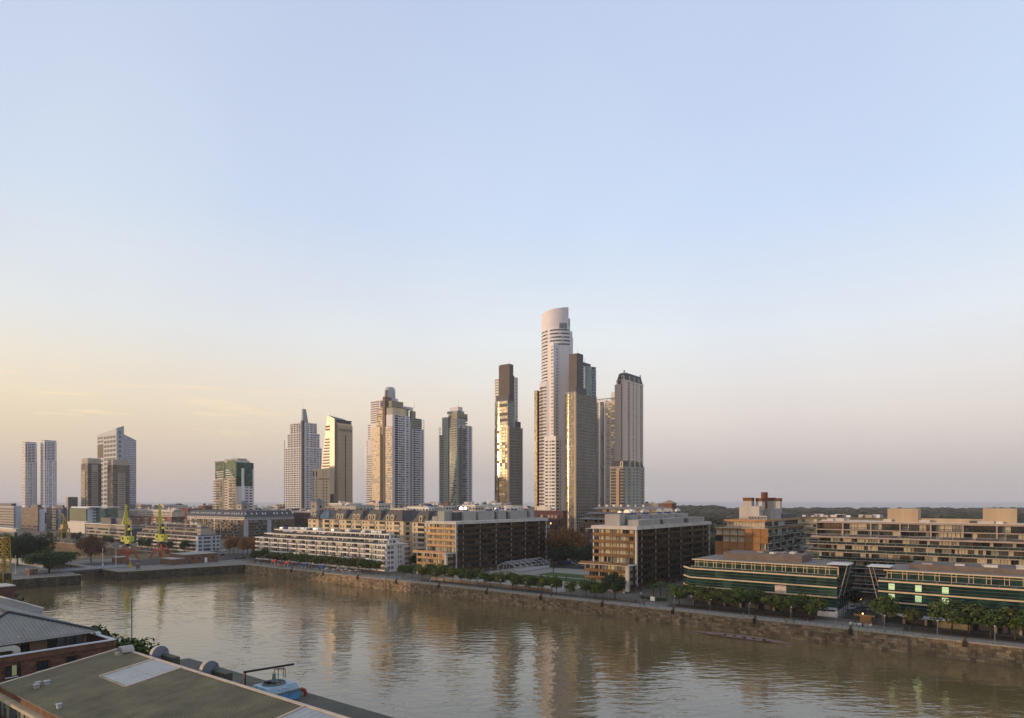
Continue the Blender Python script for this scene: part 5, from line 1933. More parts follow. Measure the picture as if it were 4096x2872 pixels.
b = tower('office_block', 'small dark cube building with a round window high on its side', 265, 273, 311, 1010, cat='office building')
zt = zat(1988, 1010)
b.box('wall', M('charcoal_panel', (.11, .105, .10), .7, .1, .2), 0, b.W, 0, b.D, 0, zt)
b.box('front_wall', tan, -.2, b.W - .3, -.3, .3, 0, zt)
for k in range(7):
    b.piece('window', (0, -.3, 0), b.W * .3, zt - 4 - k * 4, b.W * .4, 2, 'p_dark', .02)
mb = MB()
mb.tube((b.W - .1, b.D * .58, zt - 6), (b.W + .25, b.D * .58, zt - 6), 1.9, 1.9, 16)
b.part('round_window', mb, g_mid)
b.finish()

b = tower('pavilion', 'low pale glass pavilion beyond the dark tree at the left edge', -60, 58, 70, 700, cat='building')
b.box('wall', g_green, 0, b.W, 0, b.D, 0, 6)
b.box('roof_slab', whitemetal, -1, b.W + 1.5, -2, b.D, 9.5, 10.3)
b.box('upper_wall', offwhite, 4, b.W - 3, 2, b.D, 6, 9.5)
b.box('mid_band', conc_pale, -.5, b.W + .6, -1, b.D, 6, 6.8)
b.finish()

# ---------------------------------------------------------------- building in orange timber screens
b = Bld('screened_block', 'apartment block with orange slatted screens and rusty capped roof chimneys', 'apartment building', -113.2, 300, 23.8, 63)
W_, D_ = b.W, b.D
b.box('wall', M('warm_render', (.40, .30, .19), .8, .1, .3), 1.2, W_ - 1.0, 1.4, D_, 0, 27.0)
b.box('penthouse', offwhite, 4.4, W_ - 2.4, 3.4, D_ - 4, 27.2, 30.4)
b.box('penthouse_roof', M('orange_fascia', (.42, .22, .09), .7, .1, .4), 3.4, W_ - 1.6, 2.0, D_ - 3, 30.4, 31.1)
nf = 8
FLZ = [27.1 - 3.05 * k for k in range(1, 9)]
for k, z in enumerate(FLZ):
    b.box('floor_slab', orange_scr, -.2, W_ + .1, -.1, D_, z - .14, z + .08)
    for i in range(7):
        w = W_ / 7
        full = k > 3 or (i > 3 and k < 4)
        if k < 2 and i < 4:
            b.piece('glazed_door', (0, 1.4, 0), w * i + .1, z + .1, w - .2, 2.75, ['d_curt', 'd_or', 'd_curt', 'd_dark'])
        else:
            b.piece('glazed_door', (0, 1.4, 0), w * i + .1, z + .1, w - .2, 2.75, ['d_curt', 'd_or2', 'd_or'])
            if not (i == 6 and k == 2):
                b.piece('timber_screen', (0, .1, 0), w * i + .06, z + .1, w - .12, 2.78, 'scr')
        b.piece('screen_post', (0, .0, 0), w * i - .05, z + .1, .14, 2.8, 'f_bronze', -.3)
    for i in range(18):
        w = D_ / 18
        b.piece('glazed_door', (W_ - 1.0, 0, math.pi / 2), w * i + .15, z + .1, w - .3, 2.7, ['d_mid', 'd_dark', 'd_curt3', 'd_dark', 'd_wcurt3'])
        if not (3 < i < 5):
            b.piece('balcony_railing', b.FS, w * i, z + .1, w - .05, 1.1, 'r_green', (.9 if (i // 4 + k) % 2 else .1))
    for i in range(5):
        y = i * D_ / 5
        b.box('balcony_slab', concrete, W_ - .5, W_ + (1.2 if (i + k) % 2 else .3), y, y + D_ / 5 - .5, z - .12, z + .06)

def s_scr(mb, w, h):
    n = 7
    for k in range(n):
        z = h * k / n
        mb.box(0, w, -.06, 0, z + .03, z + h / n - .06)
style('scr', s_scr, [orange_scr])
for i in range(6):
    b.piece('terrace_railing', (0, -.1, 0), i * W_ / 6, 27.25, W_ / 6 - .05, 1.2, 'b_steel')
    b.piece('glazed_door', (4.4, 3.4, 0), .3 + i * 2.8, 27.3, 2.5, 2.9, ['d_curt', 'd_or', 'd_curt'])
b.box('terrace_slab', orange_scr, -.3, W_ + .2, -.2, D_, 26.98, 27.24)
for i in range(16):
    b.piece('glazed_door', (W_ - 2.4, 3.4, math.pi / 2), .2 + i * 3.4, 27.4, 3.0, 2.7, ['d_mid', 'd_dark', 'd_wcurt3'])
for i in range(17):
    b.piece('terrace_railing', b.FS, i * 3.7, 27.25, 3.6, 1.1, 'r_green')
for x0 in (4.8, 11.5):
    mb = MB()
    mb.box(x0, x0 + 6, 1.6, 3.4, 30.2, 30.36)
    b.part('awning', mb, M('pink_canvas', (.5, .26, .20), .8, .1, 1))
# roof: pale core with chimneys capped in rusty mesh, a tall mesh flue
b.box('roof_core', conc_pale, 8.5, 17.5, 8, 14, 31.1, 37.2)
b.box('roof_core', concrete, 13, 21, 14, 30, 31.1, 36.0)
rust_b = M('rust_mesh', (.17, .07, .035), .85, .25, 1.5)
for x, y, w, zb, zt in ((10.2, 8.2, 3.8, 37.2, 39.6), (15.2, 10.5, 2.8, 36, 39.4), (14.8, 17, 2.6, 36, 39.3), (17.2, 22, 2.8, 36, 39.6), (17.5, 29, 3.2, 35, 39.4), (16, 13.2, 1.8, 36, 39.2)):
    b.box('chimney', conc_pale, x, x + w, y, y + w, zb - 1, zt)
    b.box('chimney_cap', rust_b, x - .1, x + w + .1, y - .1, y + w + .1, zt, zt + 1.5)
mb = MB()
mb.tube((16.6, 18.6, 36), (16.6, 18.6, 43.6), 1.5, 1.5, 14)
for k in range(5):
    mb.tube((16.6, 18.6, 37.5 + 1.5 * k), (16.6, 18.6, 37.62 + 1.5 * k), 1.6, 1.6, 14)
b.part('flue', mb, rust_b)
for i in range(6):
    b.box('air_unit', offwhite, 13.5 + i * 1.4, 14.6 + i * 1.4, 5, 6, 31.2, 32.9)
    b.box('air_unit_fan', darkgrey, 13.7 + i * 1.4, 14.4 + i * 1.4, 4.94, 5.0, 31.5, 32.6)
for i in range(5):
    b.piece('roof_railing', (3.4, 2.2, 0), i * 3.8, 31.1, 3.7, 1.0, 'b_black')
b.box('roof_shed', darkgrey, 17, 21, 32, 56, 31.1, 33.4)
b.finish()

# ---------------------------------------------------------------- long block with green glass balconies
b = Bld('balcony_block', 'long pinkish concrete apartment block with green glass balconies above the green offices', 'apartment building', -69, 297, 152, 18)
W_, D_ = b.W, b.D
pk = M('pinkish_concrete', (.36, .29, .245), .8, .1, .25, streak=True)
b.box('wall', M('taupe_render', (.19, .165, .13), .85, .1, .3), .6, W_, 2.0, D_, 0, 30.6)
b.box('roof_slab', pk, 0, W_, -.2, D_, 30.6, 31.3)
b.box('roof_deck', M('pale_roof_deck', (.62, .56, .48), .8, .08, .3), .8, W_, 1.5, D_ - 1, 31.3, 31.42)
SL = [25.0 - 3.08 * k for k in range(8)]
MIXD = ['d_curt', 'd_curt3', 'd_dark', 'd_mid', 'd_dark', 'd_dark', 'd_wcurt', 'd_bz5', 'd_curt', 'd_mid']
nb = 15
bw = W_ / nb
b.box('frame_slab', pk, 0, W_, -.2, 2.2, 27.7, 28.1)
b.box('terrace_slab', pk, -1.6, W_, -1.9, 2.2, 24.6, 25.2)
for i in range(nb + 1):
    b.box('frame_post', pk, max(0, i * bw - .22), i * bw + .22, -.18, 2.2, 25.2, 27.69)
    b.box('frame_post', pk, max(0, i * bw - .22), i * bw + .22, -.18, 2.2, 28.11, 30.59)
rn2 = random.Random(3)
for i in range(nb):
    for z, hh in ((28.15, 2.4), (25.25, 2.4)):
        if i == 0 and z > 27:
            b.piece('glazed_door', (0, 2.0, 0), .4, z, bw - .8, hh, 'd_bz2')
            continue
        x = i * bw + .3
        while x < (i + 1) * bw - .5:
            w = min(rn2.choice((1.1, 1.4, 2.4, 3.2)), (i + 1) * bw - .3 - x)
            b.piece('glazed_door', (0, 2.0, 0), x, z, w, hh, rn2.choice(MIXD))
            x += w + .12
    for j in range(3):
        b.piece('balcony_railing', (0, -.1, 0), i * bw + .3 + j * (bw - .5) / 3, 28.15, (bw - .5) / 3 - .06, .95, 'b_black')
for i in range(44):
    b.piece('balcony_railing', (0, -1.9, 0), -1.4 + i * 3.5, 25.2, 3.42, 1.0, 'r_grey' if i % 3 else 'b_steel')
for k in range(1, 8):
    z = SL[k]
    b.box('balcony_slab', pk, -3.6 if k < 4 else -1, W_, -1.3, 2.1, z - .14, z + .2)
    x = .8
    while x < W_ - 2:
        w = rn2.choice((.9, 1.2, 1.6, 2.4, 3.0))
        st = rn2.choice(MIXD)
        if rn2.random() < .16:
            b.piece('pier', (0, 2.0, 0), x, z + .2, .9, 2.7, 'f_conc')
            x += 1.0
            continue
        b.piece('glazed_door', (0, 2.0, 0), x, z + .22, w, 2.6, st)
        x += w + .14
    for i in range(44):
        b.piece('balcony_railing', (0, -1.25, 0), -2.4 + i * 3.5, z + .2, 3.46, 1.05, 'r_green')
b.box('ground_band', pk, 0, W_, -.4, 2, 3.6, 5.0)
b.box('roof_room', M('sun_warmed_concrete', (.44, .33, .22), .85, .1, .3, streak=True), on_q(3549, 300)[0] - b.p, on_q(3672, 300)[0] - b.p, 3.5, 12, 31.3, 36.6)  # warm evening light is put into the roof rooms' concrete colour
b.box('roof_room', M('sun_warmed_concrete', (.44, .33, .22)), on_q(3931, 300)[0] - b.p, on_q(4068, 300)[0] - b.p, 3.5, 12, 31.3, 36.9)
b.box('roof_wall', M('sun_warmed_concrete', (.44, .33, .22)), on_q(3615, 301)[0] - b.p, on_q(3985, 301)[0] - b.p, 4.6, 6, 31.3, 32.9)
roofstuff(b, 2, 40, 2, 9, 31.4, 9, [offwhite, conc_pale], 1.1)
roofstuff(b, 45, 80, 2.2, 4.2, 31.4, 7, [offwhite, conc_pale, darkgrey], .7)
b.finish()

# ---------------------------------------------------------------- dark green glass offices on the quay
beige_trim = M('beige_metal_trim', (.62, .47, .30), .45, .08, .5, spec=.5)
thin_trim = M('thin_grey_trim', (.10, .11, .10), .4, .1, .5, metal=.4)

def s_doorframe(mb, w, h):
    mb.box(0, .16, -.16, 0, 0, h)
    mb.box(w - .16, w, -.16, 0, 0, h)
    mb.box(.16, w - .16, -.16, 0, h * .72, h * .72 + .14)

style('doorframe', s_doorframe, [beige_trim])
style('post', lambda mb, w, h: mb.box(0, w, -.14, 0, 0, h), [beige_trim])
style('gp', s_pane, [g_green])
style('gp2', s_pane, [G('green_glass_paler', (.035, .085, .058), .3, .04, wob=.012, spec=.3)])  # paler green tone, picked at random among the panels
style('gp3', s_pane, [G('green_black_glass', (.014, .045, .038), .3, .03, wob=.012, spec=.25)])

def green_office(label, p, W_, left, plant, litw, frames):
    b = Bld('office_block', label, 'office building', p, 248, W_, 26)
    D_ = b.D
    pl = [(-5, 6), (0, 0), (W_, 0), (W_, D_), (-5, D_)] if left else [(0, 0), (W_, 0), (W_, D_), (0, D_)]
    mb = MB()
    mb.prism(pl, 3.2, 13.4)
    b.part('wall', mb, g_green)
    mb = MB()
    inn = [(x + (1.5 if x < 1 else -1.5), y + (1.5 if y < 13 else -1.5)) for x, y in pl]
    mb.prism(inn, 0, 3.2)
    b.part('ground_floor', mb, darkgrey)
    faces = [((0, 0, 0), W_)]
    if left:
        faces.append(((-5, 6, math.atan2(-6, 5)), math.hypot(5, 6)))
    for f, ln in faces:
        for z in (13.2, 9.85, 6.45):
            mb = MB()
            mb.fbox(f, -.05, ln + .05, z, z + .45, -.2, .42)
            b.part('ledge', mb, beige_trim)
        for z in (12.1, 8.75, 5.35, 10.95, 7.55, 4.2):
            mb = MB()
            mb.fbox(f, -.02, ln + .02, z, z + .13, -.1, .14)
            b.part('glazing_bar', mb, thin_trim)
        n = max(2, round(ln / 3.3))
        for z, h in ((10.3, 2.88), (6.92, 2.9), (3.3, 3.12)):
            for i in range(n):
                st = 'gp3'
                r = RN.random()
                if r < .2:
                    st = 'gp2'
                elif r < .5:
                    st = 'gp'
                b.piece('glass_panel', f, i * ln / n + .03, z, ln / n - .06, h, st, .02)
    for x, z in litw:
        b.piece('lit_window', b.FW, x, z, 1.75, 2.0, 'p_litgreen', .09)
    # glazed top floor behind a terrace
    y0 = 2.2
    x0 = 1.0 if left else 2.2
    b.box('terrace', concrete, x0 - (1 if left else 2), W_, 0.1, D_, 13.42, 13.55)
    b.box('glass_storey', g_green, x0, W_ - .2, y0, D_ - 1, 13.55, 16.7)
    b.box('roof_slab', M('roof_felt', (.20, .18, .16), .9, .15, .3), x0 - .6, W_ + .2, y0 - 1.0, D_, 16.9, 17.15)
    b.box('gutter', beige_trim, x0 - .8, W_ + .3, y0 - 1.15, y0 - .95, 16.75, 17.1)
    b.box('transom', beige_trim, x0, W_ - .2, y0 - .12, y0 - .01, 15.95, 16.08)
    n = frames
    for i in range(n):
        s = (W_ - x0 - .5) / n
        b.piece('door_frame', (x0, y0, 0), i * s, 13.55, 1.35, 3.2, 'doorframe', .02)
    for i in range(int(W_ / 4)):
        b.piece('terrace_railing', (0, .4, 0), i * 4 + .2, 13.55, 3.9, .85, 'r_green', 0)
    b.box('end_post', beige_trim, W_ - .25, W_ + .1, y0 - .14, y0 + .6, 13.55, 16.7)
    x, xx, y, yy, h = plant
    b.box('plant_screen', M('brown_plant_screen', (.15, .12, .10), .8, .15, .4), x, xx, y, yy, 17.15, 17.15 + h)
    roofstuff(b, x + 1, xx - 1, y + .5, yy - 1, 17.15 + h - .6, 9, [offwhite, darkgrey, conc_pale, M('pink_tank', (.40, .30, .26))], 1.3)
    # white base band and ground columns
    b.box('base_band', M('white_base', (.55, .56, .58), .6, .08, .4), -.3 if not left else .5, W_ + .2, -1.0, .2, 2.5, 3.15)
    for i in range(int(W_ / 6)):
        b.box('ground_column', beigegrey, 1 + i * 6, 1.7 + i * 6, .2, .9, 0, 2.5)
    return b

b = green_office('dark green glass office with beige ledges and a small banner on its front', -103.3, 52.3, True, (10, 39, 8, 22, 2.6), [], 14)
W_ = b.W
xb = on_q(3099, 247.6)[0] - b.p
b.box('banner', M('banner_cloth', (.60, .48, .40), .8, .05, .8), xb, xb + 3.9, -.22, -.16, 6.95, 9.4)
for (sx, z, w) in ((.2, 8.95, 1.0), (1.5, 8.95, .9), (2.5, 8.98, .8), (2.3, 7.35, .25), (2.65, 7.35, .25), (3.0, 7.35, .25), (1.7, 7.9, .9)):
    b.box('print_mark', M('banner_print', (.34, .28, .25), .8, .05, 1), xb + sx, xb + sx + w, -.235, -.225, z, z + (.22 if z > 7.6 else .3))
b.box('white_hoarding', M('white_hoarding', (.60, .60, .62), .7, .08, .5), W_ - 6, W_ + .15, -.9, -.75, 0, 1.9)
b.box('white_hoarding', M('white_hoarding', (.60, .60, .62)), W_ + .15, W_ + .3, -.9, 14, 0, 2.3)
for k in range(7):
    mb = MB()
    y = 1.5 + k * 3.4
    mb.tube((W_ + .4, y, 0), (W_ + .4, y, 16.5), .09, .09, 5)
    b.part('steel_post', mb, thin_trim)
for z in (3.5, 6.9, 10.3, 13.4):
    b.box('side_ledge', thin_trim, W_, W_ + .5, 0, 25, z, z + .15)
mb = MB()
mb.box(W_ - 3.2, W_ + 3.6, -.4, 9, 17.9, 18.1)
b.part('canopy', mb, M('white_canopy', (.62, .58, .56), .6, .05, .5))
mb = MB()
mb.tube((W_ + .4, 1, 6.5), (W_ + 3.0, 1.5, 17.9), .16, .16, 6)
mb.tube((W_ + .4, 8, 6.5), (W_ + 3.0, 8, 17.9), .16, .16, 6)
b.part('canopy_strut', mb, beigegrey)
b.finish()

lw = [(on_q(u, 248)[0] + 38.5 - .9, z) for u in (3567, 3674, 3782) for z in (10.75, 7.4)]
b = green_office('dark green glass office with six pale lit windows at the right edge', -38.5, 74, False, (8, 70, 7, 22, 1.7), lw, 16)
mb = MB()
mb.box(-3.4, 3.4, -.4, 9, 17.9, 18.1)
b.part('canopy', mb, M('white_canopy', (.62, .58, .56)))
mb = MB()
mb.tube((-.2, 1, 6.5), (-3.0, 1.5, 17.9), .16, .16, 6)
mb.tube((-.2, 8, 6.5), (-3.0, 8, 17.9), .16, .16, 6)
b.part('canopy_strut', mb, beigegrey)
b.box('cafe_front', M('cafe_cream', (.42, .36, .22), .7, .1, .5), 16.5, 25, -.6, .4, 0, 2.3)
for x0 in (7.5, 13.8, 20.1):
    b.box('white_awning', M('white_base', (.55, .56, .58)), x0, x0 + 6.0, -2.6, -.5, 2.45, 2.7)
b.finish()

# ---------------------------------------------------------------- blocks behind
b = tower('apartment_block', 'olive apartment block with pale blinds behind the gap right of the orange screens', 3190, 3640, 3660, 400, cat='apartment building')
W_ = b.W
zt = 28.4
b.box('wall', M('olive_beige_render', (.27, .235, .165), .85, .1, .3), 0, W_, 0, 14, 0, zt)
for k in range(8):
    z = 2.2 + k * 3.25
    b.piece('balcony', b.FW, 0, z - .4, W_, 1.3, 'par_olive')
    for i in range(26):
        b.piece('window', b.FW, i * W_ / 26 + .2, z + .8, W_ / 26 - .5, 1.7, ['d_curt', 'd_dark', 'd_mid', 'd_wcurt', 'd_curt3'])
b.box('roof_cornice', M('dark_olive_cornice', (.13, .11, .07), .8, .1, .3), -.5, W_ + .5, -1.2, 14, zt, zt + .6)
roofstuff(b, 2, W_ - 4, 1, 11, zt + .6, 40, [offwhite, conc_pale, beigegrey, darkgrey, whitemetal], 2.0)
b.finish()

b = tower('brick_block', 'dark red brick block with small square windows at the foot of the tall white tower', 2118, 2253, 2268, 440, cat='apartment building')
W_, D_ = b.W, b.D
zt = zat(2050, 440)
b.box('wall', darkbrick, 0, W_, 0, D_, 0, zt)
b.box('roof_edge', M('maroon_fascia', (.08, .035, .035), .7, .1, .3), -.3, W_ + .3, -.4, D_, zt, zt + 1.2)
b.box('penthouse', offwhite, 4, W_ * .55, 3, D_, zt + 1.2, zt + 4)
for k in range(9):
    for i in range(9):
        b.piece('window', b.FW, 1 + i * (W_ - 2) / 9, 1.6 + k * 3.3, 1.4, 1.9, ['w_dark', 'w_dark_m', 'w_brick_c'])
b.piece('window', b.FW, W_ * .62, zat(2098, 440), 1.1, 1.1, 'p_lit', .12)
b.finish()

b = tower('brick_block', 'brown brick warehouse flats with three stepped roof terraces behind the sunlit bronze block', 2317, 2640, 2660, 418, cat='apartment building')
W_, D_ = b.W, 24
zt = zat(2098, 418)
b.box('wall', brownbrick, 0, W_, 0, D_, 0, zt)
for k in range(7):
    for i in range(16):
        b.piece('window', b.FW, 1.4 + i * (W_ - 2) / 16, 1.5 + k * 3.4, 1.5, 2.0, ['w_brick', 'w_brick_c', 'w_dark_m'])
roofm = M('grey_brown_roof', (.17, .155, .145), .7, .12, .3)
for k, (z, y, x) in enumerate(((zt, 1.5, 1.0), (zt + 3.6, 5, 4), (zt + 7.0, 8.5, 7))):
    b.box('terrace_storey', M('warm_render', (.40, .30, .19)), x + 1, W_ - 1, y + 1.5, D_, z, z + 2.6)
    mb = MB()
    mb.v += [(x - 1.5, y - 1.6, z + 2.2), (W_, y - 1.6, z + 2.2), (W_, y + 3, z + 3.6), (x + 1.5, y + 3, z + 3.6), (x - 1.5, y - 1.6, z + 2.45), (W_, y - 1.6, z + 2.45), (W_, y + 3, z + 3.85), (x + 1.5, y + 3, z + 3.85)]
    for f in ((0, 3, 2, 1), (4, 5, 6, 7), (0, 1, 5, 4), (1, 2, 6, 5), (2, 3, 7, 6), (3, 0, 4, 7)):
        mb.f.append(f)
        mb.m.append(0)
    b.part('sloping_roof', mb, roofm)
    for i in range(14):
        b.piece('window', (x + 1, y + 1.5, 0), .4 + i * (W_ - x - 3) / 14, z + .3, 2.0, 1.8, ['d_curt', 'd_bz3', 'd_dark'])
for k in range(7):
    x = 8 + k * 5.5
    b.box('chimney', offwhite, x, x + RN.uniform(.8, 2.2), 12, 13, zt + 9, zt + 12.2)
b.finish()

def turret(label, uL, uR, t_, v0, vt, wall, roof, wins):
    p, q = spot((uL + uR) / 2, t_)
    w = (uR - uL) / F * t_ / 1.38
    b = Bld('roof_turret' if wall is not redbrick else 'water_tower', label, 'tower', p - w / 2, q - w / 2, w, w)
    z1, z2 = zat(v0, t_), zat(vt, t_)
    b.box('wall', wall, 0, w, 0, w, 0, z1)
    b.box('cornice', wall, -.4, w + .4, -.4, w + .4, z1 - .5, z1 + .1)
    mb = MB()
    i = .5
    mb.v += [(-.6, -.6, z1 + .1), (w + .6, -.6, z1 + .1), (w + .6, w + .6, z1 + .1), (-.6, w + .6, z1 + .1), (w * .4, w * .4, z2), (w * .6, w * .4, z2), (w * .6, w * .6, z2), (w * .4, w * .6, z2)]
    for f in ((0, 1, 5, 4), (1, 2, 6, 5), (2, 3, 7, 6), (3, 0, 4, 7), (4, 5, 6, 7)):
        mb.f.append(f)
        mb.m.append(0)
    b.part('roof', mb, roof)
    for k in range(wins):
        for f in (b.FW, b.FS):
            b.piece('window', f, w * .35, z1 - 4.2 - 5 * k, w * .25, 2.0, 'w_dark')
    b.finish()

turret('grey stone turret with a pyramid roof behind the cream block left end', 1244, 1298, 500, 2009, 1994, M('grey_turret', (.34, .31, .27), .8, .1, .3, streak=True), M('blue_slate', (.12, .13, .15), .6, .12, .5), 2)
turret('grey turret with a pyramid roof at the foot of the green topped tower', 949, 996, 745, 2017, 2003, M('grey_turret', (.34, .31, .27)), M('blue_slate', (.12, .13, .15)), 1)
turret('red brick water tower with a hipped stone roof behind the sunlit bronze block', 2647, 2705, 470, 2014, 2001, redbrick, M('stone_roof', (.30, .24, .16), .8, .15, .4), 1)

pL, pR = on_q(958, 440)[0], on_q(1262, 440)[0]
b = Bld('flat_roof_block', 'long dark block with a pale flat parapet behind the cream turret', 'building', pL, 440, pR - pL, 30)
b.box('wall', darkbrick, 0, b.W, 0, 30, 0, 26)
b.box('parapet', M('peach_parapet', (.60, .50, .42), .8, .05, .2), -.3, b.W + .3, -.5, 30, 26, 27.8)
for k in range(6):
    for i in range(30):
        b.piece('window', b.FW, 2 + i * b.W / 31, 3 + 3.7 * k, 2.2, 1.8, ['w_dark', 'w_dark_m'])
roofstuff(b, 5, b.W - 8, 4, 26, 27.8, 34, [offwhite, white, redbrick, bluecloth, steel, darkgrey, offwhite], 3.0)
b.finish()

# far low city between the towers: one shared skyline of small blocks
cityr = random.Random(21)
far_mats = [offwhite, beigegrey, conc_pale, pinkish, redbrick, greygreen, white]
spots_ = []
for k in range(48):
    u = 560 + k * 36 + cityr.uniform(-12, 12) if k < 47 else cityr.uniform(2600, 2700)
    t_ = cityr.choice((1010, 1060, 1110, 1180, 1250)) if u < 1300 or u > 2000 else cityr.choice((560, 620, 690, 1010))
    spots_.append((u, t_))
seen_ = {}
for k, (u, t_) in enumerate(sorted(spots_)):
    p, q = spot(u, t_)
    w, d = cityr.uniform(16, 34), cityr.uniform(14, 24)
    zt = zat(cityr.uniform(2014, 2036), t_)
    zt = min(zt, 39)
    m = cityr.choice(far_mats)
    cn = {'off_white_render': 'off white', 'beige_grey_render': 'beige', 'pale_concrete': 'concrete', 'pink_render': 'pink', 'red_brick': 'red brick', 'grey_green_render': 'grey green', 'white_render': 'white'}[m.name]
    seen_[cn] = seen_.get(cn, -1) + 1
    b = Bld('low_block', 'low %s flat roofed building far behind, %s of its colour from the left' % (cn, ORD[seen_[cn]]), 'building', p - w / 2, q, w, d, group='low flat roofed buildings of the far skyline')
    b.box('wall', m, 0, w, 0, d, 0, zt)
    b.box('parapet', cityr.choice(far_mats), -.2, w + .2, -.3, d, zt, zt + .7)
    for f, ln in ((b.FW, w), (b.FS, d)):
        n = max(3, int(ln / 3.4))
        for r_ in range(4):
            for i in range(n):
                b.piece('window', f, i * ln / n + .5, zt - 3 - 3.1 * r_, ln / n - 1.2, 1.5, ['p_dark', 'p_mid', 'p_curt3'])
    for j in range(cityr.randint(2, 5)):
        x, y = cityr.uniform(0, w - 5), cityr.uniform(0, d - 4)
        ww, hh = cityr.uniform(2, 5), cityr.uniform(1, 3.6)
        b.box('roof_unit', cityr.choice(far_mats + [darkgrey, bluecloth]), x, x + ww, y, y + 3, zt, zt + hh)
    b.finish(thr=16)
# ================================================================ trees
def leafmat(name, rgb, var=.45):
    m = M(name, rgb, .8, var, .55, spec=.15)
    return m

L_green = leafmat('leaf_green', (.052, .080, .017))
L_olive = leafmat('leaf_olive', (.075, .085, .02))
L_dark = leafmat('leaf_dark_green', (.024, .040, .016))
L_deep = leafmat('leaf_deep_green', (.034, .062, .019))
L_rust = leafmat('leaf_rust', (.19, .095, .032))
L_brown = leafmat('leaf_red_brown', (.125, .058, .028))

def crown_mesh(seed, R, Hc, lobes, n, leaf, zc, flat=1.0, inner=.25):
    r = random.Random(seed)
    mb = MB()
    cs = []
    for k in range(lobes):
        a = 2.4 * k + r.uniform(-.5, .5)
        d = R * .62 * math.sqrt((k + .5) / lobes) * 1.15
        f = d / R
        cs.append((d * math.cos(a), d * math.sin(a), zc + (r.uniform(-.5, .55) * (1 - f * f * .6)) * Hc * .62, R * r.uniform(.36, .52), Hc * r.uniform(.24, .36)))
    for k in range(n):
        cx, cy, cz, cr, ch = cs[r.randrange(lobes)]
        th, ph = r.uniform(0, 6.283), math.asin(r.uniform(-.75, 1))
        s = 1.0 if r.random() > inner else r.uniform(.4, .95)
        s *= r.uniform(.86, 1.1)
        nx, ny, nz = math.cos(th) * math.cos(ph), math.sin(th) * math.cos(ph), math.sin(ph)
        p = Vector((cx + nx * cr * s, cy + ny * cr * s, cz + nz * ch * s))
        nv = Vector((nx + r.uniform(-.8, .8), ny + r.uniform(-.8, .8), nz + r.uniform(-.5, .9))).normalized()
        a = nv.orthogonal().normalized()
        b2 = nv.cross(a)
        q = r.uniform(0, 3.14)
        a, b2 = a * math.cos(q) + b2 * math.sin(q), b2 * math.cos(q) - a * math.sin(q)
        l = leaf * r.uniform(.6, 1.25)
        w = l * .62
        mb.face([tuple(p - a * l - b2 * w * .3), tuple(p - b2 * w), tuple(p + a * l), tuple(p + b2 * w)])
    return mb, cs

def trunk_mesh(seed, cs, zb, r0, fork):
    r = random.Random(seed + 99)
    mb = MB()
    top = (r.uniform(-.15, .15), r.uniform(-.15, .15), fork)
    mb.tube((0, 0, 0), top, r0, r0 * .72, 7)
    for (cx, cy, cz, cr, ch) in cs[:6]:
        mid = (cx * .45 + r.uniform(-.2, .2), cy * .45 + r.uniform(-.2, .2), fork + (cz - fork) * .55)
        mb.tube(top, mid, r0 * .5, r0 * .33, 5)
        mb.tube(mid, (cx * .9, cy * .9, cz + ch * .2), r0 * .33, r0 * .1, 5)
    return mb

TREE = {}

def tree_kind(key, seeds, R, Hc, lobes, n, leaf, zc, r0, fork, mat):
    lst = []
    for s in seeds:
        mb, cs = crown_mesh(s, R, Hc, lobes, n, leaf, zc)
        lst.append((mb.mesh('crown', [mat]), trunk_mesh(s, cs, 0, r0, fork).mesh('trunk', [bark])))
    TREE[key] = lst

tree_kind('quay', range(5), 3.3, 5.0, 9, 1500, .34, 5.0, .17, 2.4, L_green)
tree_kind('quay_olive', range(20, 24), 3.2, 4.8, 9, 1400, .34, 4.9, .17, 2.4, L_olive)
tree_kind('dark', range(40, 43), 5.2, 9.5, 12, 2600, .48, 8.0, .32, 3.6, L_dark)
tree_kind('autumn', range(60, 63), 4.4, 9.0, 11, 1700, .42, 7.6, .26, 3.2, L_rust)
tree_kind('mid', range(80, 83), 3.8, 7.0, 10, 1500, .42, 6.0, .22, 2.6, L_deep)

def tree(kind, label, p, q, s=1.0, group=None, z=0.0, i=None, sz=None, name='tree'):
    o = thing(name, label, 'tree', p, q, z, RN.uniform(0, 6.28), group)
    c, t_ = RN.choice(TREE[kind]) if i is None else TREE[kind][i]
    add_obj('crown', c, o)
    add_obj('trunk', t_, o)
    o.scale = (s, s, sz or s)
    return o

def row(us, qf, label, kind, group, sc, zr=1.0):
    for k, u in enumerate(sorted(us)):
        q = qf(k) if callable(qf) else qf
        p = on_q(u, q)[0]
        kd = kind if isinstance(kind, str) else kind[k % len(kind)]
        s = RN.uniform(*sc)
        tree(kd, label % ORD[k], p, q, s, group, sz=s * zr)

QG = 'green trees along the quay'
row([1022, 1052, 1080, 1108, 1138, 1163, 1193, 1217, 1243, 1273, 1301, 1327, 1358, 1392, 1420, 1450, 1478, 1508], lambda k: 239.5 + (k % 3) * 1.4,
    'small green quay tree before the white terraced block, %s from its left', ['quay', 'quay', 'quay_olive'], QG, (.92, 1.12))
row([1612, 1648, 1688, 1722, 1748, 1776, 1812, 1846], lambda k: 236 + (k % 2) * 2.5, 'green quay tree before the left bronze block, %s from the left', ['quay_olive', 'quay'], QG, (.95, 1.15))
row([1880, 1908, 1937, 1962, 2002, 2049, 2066, 2100, 2118, 2151, 2170, 2205, 2226], lambda k: 234.8 + (k % 2) * 3.6,
    'green quay tree before the lawns, %s from the left', ['quay', 'quay_olive', 'quay'], QG, (.86, 1.08))
row([2284, 2343, 2386, 2412], lambda k: 235 + (k % 2) * 2, 'green quay tree before the sunlit bronze block, %s from the left', ['quay'], QG, (.8, .92))
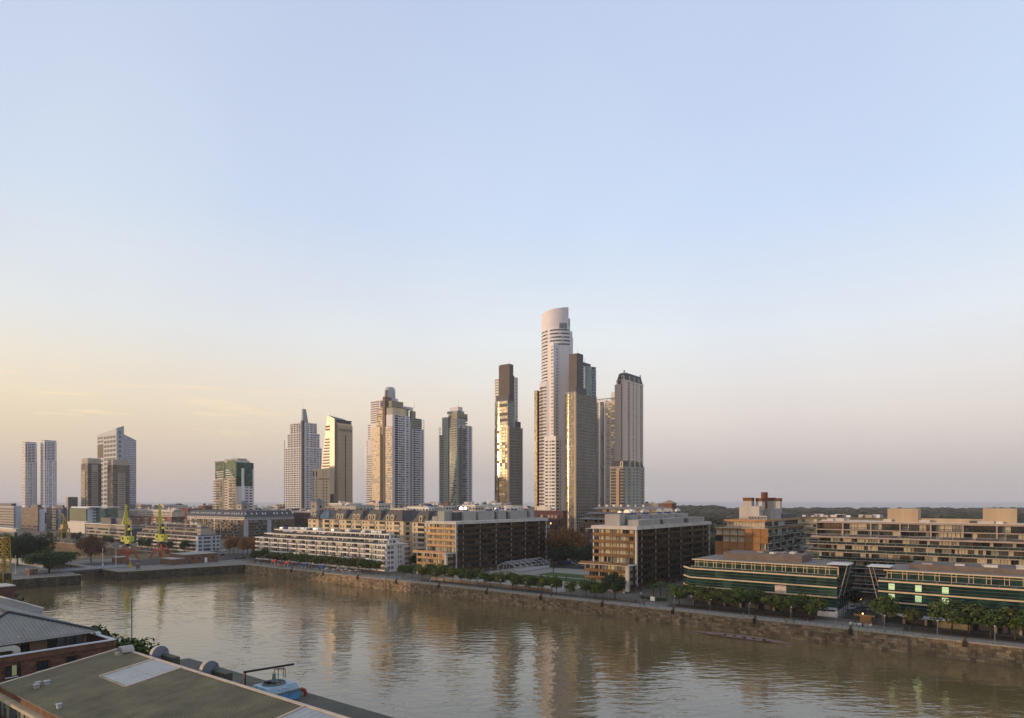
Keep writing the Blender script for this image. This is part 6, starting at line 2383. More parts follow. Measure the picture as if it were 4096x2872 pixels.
tree('dark', 'largest dark green tree at the corner of the sunlit bronze block', on_q(2460, 239)[0], 239, .84, QG, i=0)
row([2718, 2778, 2818, 2856, 2900, 2940, 2985, 3026, 3085, 3128, 3172, 3222, 3262], lambda k: 239.5 + (k % 2) * 2.2, 'bushy green tree before the dark green office with the banner, %s from the left', ['quay', 'quay', 'quay_olive'], QG, (1.2, 1.5), .74)
tree('quay', 'bushy green tree at the left corner of the lit green office', on_q(3541, 240)[0], 240, 1.3, QG, i=1)
tree('quay_olive', 'smallest quay tree, low in front of the lit green office', on_q(3650, 241)[0], 241, .86, QG, i=1)
row([3806, 3874, 3962, 4060, 4112], lambda k: 239 + (k % 2), 'bushy green tree at the right end of the quay, %s from the left', ['quay', 'quay_olive'], QG, (1.6, 1.85), .72)
tree('dark', 'dark rounded tree in the courtyard between the two green offices', on_q(3418, 272)[0], 272, .55, i=1)

# trees between the bronze blocks
row([2216, 2250, 2284, 2318, 2350, 2372], lambda k: 335 + (k % 3) * 6, 'dark evergreen behind the lawns, %s from the left', ['dark'], 'dark evergreens behind the lawns', (.9, 1.08))
row([2205, 2232, 2262, 2300], lambda k: 352 + (k % 2) * 12, 'rust coloured autumn tree by the dark red brick block, %s from the left', ['autumn'], 'autumn trees behind the lawns', (1.5, 1.9))
row([2850, 2872, 2890], lambda k: 395 + k * 25, 'green tree between the sunlit bronze block and the orange screened block, %s from the left', ['mid', 'quay_olive'], 'trees between the blocks', (1.5, 2.1))
row([1176, 1196, 1214, 1230], lambda k: 330 + k * 6, 'green tree behind the white terraced block left end, %s from the left', ['mid'], 'trees behind the white terraces', (1.7, 2.2))
row([1660, 1676], lambda k: 275, 'dark shrubby tree in the gap beside the white terraced block, %s from the left', ['mid'], 'trees in the gap', (.9, 1.0))
row([918, 934, 952, 972, 990, 1008, 1020], lambda k: 262 + (k % 3) * 5, 'rusty autumn tree in the clump beside the roundabout, %s from the left', ['autumn'], 'autumn trees by the roundabout', (.9, 1.12))
# plaza and the farther dock
row([770, 742, 705, 672], lambda k: 228 - k * 4, 'small yellowing tree on the plaza near the right crane, %s from the left', ['quay_olive'], 'plaza trees', (.55, .8))
for k in range(16):
    p = -780 + k * 18
    tree('mid', 'small dark tree along the farther quay before the offices, %s from the left' % ORD[k], p, 249 + (k % 2) * 3, RN.uniform(.75, 1.0), 'small trees along the farther quay')

# the umbrella shaped tree and its dark neighbours
um, ucs = crown_mesh(7, 12.6, 7.2, 26, 9000, .5, 8.2)
p, q = ground(196, 2292)
o = thing('umbrella_tree', 'wide umbrella shaped green tree beside the footbridge', 'tree', p, q, 0)
put(um, 'crown', L_deep, o)
mb = MB()
mb.tube((0, 0, 0), (.2, .1, 2.0), .55, .45, 8)
for (cx, cy, cz, cr, ch) in ucs[::2]:
    mid = (cx * .42, cy * .42, 2.0 + (cz - 2.0) * .55)
    mb.tube((.2, .1, 1.9), mid, .3, .2, 6)
    mb.tube(mid, (cx * .9, cy * .9, cz), .2, .06, 5)
put(mb, 'trunk', bark, o)
for k, (u, v, R, Hc, zc, n, lab) in enumerate(((70, 2262, 10.5, 15, 11.5, 6500, 'large dark green tree with a tall crown at the left, behind the umbrella tree'),
                                               (150, 2255, 10, 14, 10.5, 6000, 'large dark green tree to the right of its tall twin, behind the umbrella tree'),
                                               (14, 2268, 9, 13, 9.5, 5000, 'dark green tree cut by the left picture edge behind the mustard lattice'))):
    p, q = ground(u, v)
    cm, cs = crown_mesh(31 + k, R, Hc, 16, n, .55, zc)
    o = thing('dark_tree', lab, 'tree', p, q, 0)
    put(cm, 'crown', L_dark, o)
    put(trunk_mesh(31 + k, cs, 0, .5, 4), 'trunk', bark, o)
p, q = ground(364, 2249)
cm, cs = crown_mesh(50, 8.6, 12.5, 17, 5200, .42, 9.8)
o = thing('autumn_tree', 'large red brown autumn tree standing alone left of the cranes', 'tree', p, q, 0)
put(cm, 'crown', L_brown, o)
put(trunk_mesh(50, cs, 0, .4, 4), 'trunk', bark, o)
tree('mid', 'dark green tree beside the brick roof tower at the left edge', -225, 63, 1.32, i=0)
tree('mid', 'green treetop just behind the hipped warehouse roof corner', -165, 62, 1.22, i=1)
tree('quay', 'thin leaved green tree beside the tall lamp mast', -146, 61, 1.45, i=2)

# palms beside the sunlit bronze block
def palm(label, p, q, h):
    o = thing('palm_tree', label, 'palm', p, q, 0, RN.uniform(0, 6), 'palms beside the sunlit bronze block')
    mb = MB()
    for k in range(6):
        mb.tube((.08 * math.sin(k), 0, h * k / 6), (.08 * math.sin(k + 1), 0, h * (k + 1) / 6), .2 - .01 * k, .19 - .01 * k, 7)
    put(mb, 'trunk', bark, o)
    r = random.Random(int(p * 7))
    for k in range(15):
        mb = MB()
        a = k * 2.4
        up = r.uniform(.1, 1.0)
        pts = []
        ln = r.uniform(2.2, 2.8)
        for j in range(6):
            f = j / 5
            d = ln * f
            pts.append((d * math.cos(a), d * math.sin(a), h + up * d * .8 - .42 * d * d * (1.1 - .3 * up)))
        sx, sy = -math.sin(a), math.cos(a)
        for j in range(5):
            w0, w1 = .42 * (1 - abs(j / 5 - .35)), .42 * (1 - abs((j + 1) / 5 - .35)) * (0 if j == 4 else 1)
            (x0, y0, z0), (x1, y1, z1) = pts[j], pts[j + 1]
            mb.face([(x0, y0, z0), (x1, y1, z1), (x1 + sx * w1, y1 + sy * w1, z1 - w1 * .5), (x0 + sx * w0, y0 + sy * w0, z0 - w0 * .5)])
            mb.face([(x0, y0, z0), (x0 - sx * w0, y0 - sy * w0, z0 - w0 * .5), (x1 - sx * w1, y1 - sy * w1, z1 - w1 * .5), (x1, y1, z1)])
        put(mb, 'frond', L_deep, o)
for lab, u, v, h in (('palm nearest the bronze block wall, left of its neighbours', 2614, 2392, 5.6), ('middle palm of the clump beside the sunlit bronze block', 2642, 2388, 6.0), ('right hand palm of the clump beside the sunlit bronze block', 2668, 2395, 5.8)):
    p, q = ground(u, v)
    palm(lab, p, q, h)
shrub_bm, _ = crown_mesh(3, 1.3, 1.3, 6, 420, .2, .6)
shrub_me = shrub_bm.mesh('shrub', [L_deep])
for k, (u, v) in enumerate(((2570, 2393), (2598, 2397), (2632, 2402), (2655, 2403))):
    p, q = ground(u, v)
    o = thing('shrub', 'low rounded shrub under the palms, %s from the left' % ORD[k], 'shrub', p, q, 0, 0, 'shrubs under the palms')
    add_obj('foliage', shrub_me, o)

# ================================================================ the cranes
def crane(label, u, v, hz, lean, fold):
    p, q = ground(u, v)
    o = thing('harbour_crane', label, 'crane', p, q, 0, ROT + .35)
    mb = MB()
    hp = 9.6
    for k, (sx, sy) in enumerate(((-1, -1), (1, -1), (1, 1), (-1, 1))):
        lm = MB()
        lm.tube((sx * 5.4, sy * 4.4, 0), (sx * 1.7, sy * 1.7, hp), .42, .34, 6)
        lm.box(sx * 5.4 - .9, sx * 5.4 + .9, sy * 4.4 - .4, sy * 4.4 + .4, 0, .6)
        put(lm, 'leg', redpaint, o)
    for z, f in ((5.6, .60),):
        for a, c in (((-1, -1), (1, -1)), ((1, -1), (1, 1)), ((1, 1), (-1, 1)), ((-1, 1), (-1, -1))):
            x0, y0 = a[0] * (5.4 - 3.7 * z / hp), a[1] * (4.4 - 2.7 * z / hp)
            x1, y1 = c[0] * (5.4 - 3.7 * z / hp), c[1] * (4.4 - 2.7 * z / hp)
            bm_ = MB()
            bm_.tube((x0, y0, z), (x1, y1, z), .38, .38, 5)
            put(bm_, 'crossbeam', redpaint, o)
            bm_ = MB()
            bm_.tube((a[0] * 5.4, a[1] * 4.4, .5), ((x0 + x1) / 2, (y0 + y1) / 2, z), .22, .22, 5)
            bm_.tube((c[0] * 5.4, c[1] * 4.4, .5), ((x0 + x1) / 2, (y0 + y1) / 2, z), .22, .22, 5)
            bm_.tube(((x0 + x1) / 2, (y0 + y1) / 2, z), (a[0] * 1.7, a[1] * 1.7, hp), .2, .2, 5)
            put(bm_, 'brace', redpaint, o)
    mb = MB()
    mb.lathe([(2.7, hp), (2.7, hp + .5), (1.2, hp + .6), (1.1, hp + 2.6)], 12)
    mb.box(-2.6, 3.2, -1.4, 1.4, hp + 2.4, hp + 2.9)
    put(mb, 'turntable', black, o)
    zb = hp + 2.9
    h_ = put(MB(), 'machine_house', limeyel, o) if False else None
    mb = MB()
    mb.box(-3.6, 3.8, -1.9, 1.9, zb, zb + 3.6)
    house = put(mb, 'machine_house', limeyel, o)
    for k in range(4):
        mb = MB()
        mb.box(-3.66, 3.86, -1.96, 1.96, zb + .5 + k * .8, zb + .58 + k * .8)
        put(mb, 'cladding_rib', M('lime_painted_shadow', (.30, .31, .04), .6, .1, 1), house)  # darker lime puts the ribs' shade into their paint
    for x in (-1.8, 2.6):
        mb = MB()
        mb.box(x - .5, x + .5, -1.99, -1.9, zb + 1.5, zb + 2.9)
        put(mb, 'window', g_dark, house)
    mb = MB()
    mb.box(.2, 3.4, -2.2, .2, zb - 1.2, zb - .02)
    put(mb, 'driver_cab', limeyel, o)
    mb = MB()
    zt = zb + 3.6
    for sx in (-.4, 1.9):
        for sy in (-.8, .8):
            mb.tube((sx, sy, zt), (.3 + sx * .3, sy * .6, zt + 7.5), .22, .18, 5)
    for k in range(4):
        z0, z1 = zt + 1.8 * k, zt + 1.8 * (k + 1)
        mb.tube((-.3, -.8, z0), (1.4 - .2 * k, -.8, z1), .14, .14, 4)
        mb.tube((1.7 - .3 * k, .8, z0), (-.1, .7, z1), .14, .14, 4)
    mb.box(-.2, 1.5, -.9, .9, zt + 5.5, zt + 7.4)
    mb.box(.2, 2.0, -.7, .7, zt + .5, zt + 3.6)
    put(mb, 'mast', black, o)
    mb = MB()
    mb.box(1.2, 3.2, -.9, .9, zt + 4.0, zt + 5.3)
    put(mb, 'counterweight', limeyel, o)
    # tapering box boom of four chords with lacing
    top = Vector((-.9 + lean, 0, hz))
    foot = Vector((-1.0, 0, zt))
    mb = MB()
    n = 9
    def chord(sx, sy, f):
        w = .62 * (1 - f) + .34 * f
        return (foot.x + (top.x - foot.x) * f + sx * w, sy * w, foot.z + (top.z - foot.z) * f)
    for k in range(n):
        f0, f1 = k / n, (k + 1) / n
        for sx, sy in ((-1, -1), (1, -1), (1, 1), (-1, 1)):
            mb.tube(chord(sx, sy, f0), chord(sx, sy, f1), .17, .16, 5)
        for (a, c) in (((-1, -1), (1, -1)), ((1, -1), (1, 1)), ((1, 1), (-1, 1)), ((-1, 1), (-1, -1))):
            mb.tube(chord(a[0], a[1], f0), chord(c[0], c[1], f1), .1, .1, 4)
    wm_ = .5
    mb.prism([(foot.x - .5, -.42), (foot.x + .5, -.42), (foot.x + .5, .42), (foot.x - .5, .42)], zt, zt + .2)
    i = len(mb.v)
    for f, w in ((0, .5), (1, .27)):
        c = foot.lerp(top, f)
        mb.v += [(c.x - w, -w * .8, c.z), (c.x + w, -w * .8, c.z), (c.x + w, w * .8, c.z), (c.x - w, w * .8, c.z)]
    for k in range(4):
        j = (k + 1) % 4
        mb.f.append((i + k, i + j, i + 4 + j, i + 4 + k))
        mb.m.append(0)
    put(mb, 'boom', limeyel, o)
    mb = MB()
    mb.box(top.x - 1.0, top.x + 1.3, -.3, .3, hz - 1.4, hz - .9)
    mb.lathe([(.6, -.1), (.6, .1)], 10, (top.x, 0, hz - .3))
    put(mb, 'boom_head', limeyel, o)
    if fold:
        mb = MB()
        mb.tube(tuple(top - Vector((0, 0, 2))), (top.x - 2.3, -.3, hz - 12), .24, .3, 5)
        mb.tube(tuple(top - Vector((.3, 0, 5))), (top.x - 1.9, -.3, hz - 11.5), .16, .16, 5)
        mb.box(top.x - 3.0, top.x - 1.8, -.7, .4, hz - 13.2, hz - 12)
        put(mb, 'jib', limeyel, o)
    mb = MB()
    mb.tube(tuple(top - Vector((0, 0, 1))), (1.9, .3, zt + 7.4), .12, .12, 4)
    mb.tube(tuple(top - Vector((0, 0, 3))), (1.4, -.3, zt + 7.0), .12, .12, 4)
    put(mb, 'stay', limeyel, o)
    return o

crane('lime green harbour crane on red legs with a folded jib, the left of two', 509, 2242, 37.0, -.2, True)
crane('lime green harbour crane on red legs with a straight upright boom, the right of two', 645, 2230, 37.3, -.6, False)

def lattice(mb, w0, w1, z0, z1, n, r=.12, off=(0, 0)):
    def c(sx, sy, f):
        w = w0 + (w1 - w0) * f
        return (off[0] + sx * w, off[1] + sy * w, z0 + (z1 - z0) * f)
    cr = ((-1, -1), (1, -1), (1, 1), (-1, 1))
    for k in range(n):
        f0, f1 = k / n, (k + 1) / n
        for j in range(4):
            a, b_ = cr[j], cr[(j + 1) % 4]
            mb.tube(c(*a, f0), c(*a, f1), r, r, 5)
            mb.tube(c(*a, f0), c(*b_, f1), r * .6, r * .6, 4)
            mb.tube(c(*b_, f0), c(*a, f1), r * .6, r * .6, 4)
            mb.tube(c(*a, f1), c(*b_, f1), r * .7, r * .7, 4)

p, q = spot(16, 205)
o = thing('lattice_crane', 'mustard yellow lattice crane tower cut by the left picture edge', 'crane', p, q, 0, ROT + .4)
mb = MB()
lattice(mb, 1.5, 1.0, 9, 28.4, 8, .17)
put(mb, 'lattice_tower', mustard, o)
mb = MB()
lattice(mb, 2.4, 1.5, 0, 9, 3, .2)
put(mb, 'base_frame', mustard, o)
mb = MB()
mb.box(-1.2, 1.4, -1.3, 1.2, 14.8, 17.4)
put(mb, 'machinery', M('dark_machinery', (.05, .045, .03), .7, .3, 1), o)
mb = MB()
mb.box(-1.1, 1.1, -1.1, 1.1, 28.3, 28.6)
put(mb, 'top_plate', mustard, o)

p, q = spot(257, 640)
o = thing('harbour_crane', 'mustard brown harbour crane on the farther quay before the office blocks', 'crane', p, q, 0, ROT)
for sx, sy in ((-1, -1), (1, -1), (1, 1), (-1, 1)):
    mb = MB()
    mb.tube((sx * 4.6, sy * 4, 0), (sx * 3.6, sy * 3.2, 12), .4, .36, 5)
    put(mb, 'leg', mustard, o)
mb = MB()
for a, c in (((-1, -1), (1, -1)), ((1, -1), (1, 1)), ((1, 1), (-1, 1)), ((-1, 1), (-1, -1))):
    mb.tube((a[0] * 3.6, a[1] * 3.2, 12), (c[0] * 4.4, c[1] * 3.8, 3), .16, .16, 4)
    mb.tube((a[0] * 3.6, a[1] * 3.2, 9), (c[0] * 3.6, c[1] * 3.2, 12), .16, .16, 4)
put(mb, 'bracing', mustard, o)
mb = MB()
mb.box(-4.2, 4.2, -3.6, 3.6, 12, 12.8)
mb.box(-3.4, 3.6, -2.2, 2.2, 12.8, 16.4)
put(mb, 'machine_house', mustard, o)
mb = MB()
lattice(mb, 1.4, .6, 16.4, 23, 3, .2)
put(mb, 'mast', mustard, o)
mb = MB()
for s in (-.5, .5):
    mb.tube((0, s, 22), (-21, s + 5, 26.5), .22, .15, 4)
    mb.tube((0, s, 23), (-21, s + 5, 27.3), .15, .12, 4)
for k in range(9):
    f = k / 9
    mb.tube((-21 * f, .5 + 5 * f, 22 + 4.5 * f), (-21 * (f + .08), -.5 + 5 * f, 23 + 4.5 * f), .1, .1, 4)
mb.tube((5, 0, 20), (0, 0, 23), .3, .2, 4)
put(mb, 'boom', mustard, o)

# ================================================================ the plaza
p, q = ground(447, 2256)
b = Bld('brick_kiosk', 'small square red brick kiosk by the legs of the left crane', 'building', p, q, 6.4, 6)
b.box('wall', brownbrick, 0, 6.4, 0, 6, 0, 4.3)
b.box('roof', concrete, -.15, 6.55, -.15, 6.15, 4.3, 4.55)
b.piece('door', b.FS, 2.2, 0, 1.0, 2.1, 'p_black')
b.piece('window', b.FW, 2.5, 1.4, 1.2, 1.0, 'w_dark')
b.finish()
p, q = ground(543, 2277)
b = Bld('brick_pillar', 'short brown brick pillar on the plaza edge', 'pillar', p, q, 1.7, 1.7)
b.box('shaft', brownbrick, 0, 1.7, 0, 1.7, 0, 3.1)
b.box('cap', concrete, -.1, 1.8, -.1, 1.8, 3.1, 3.3)
p, q = ground(521, 2268)
o = thing('buoy', 'tall yellow marker buoy standing on the plaza', 'buoy', p, q)
mb = MB()
mb.lathe([(.95, 0), (.95, .7), (.5, 1.1), (.36, 3.2), (.1, 3.5)], 12)
put(mb, 'body', M('buoy_yellow', (.50, .32, .01), .5, .1, 1), o)
b = Bld('brick_pump_house', 'low brown brick building on the plaza in front of the autumn trees', 'building', -436, 206, 20, 21)
b.box('wall', brownbrick, 0, 20, 0, 21, 0, 5.5)
b.box('roof', darkgrey, .3, 19.7, .3, 20.7, 5.5, 5.56)
b.box('annex', brownbrick, 4, 20.4, -8, 0, 0, 3.4)
b.box('annex_roof', concrete, 3.8, 20.6, -8.2, 0, 3.4, 3.55)
b.box('parapet', concrete, -.1, 20.1, -.1, 21.1, 5.56, 5.75)
for s, z, w, h, st in ((4, 2.6, 1.2, 1.2, 'w_dark'), (8.4, 2.4, 1.0, 1.2, 'w_dark'), (12.4, 0, 1.6, 3.2, 'p_white'), (17, 2.4, 1.2, 1.2, 'w_dark')):
    b.piece('window' if st != 'p_white' else 'door', b.FS, s, z, w, h, st)
b.piece('door', b.FS, 1.8, 0, 1.2, 2.3, 'p_black')
b.finish()
p, q = ground(104, 2300)
b = Bld('brick_hut', 'small brick hut under the umbrella shaped tree', 'building', p, q, 5, 4)
b.box('wall', brownbrick, 0, 5, 0, 4, 0, 3.2)
b.box('roof', concrete, -.4, 5.4, -.4, 4.4, 3.2, 3.45)
b.piece('door', b.FS, 1.4, 0, 1.0, 2.1, 'p_black')
b.piece('window', b.FW, 1.8, 1.2, 1.4, 1.0, 'w_dark')
b.finish()

# footbridge
b = Bld('footbridge', 'low footbridge with pale blue railings across the narrow channel', 'bridge', -431, 133, 6, 44)
b.box('deck', concrete, 0, 6, 0, 44, .06, .5)
b.box('beam', darkgrey, .2, .8, 9, 30, -1.0, .06)
b.box('beam', darkgrey, 5.2, 5.8, 9, 30, -1.0, .06)
rail_m = M('pale_blue_railing', (.38, .42, .45), .5, .1, 1)
style('br', lambda mb, w, h: (mb.box(0, w, -.05, .02, h - .1, h), mb.box(0, w, -.04, 0, h * .5, h * .5 + .06), mb.box(0, w, -.03, .0, .1, h * .42), mb.box(0, .1, -.05, .03, 0, h - .1)), [rail_m])
for i in range(22):
    b.piece('railing', (6, 0, math.pi / 2), i * 2, .5, 1.96, 1.15, 'br')
    b.piece('railing', (.1, 0, math.pi / 2), i * 2, .5, 1.96, 1.15, 'br')
b.finish()
for k, (u, v, h, lab) in enumerate(((411, 2262, 11.0, 'white light mast beside the footbridge, right of the autumn tree'), (464, 2270, 11.4, 'white light mast on the corner of the crane plaza'),
                                    (62, 2295, 10.0, 'white light mast below the dark trees at the left'))):
    p, q = ground(u, v)
    o = thing('light_mast', lab, 'lamp post', p, q, 0, 0, 'white light masts by the channel')
    mb = MB()
    mb.tube((0, 0, 0), (0, 0, h), .16, .08, 8)
    put(mb, 'pole', whitemetal, o)
    mb = MB()
    mb.lathe([(.5, 0), (.45, .5), (.18, 1.0)], 10)
    put(mb, 'base', whitemetal, o)

def fence_run(label, pts, h, mat, step, name='railing', cat='railing'):
    o = thing(name, label, cat, pts[0][0], pts[0][1], 0, 0)
    ox, oy = wxy(*pts[0])
    me = None
    rails = MB()
    for (a, c) in zip(pts, pts[1:]):
        ax, ay = wxy(*a)
        cx, cy = wxy(*c)
        n = max(1, int(math.hypot(cx - ax, cy - ay) / step))
        for z in (h, h * .55):
            rails.tube((ax - ox, ay - oy, z), (cx - ox, cy - oy, z), .045, .045, 5)
        for k in range(n + 1):
            f = k / n
            if me is None:
                pm = MB()
                pm.box(-.05, .05, -.05, .05, 0, h)
                me = pm.mesh('post', [mat])
            add_obj('post', me, o, (ax - ox + (cx - ax) * f, ay - oy + (cy - ay) * f, 0))
    put(rails, 'rail', mat, o)
    return o

fence_run('thin dark railing along the edge of the promenade above the long quay wall', [(-384, 228.7), (60, 228.7)], 1.05, M('grey_railing', (.13, .13, .125), .5, .1, 1), 2.4, 'quay_railing')
fence_run('pale railing round the corner of the crane plaza above the dark wall', [(-428, 163), (-403, 163), (-400.4, 163), (-392, 200)], 1.1, rail_m, 2.0)
fence_run('pale railing above the dark wall below the umbrella tree', [(-411, 70), (-404, 140), (-425, 141)], 1.1, rail_m, 2.2)

# quay lamps and bollards
lamp_p, lamp_h = MB(), MB()
lamp_p.tube((0, 0, 0), (0, 0, 4.7), .09, .06, 6)
lamp_p.tube((0, 0, 4.5), (.55, 0, 4.75), .04, .04, 4)
lamp_p.lathe([(.16, 0), (.14, .6), (.09, .7)], 8)
lamp_h.lathe([(.05, .12), (.24, .05), (.26, -.05), (.12, -.16)], 8, (.6, 0, 4.72))
gm = M('grey_green_pole', (.20, .23, .22), .5, .1, 1)
lp, lh = lamp_p.mesh('pole', [gm]), lamp_h.mesh('lamp_head', [M('opal_glass', (.65, .66, .66), .3, .05, 1)])
for k in range(26):
    p = 6.8 - 13.6 * k
    o = thing('lamp_post', 'slim quay lamp post at the promenade edge, %s from the right' % ORD[k], 'lamp post', p, 229.9, 0, ROT + 1.57, 'lamp posts along the promenade')
    add_obj('pole', lp, o)
    add_obj('lamp_head', lh, o)
bm_ = MB()
bm_.lathe([(.42, 0), (.34, .25), (.28, .7), (.52, .85), (.52, 1.0), (.3, 1.1)], 10)
bme = bm_.mesh('bollard', [rust_m])
bm2 = MB()
bm2.box(-.5, .5, -.9, -.15, -1.6, .1)
bme2 = bm2.mesh('fender', [M('dark_fender', (.035, .028, .02), .9, .2, 1)])
for k in range(13):
    p = 15.6 - 29.3 * k
    o = thing('mooring_bollard', 'rusty mooring bollard on the quay edge, %s from the right' % ORD[k], 'bollard', p, 228.3, .02, ROT, 'mooring bollards on the quay edge')
    add_obj('bollard_post', bme, o)
    add_obj('fender', bme2, o)

# low beige wall of the garden, planters and benches
b = Bld('garden_wall', 'low beige wall along the promenade below the lawns', 'wall', -237, 240.6, 74, .4)
b.box('wall', M('beige_stone_wall', (.34, .26, .19), .85, .12, .5, fine=.2), 0, 74, 0, .4, 0, 1.3)
b = Bld('garden_wall', 'pale retaining wall at the near edge of the lawns', 'wall', -214, 265, 50, .6)
b.box('wall', conc_pale, 0, 50, 0, .6, 0, 1.4)
b.box('steps', conc_pale, 14, 20, -2, 0, 0, .7)
bench = MB()
bench.box(-.9, .9, -.25, .25, .42, .48)
bme_s = bench.mesh('seat', [M('bench_wood', (.16, .12, .08), .8, .15, 1)])
bench = MB()
bench.box(-.8, -.7, -.22, .22, 0, .42)
bme_l = bench.mesh('leg', [concrete])
for k, (u, v) in enumerate(((1846, 2330), (2505, 2418), (2620, 2430), (2968, 2484), (3052, 2494), (3705, 2548), (2146, 2390))):
    p, q = ground(u, v)
    o = thing('bench', 'backless bench on the promenade, %s from the left' % ORD[sorted([1846, 2505, 2620, 2968, 3052, 3705, 2146]).index(u)], 'bench', p, q, .02, ROT, 'benches on the promenade')
    add_obj('seat', bme_s, o)
    add_obj('leg', bme_l, o)
    add_obj('leg', bme_l, o, (1.5, 0, 0))
p, q = ground(2610, 2418)
o = thing('sign_board', 'square white sign board on two posts by the palms', 'sign', p, q, 0, ROT)
mb = MB()
mb.box(-.9, .9, -.05, .02, 1.4, 3.0)
put(mb, 'panel', whitemetal, o)
for x in (-.7, .7):
    mb = MB()
    mb.box(x - .05, x + .05, .02, .1, 0, 2.9)
    put(mb, 'post', steel, o)

# steel party pavilion frame behind the left bronze block
p, q = ground(1992, 2292)
b = Bld('steel_pavilion', 'bare white steel pavilion frame with no cover beside the lawns', 'pavilion', -247 + 12, 292, 13, 36)
fm = M('white_steel_frame', (.50, .52, .54), .5, .08, 1)
for k in range(7):
    y = k * 5.4
    mb = MB()
    mb.tube((0, y, 0), (0, y, 3.2), .14, .14, 5)
    mb.tube((13, y, 0), (13, y, 3.2), .14, .14, 5)
    mb.tube((0, y, 3.2), (6.5, y, 5.8), .14, .14, 5)
    mb.tube((6.5, y, 5.8), (13, y, 3.2), .14, .14, 5)
    b.part('portal_frame', mb, fm)
for x, z in ((0, 3.2), (3.25, 4.5), (6.5, 5.8), (9.75, 4.5), (13, 3.2)):
    mb = MB()
    mb.tube((x, 0, z), (x, 32.4, z), .1, .1, 5)
    b.part('purlin', mb, fm)
b.box('platform', concrete, -.5, 13.5, -1, 33, 0, .5)
b.box('side_wall', fm, 12.9, 13.1, .3, 32, .5, 1.8)
b.finish()
for k in range(9):
    p, q = -233 + 1.7 * k, 283 + RN.uniform(-6, 6)
    o = thing('planter_box', 'white planter box by the steel pavilion frame, %s from the left' % ORD[k], 'planter', p, q, .02, ROT + RN.uniform(-.3, .3), 'white boxes by the pavilion frame')
    mb = MB()
    mb.box(-.7, .7, -.5, .5, 0, .9)
    put(mb, 'box', offwhite, o)
    mb = MB()
    mb.box(-.6, .6, -.4, .4, .9, 1.1)
    put(mb, 'soil_fill', L_deep, o)
for k, (u, v) in enumerate(((2265, 2330), (2213, 2290), (2240, 2265))):
    p, q = ground(u, v)
    o = thing('garden_post', 'dark vertical post light on the lawns, %s from the front' % ORD[k], 'post', p, q, 0, 0, 'dark posts on the lawns')
    mb = MB()
    mb.box(-.22, .22, -.22, .22, 0, 3.4)
    put(mb, 'shaft', black, o)
    mb = MB()
    mb.box(-.4, .4, -.4, .4, 0, .15)
    put(mb, 'foot', concrete, o)

# ---------------------------------------------------------------- cafes under the trees
def awning(label, u, v, w, d, mat, n=3):
    p, q = ground(u, v)
    o = thing('cafe_awning', label, 'awning', p, q, 0, ROT)
    mb = MB()
    mb.v += [(-w / 2, -d / 2, 2.5), (w / 2, -d / 2, 2.5), (w / 2, d / 2, 2.5), (-w / 2, d / 2, 2.5), (-w / 2, 0, 3.5), (w / 2, 0, 3.5)]
    for f in ((0, 1, 5, 4), (2, 3, 4, 5), (0, 4, 3), (1, 2, 5)):
        mb.f.append(f)
        mb.m.append(0)
    for x0, x1, y0, y1 in ((-w / 2, w / 2, -d / 2 - .02, -d / 2), (-w / 2, w / 2, d / 2, d / 2 + .02)):
        mb.box(x0, x1, y0, y1, 2.2, 2.5)
    put(mb, 'canvas', mat, o)
    for sx in (-1, 1):
        for sy in (-1, 1):
            mb = MB()
            mb.box(sx * (w / 2 - .1) - .05, sx * (w / 2 - .1) + .05, sy * (d / 2 - .1) - .05, sy * (d / 2 - .1) + .05, 0, 2.5)
            put(mb, 'pole', whitemetal, o)
awning('red cafe awning under the trees, left of the two big red ones', 1098, 2262, 3.4, 2.6, redcloth)
awning('red cafe awning under the trees, right of the two big red ones', 1151, 2268, 3.2, 2.6, redcloth)
awning('blue cafe awning under the trees, left of the two blue ones', 1222, 2277, 3.2, 2.4, bluecloth)
awning('blue cafe awning under the trees, right of the two blue ones', 1287, 2285, 3.6, 2.4, bluecloth)

def umbrella_parts(mat):
    mb = MB()
    n = 8
    mb.v += [(1.35 * math.cos(k * .785), 1.35 * math.sin(k * .785), 2.2) for k in range(n)] + [(0, 0, 2.75)]
    for k in range(n):
        mb.f.append((k, (k + 1) % n, n))
        mb.m.append(0)
    mp_ = MB()
    mp_.tube((0, 0, 0), (0, 0, 2.9), .04, .04, 5)
    return mb.mesh('canopy', [mat]), mp_.mesh('pole', [whitemetal])
um_t, um_pole = umbrella_parts(tancloth)
um_r, _ = umbrella_parts(redcloth)
for k, (u, v) in enumerate(((1308, 2284), (1333, 2288), (1352, 2283), (1366, 2290), (1384, 2287), (1400, 2294), (1424, 2293))):
    p, q = ground(u, v + 6)
    o = thing('parasol', 'beige cafe parasol under the quay trees, %s from the left' % ORD[k], 'parasol', p, q, 0, 0, 'beige cafe parasols')
    add_obj('canopy', um_t, o)
    add_obj('pole', um_pole, o)
for k, (u, v) in enumerate(((1112, 2262), (1122, 2266), (1135, 2266))):
    p, q = ground(u, v + 4)
    o = thing('parasol', 'low red cafe parasol between the red awnings, %s from the left' % ORD[k], 'parasol', p, q, -.9, 0, 'red cafe parasols')
    add_obj('canopy', um_r, o)
    add_obj('pole', um_pole, o)
tb = MB()
tb.lathe([(.42, .7), (.42, .75)], 10)
tb_t = tb.mesh('table_top', [offwhite])
tb = MB()
tb.tube((0, 0, 0), (0, 0, .7), .05, .05, 6)
tb.lathe([(.25, 0), (.22, .05)], 8)
tb_l = tb.mesh('table_leg', [black])
cb = MB()
cb.box(-.22, .22, -.22, .22, .43, .47)
ch_s = cb.mesh('seat', [whitemetal])
cb = MB()
cb.box(-.22, .22, .19, .23, .47, .9)
ch_b = cb.mesh('backrest', [whitemetal])
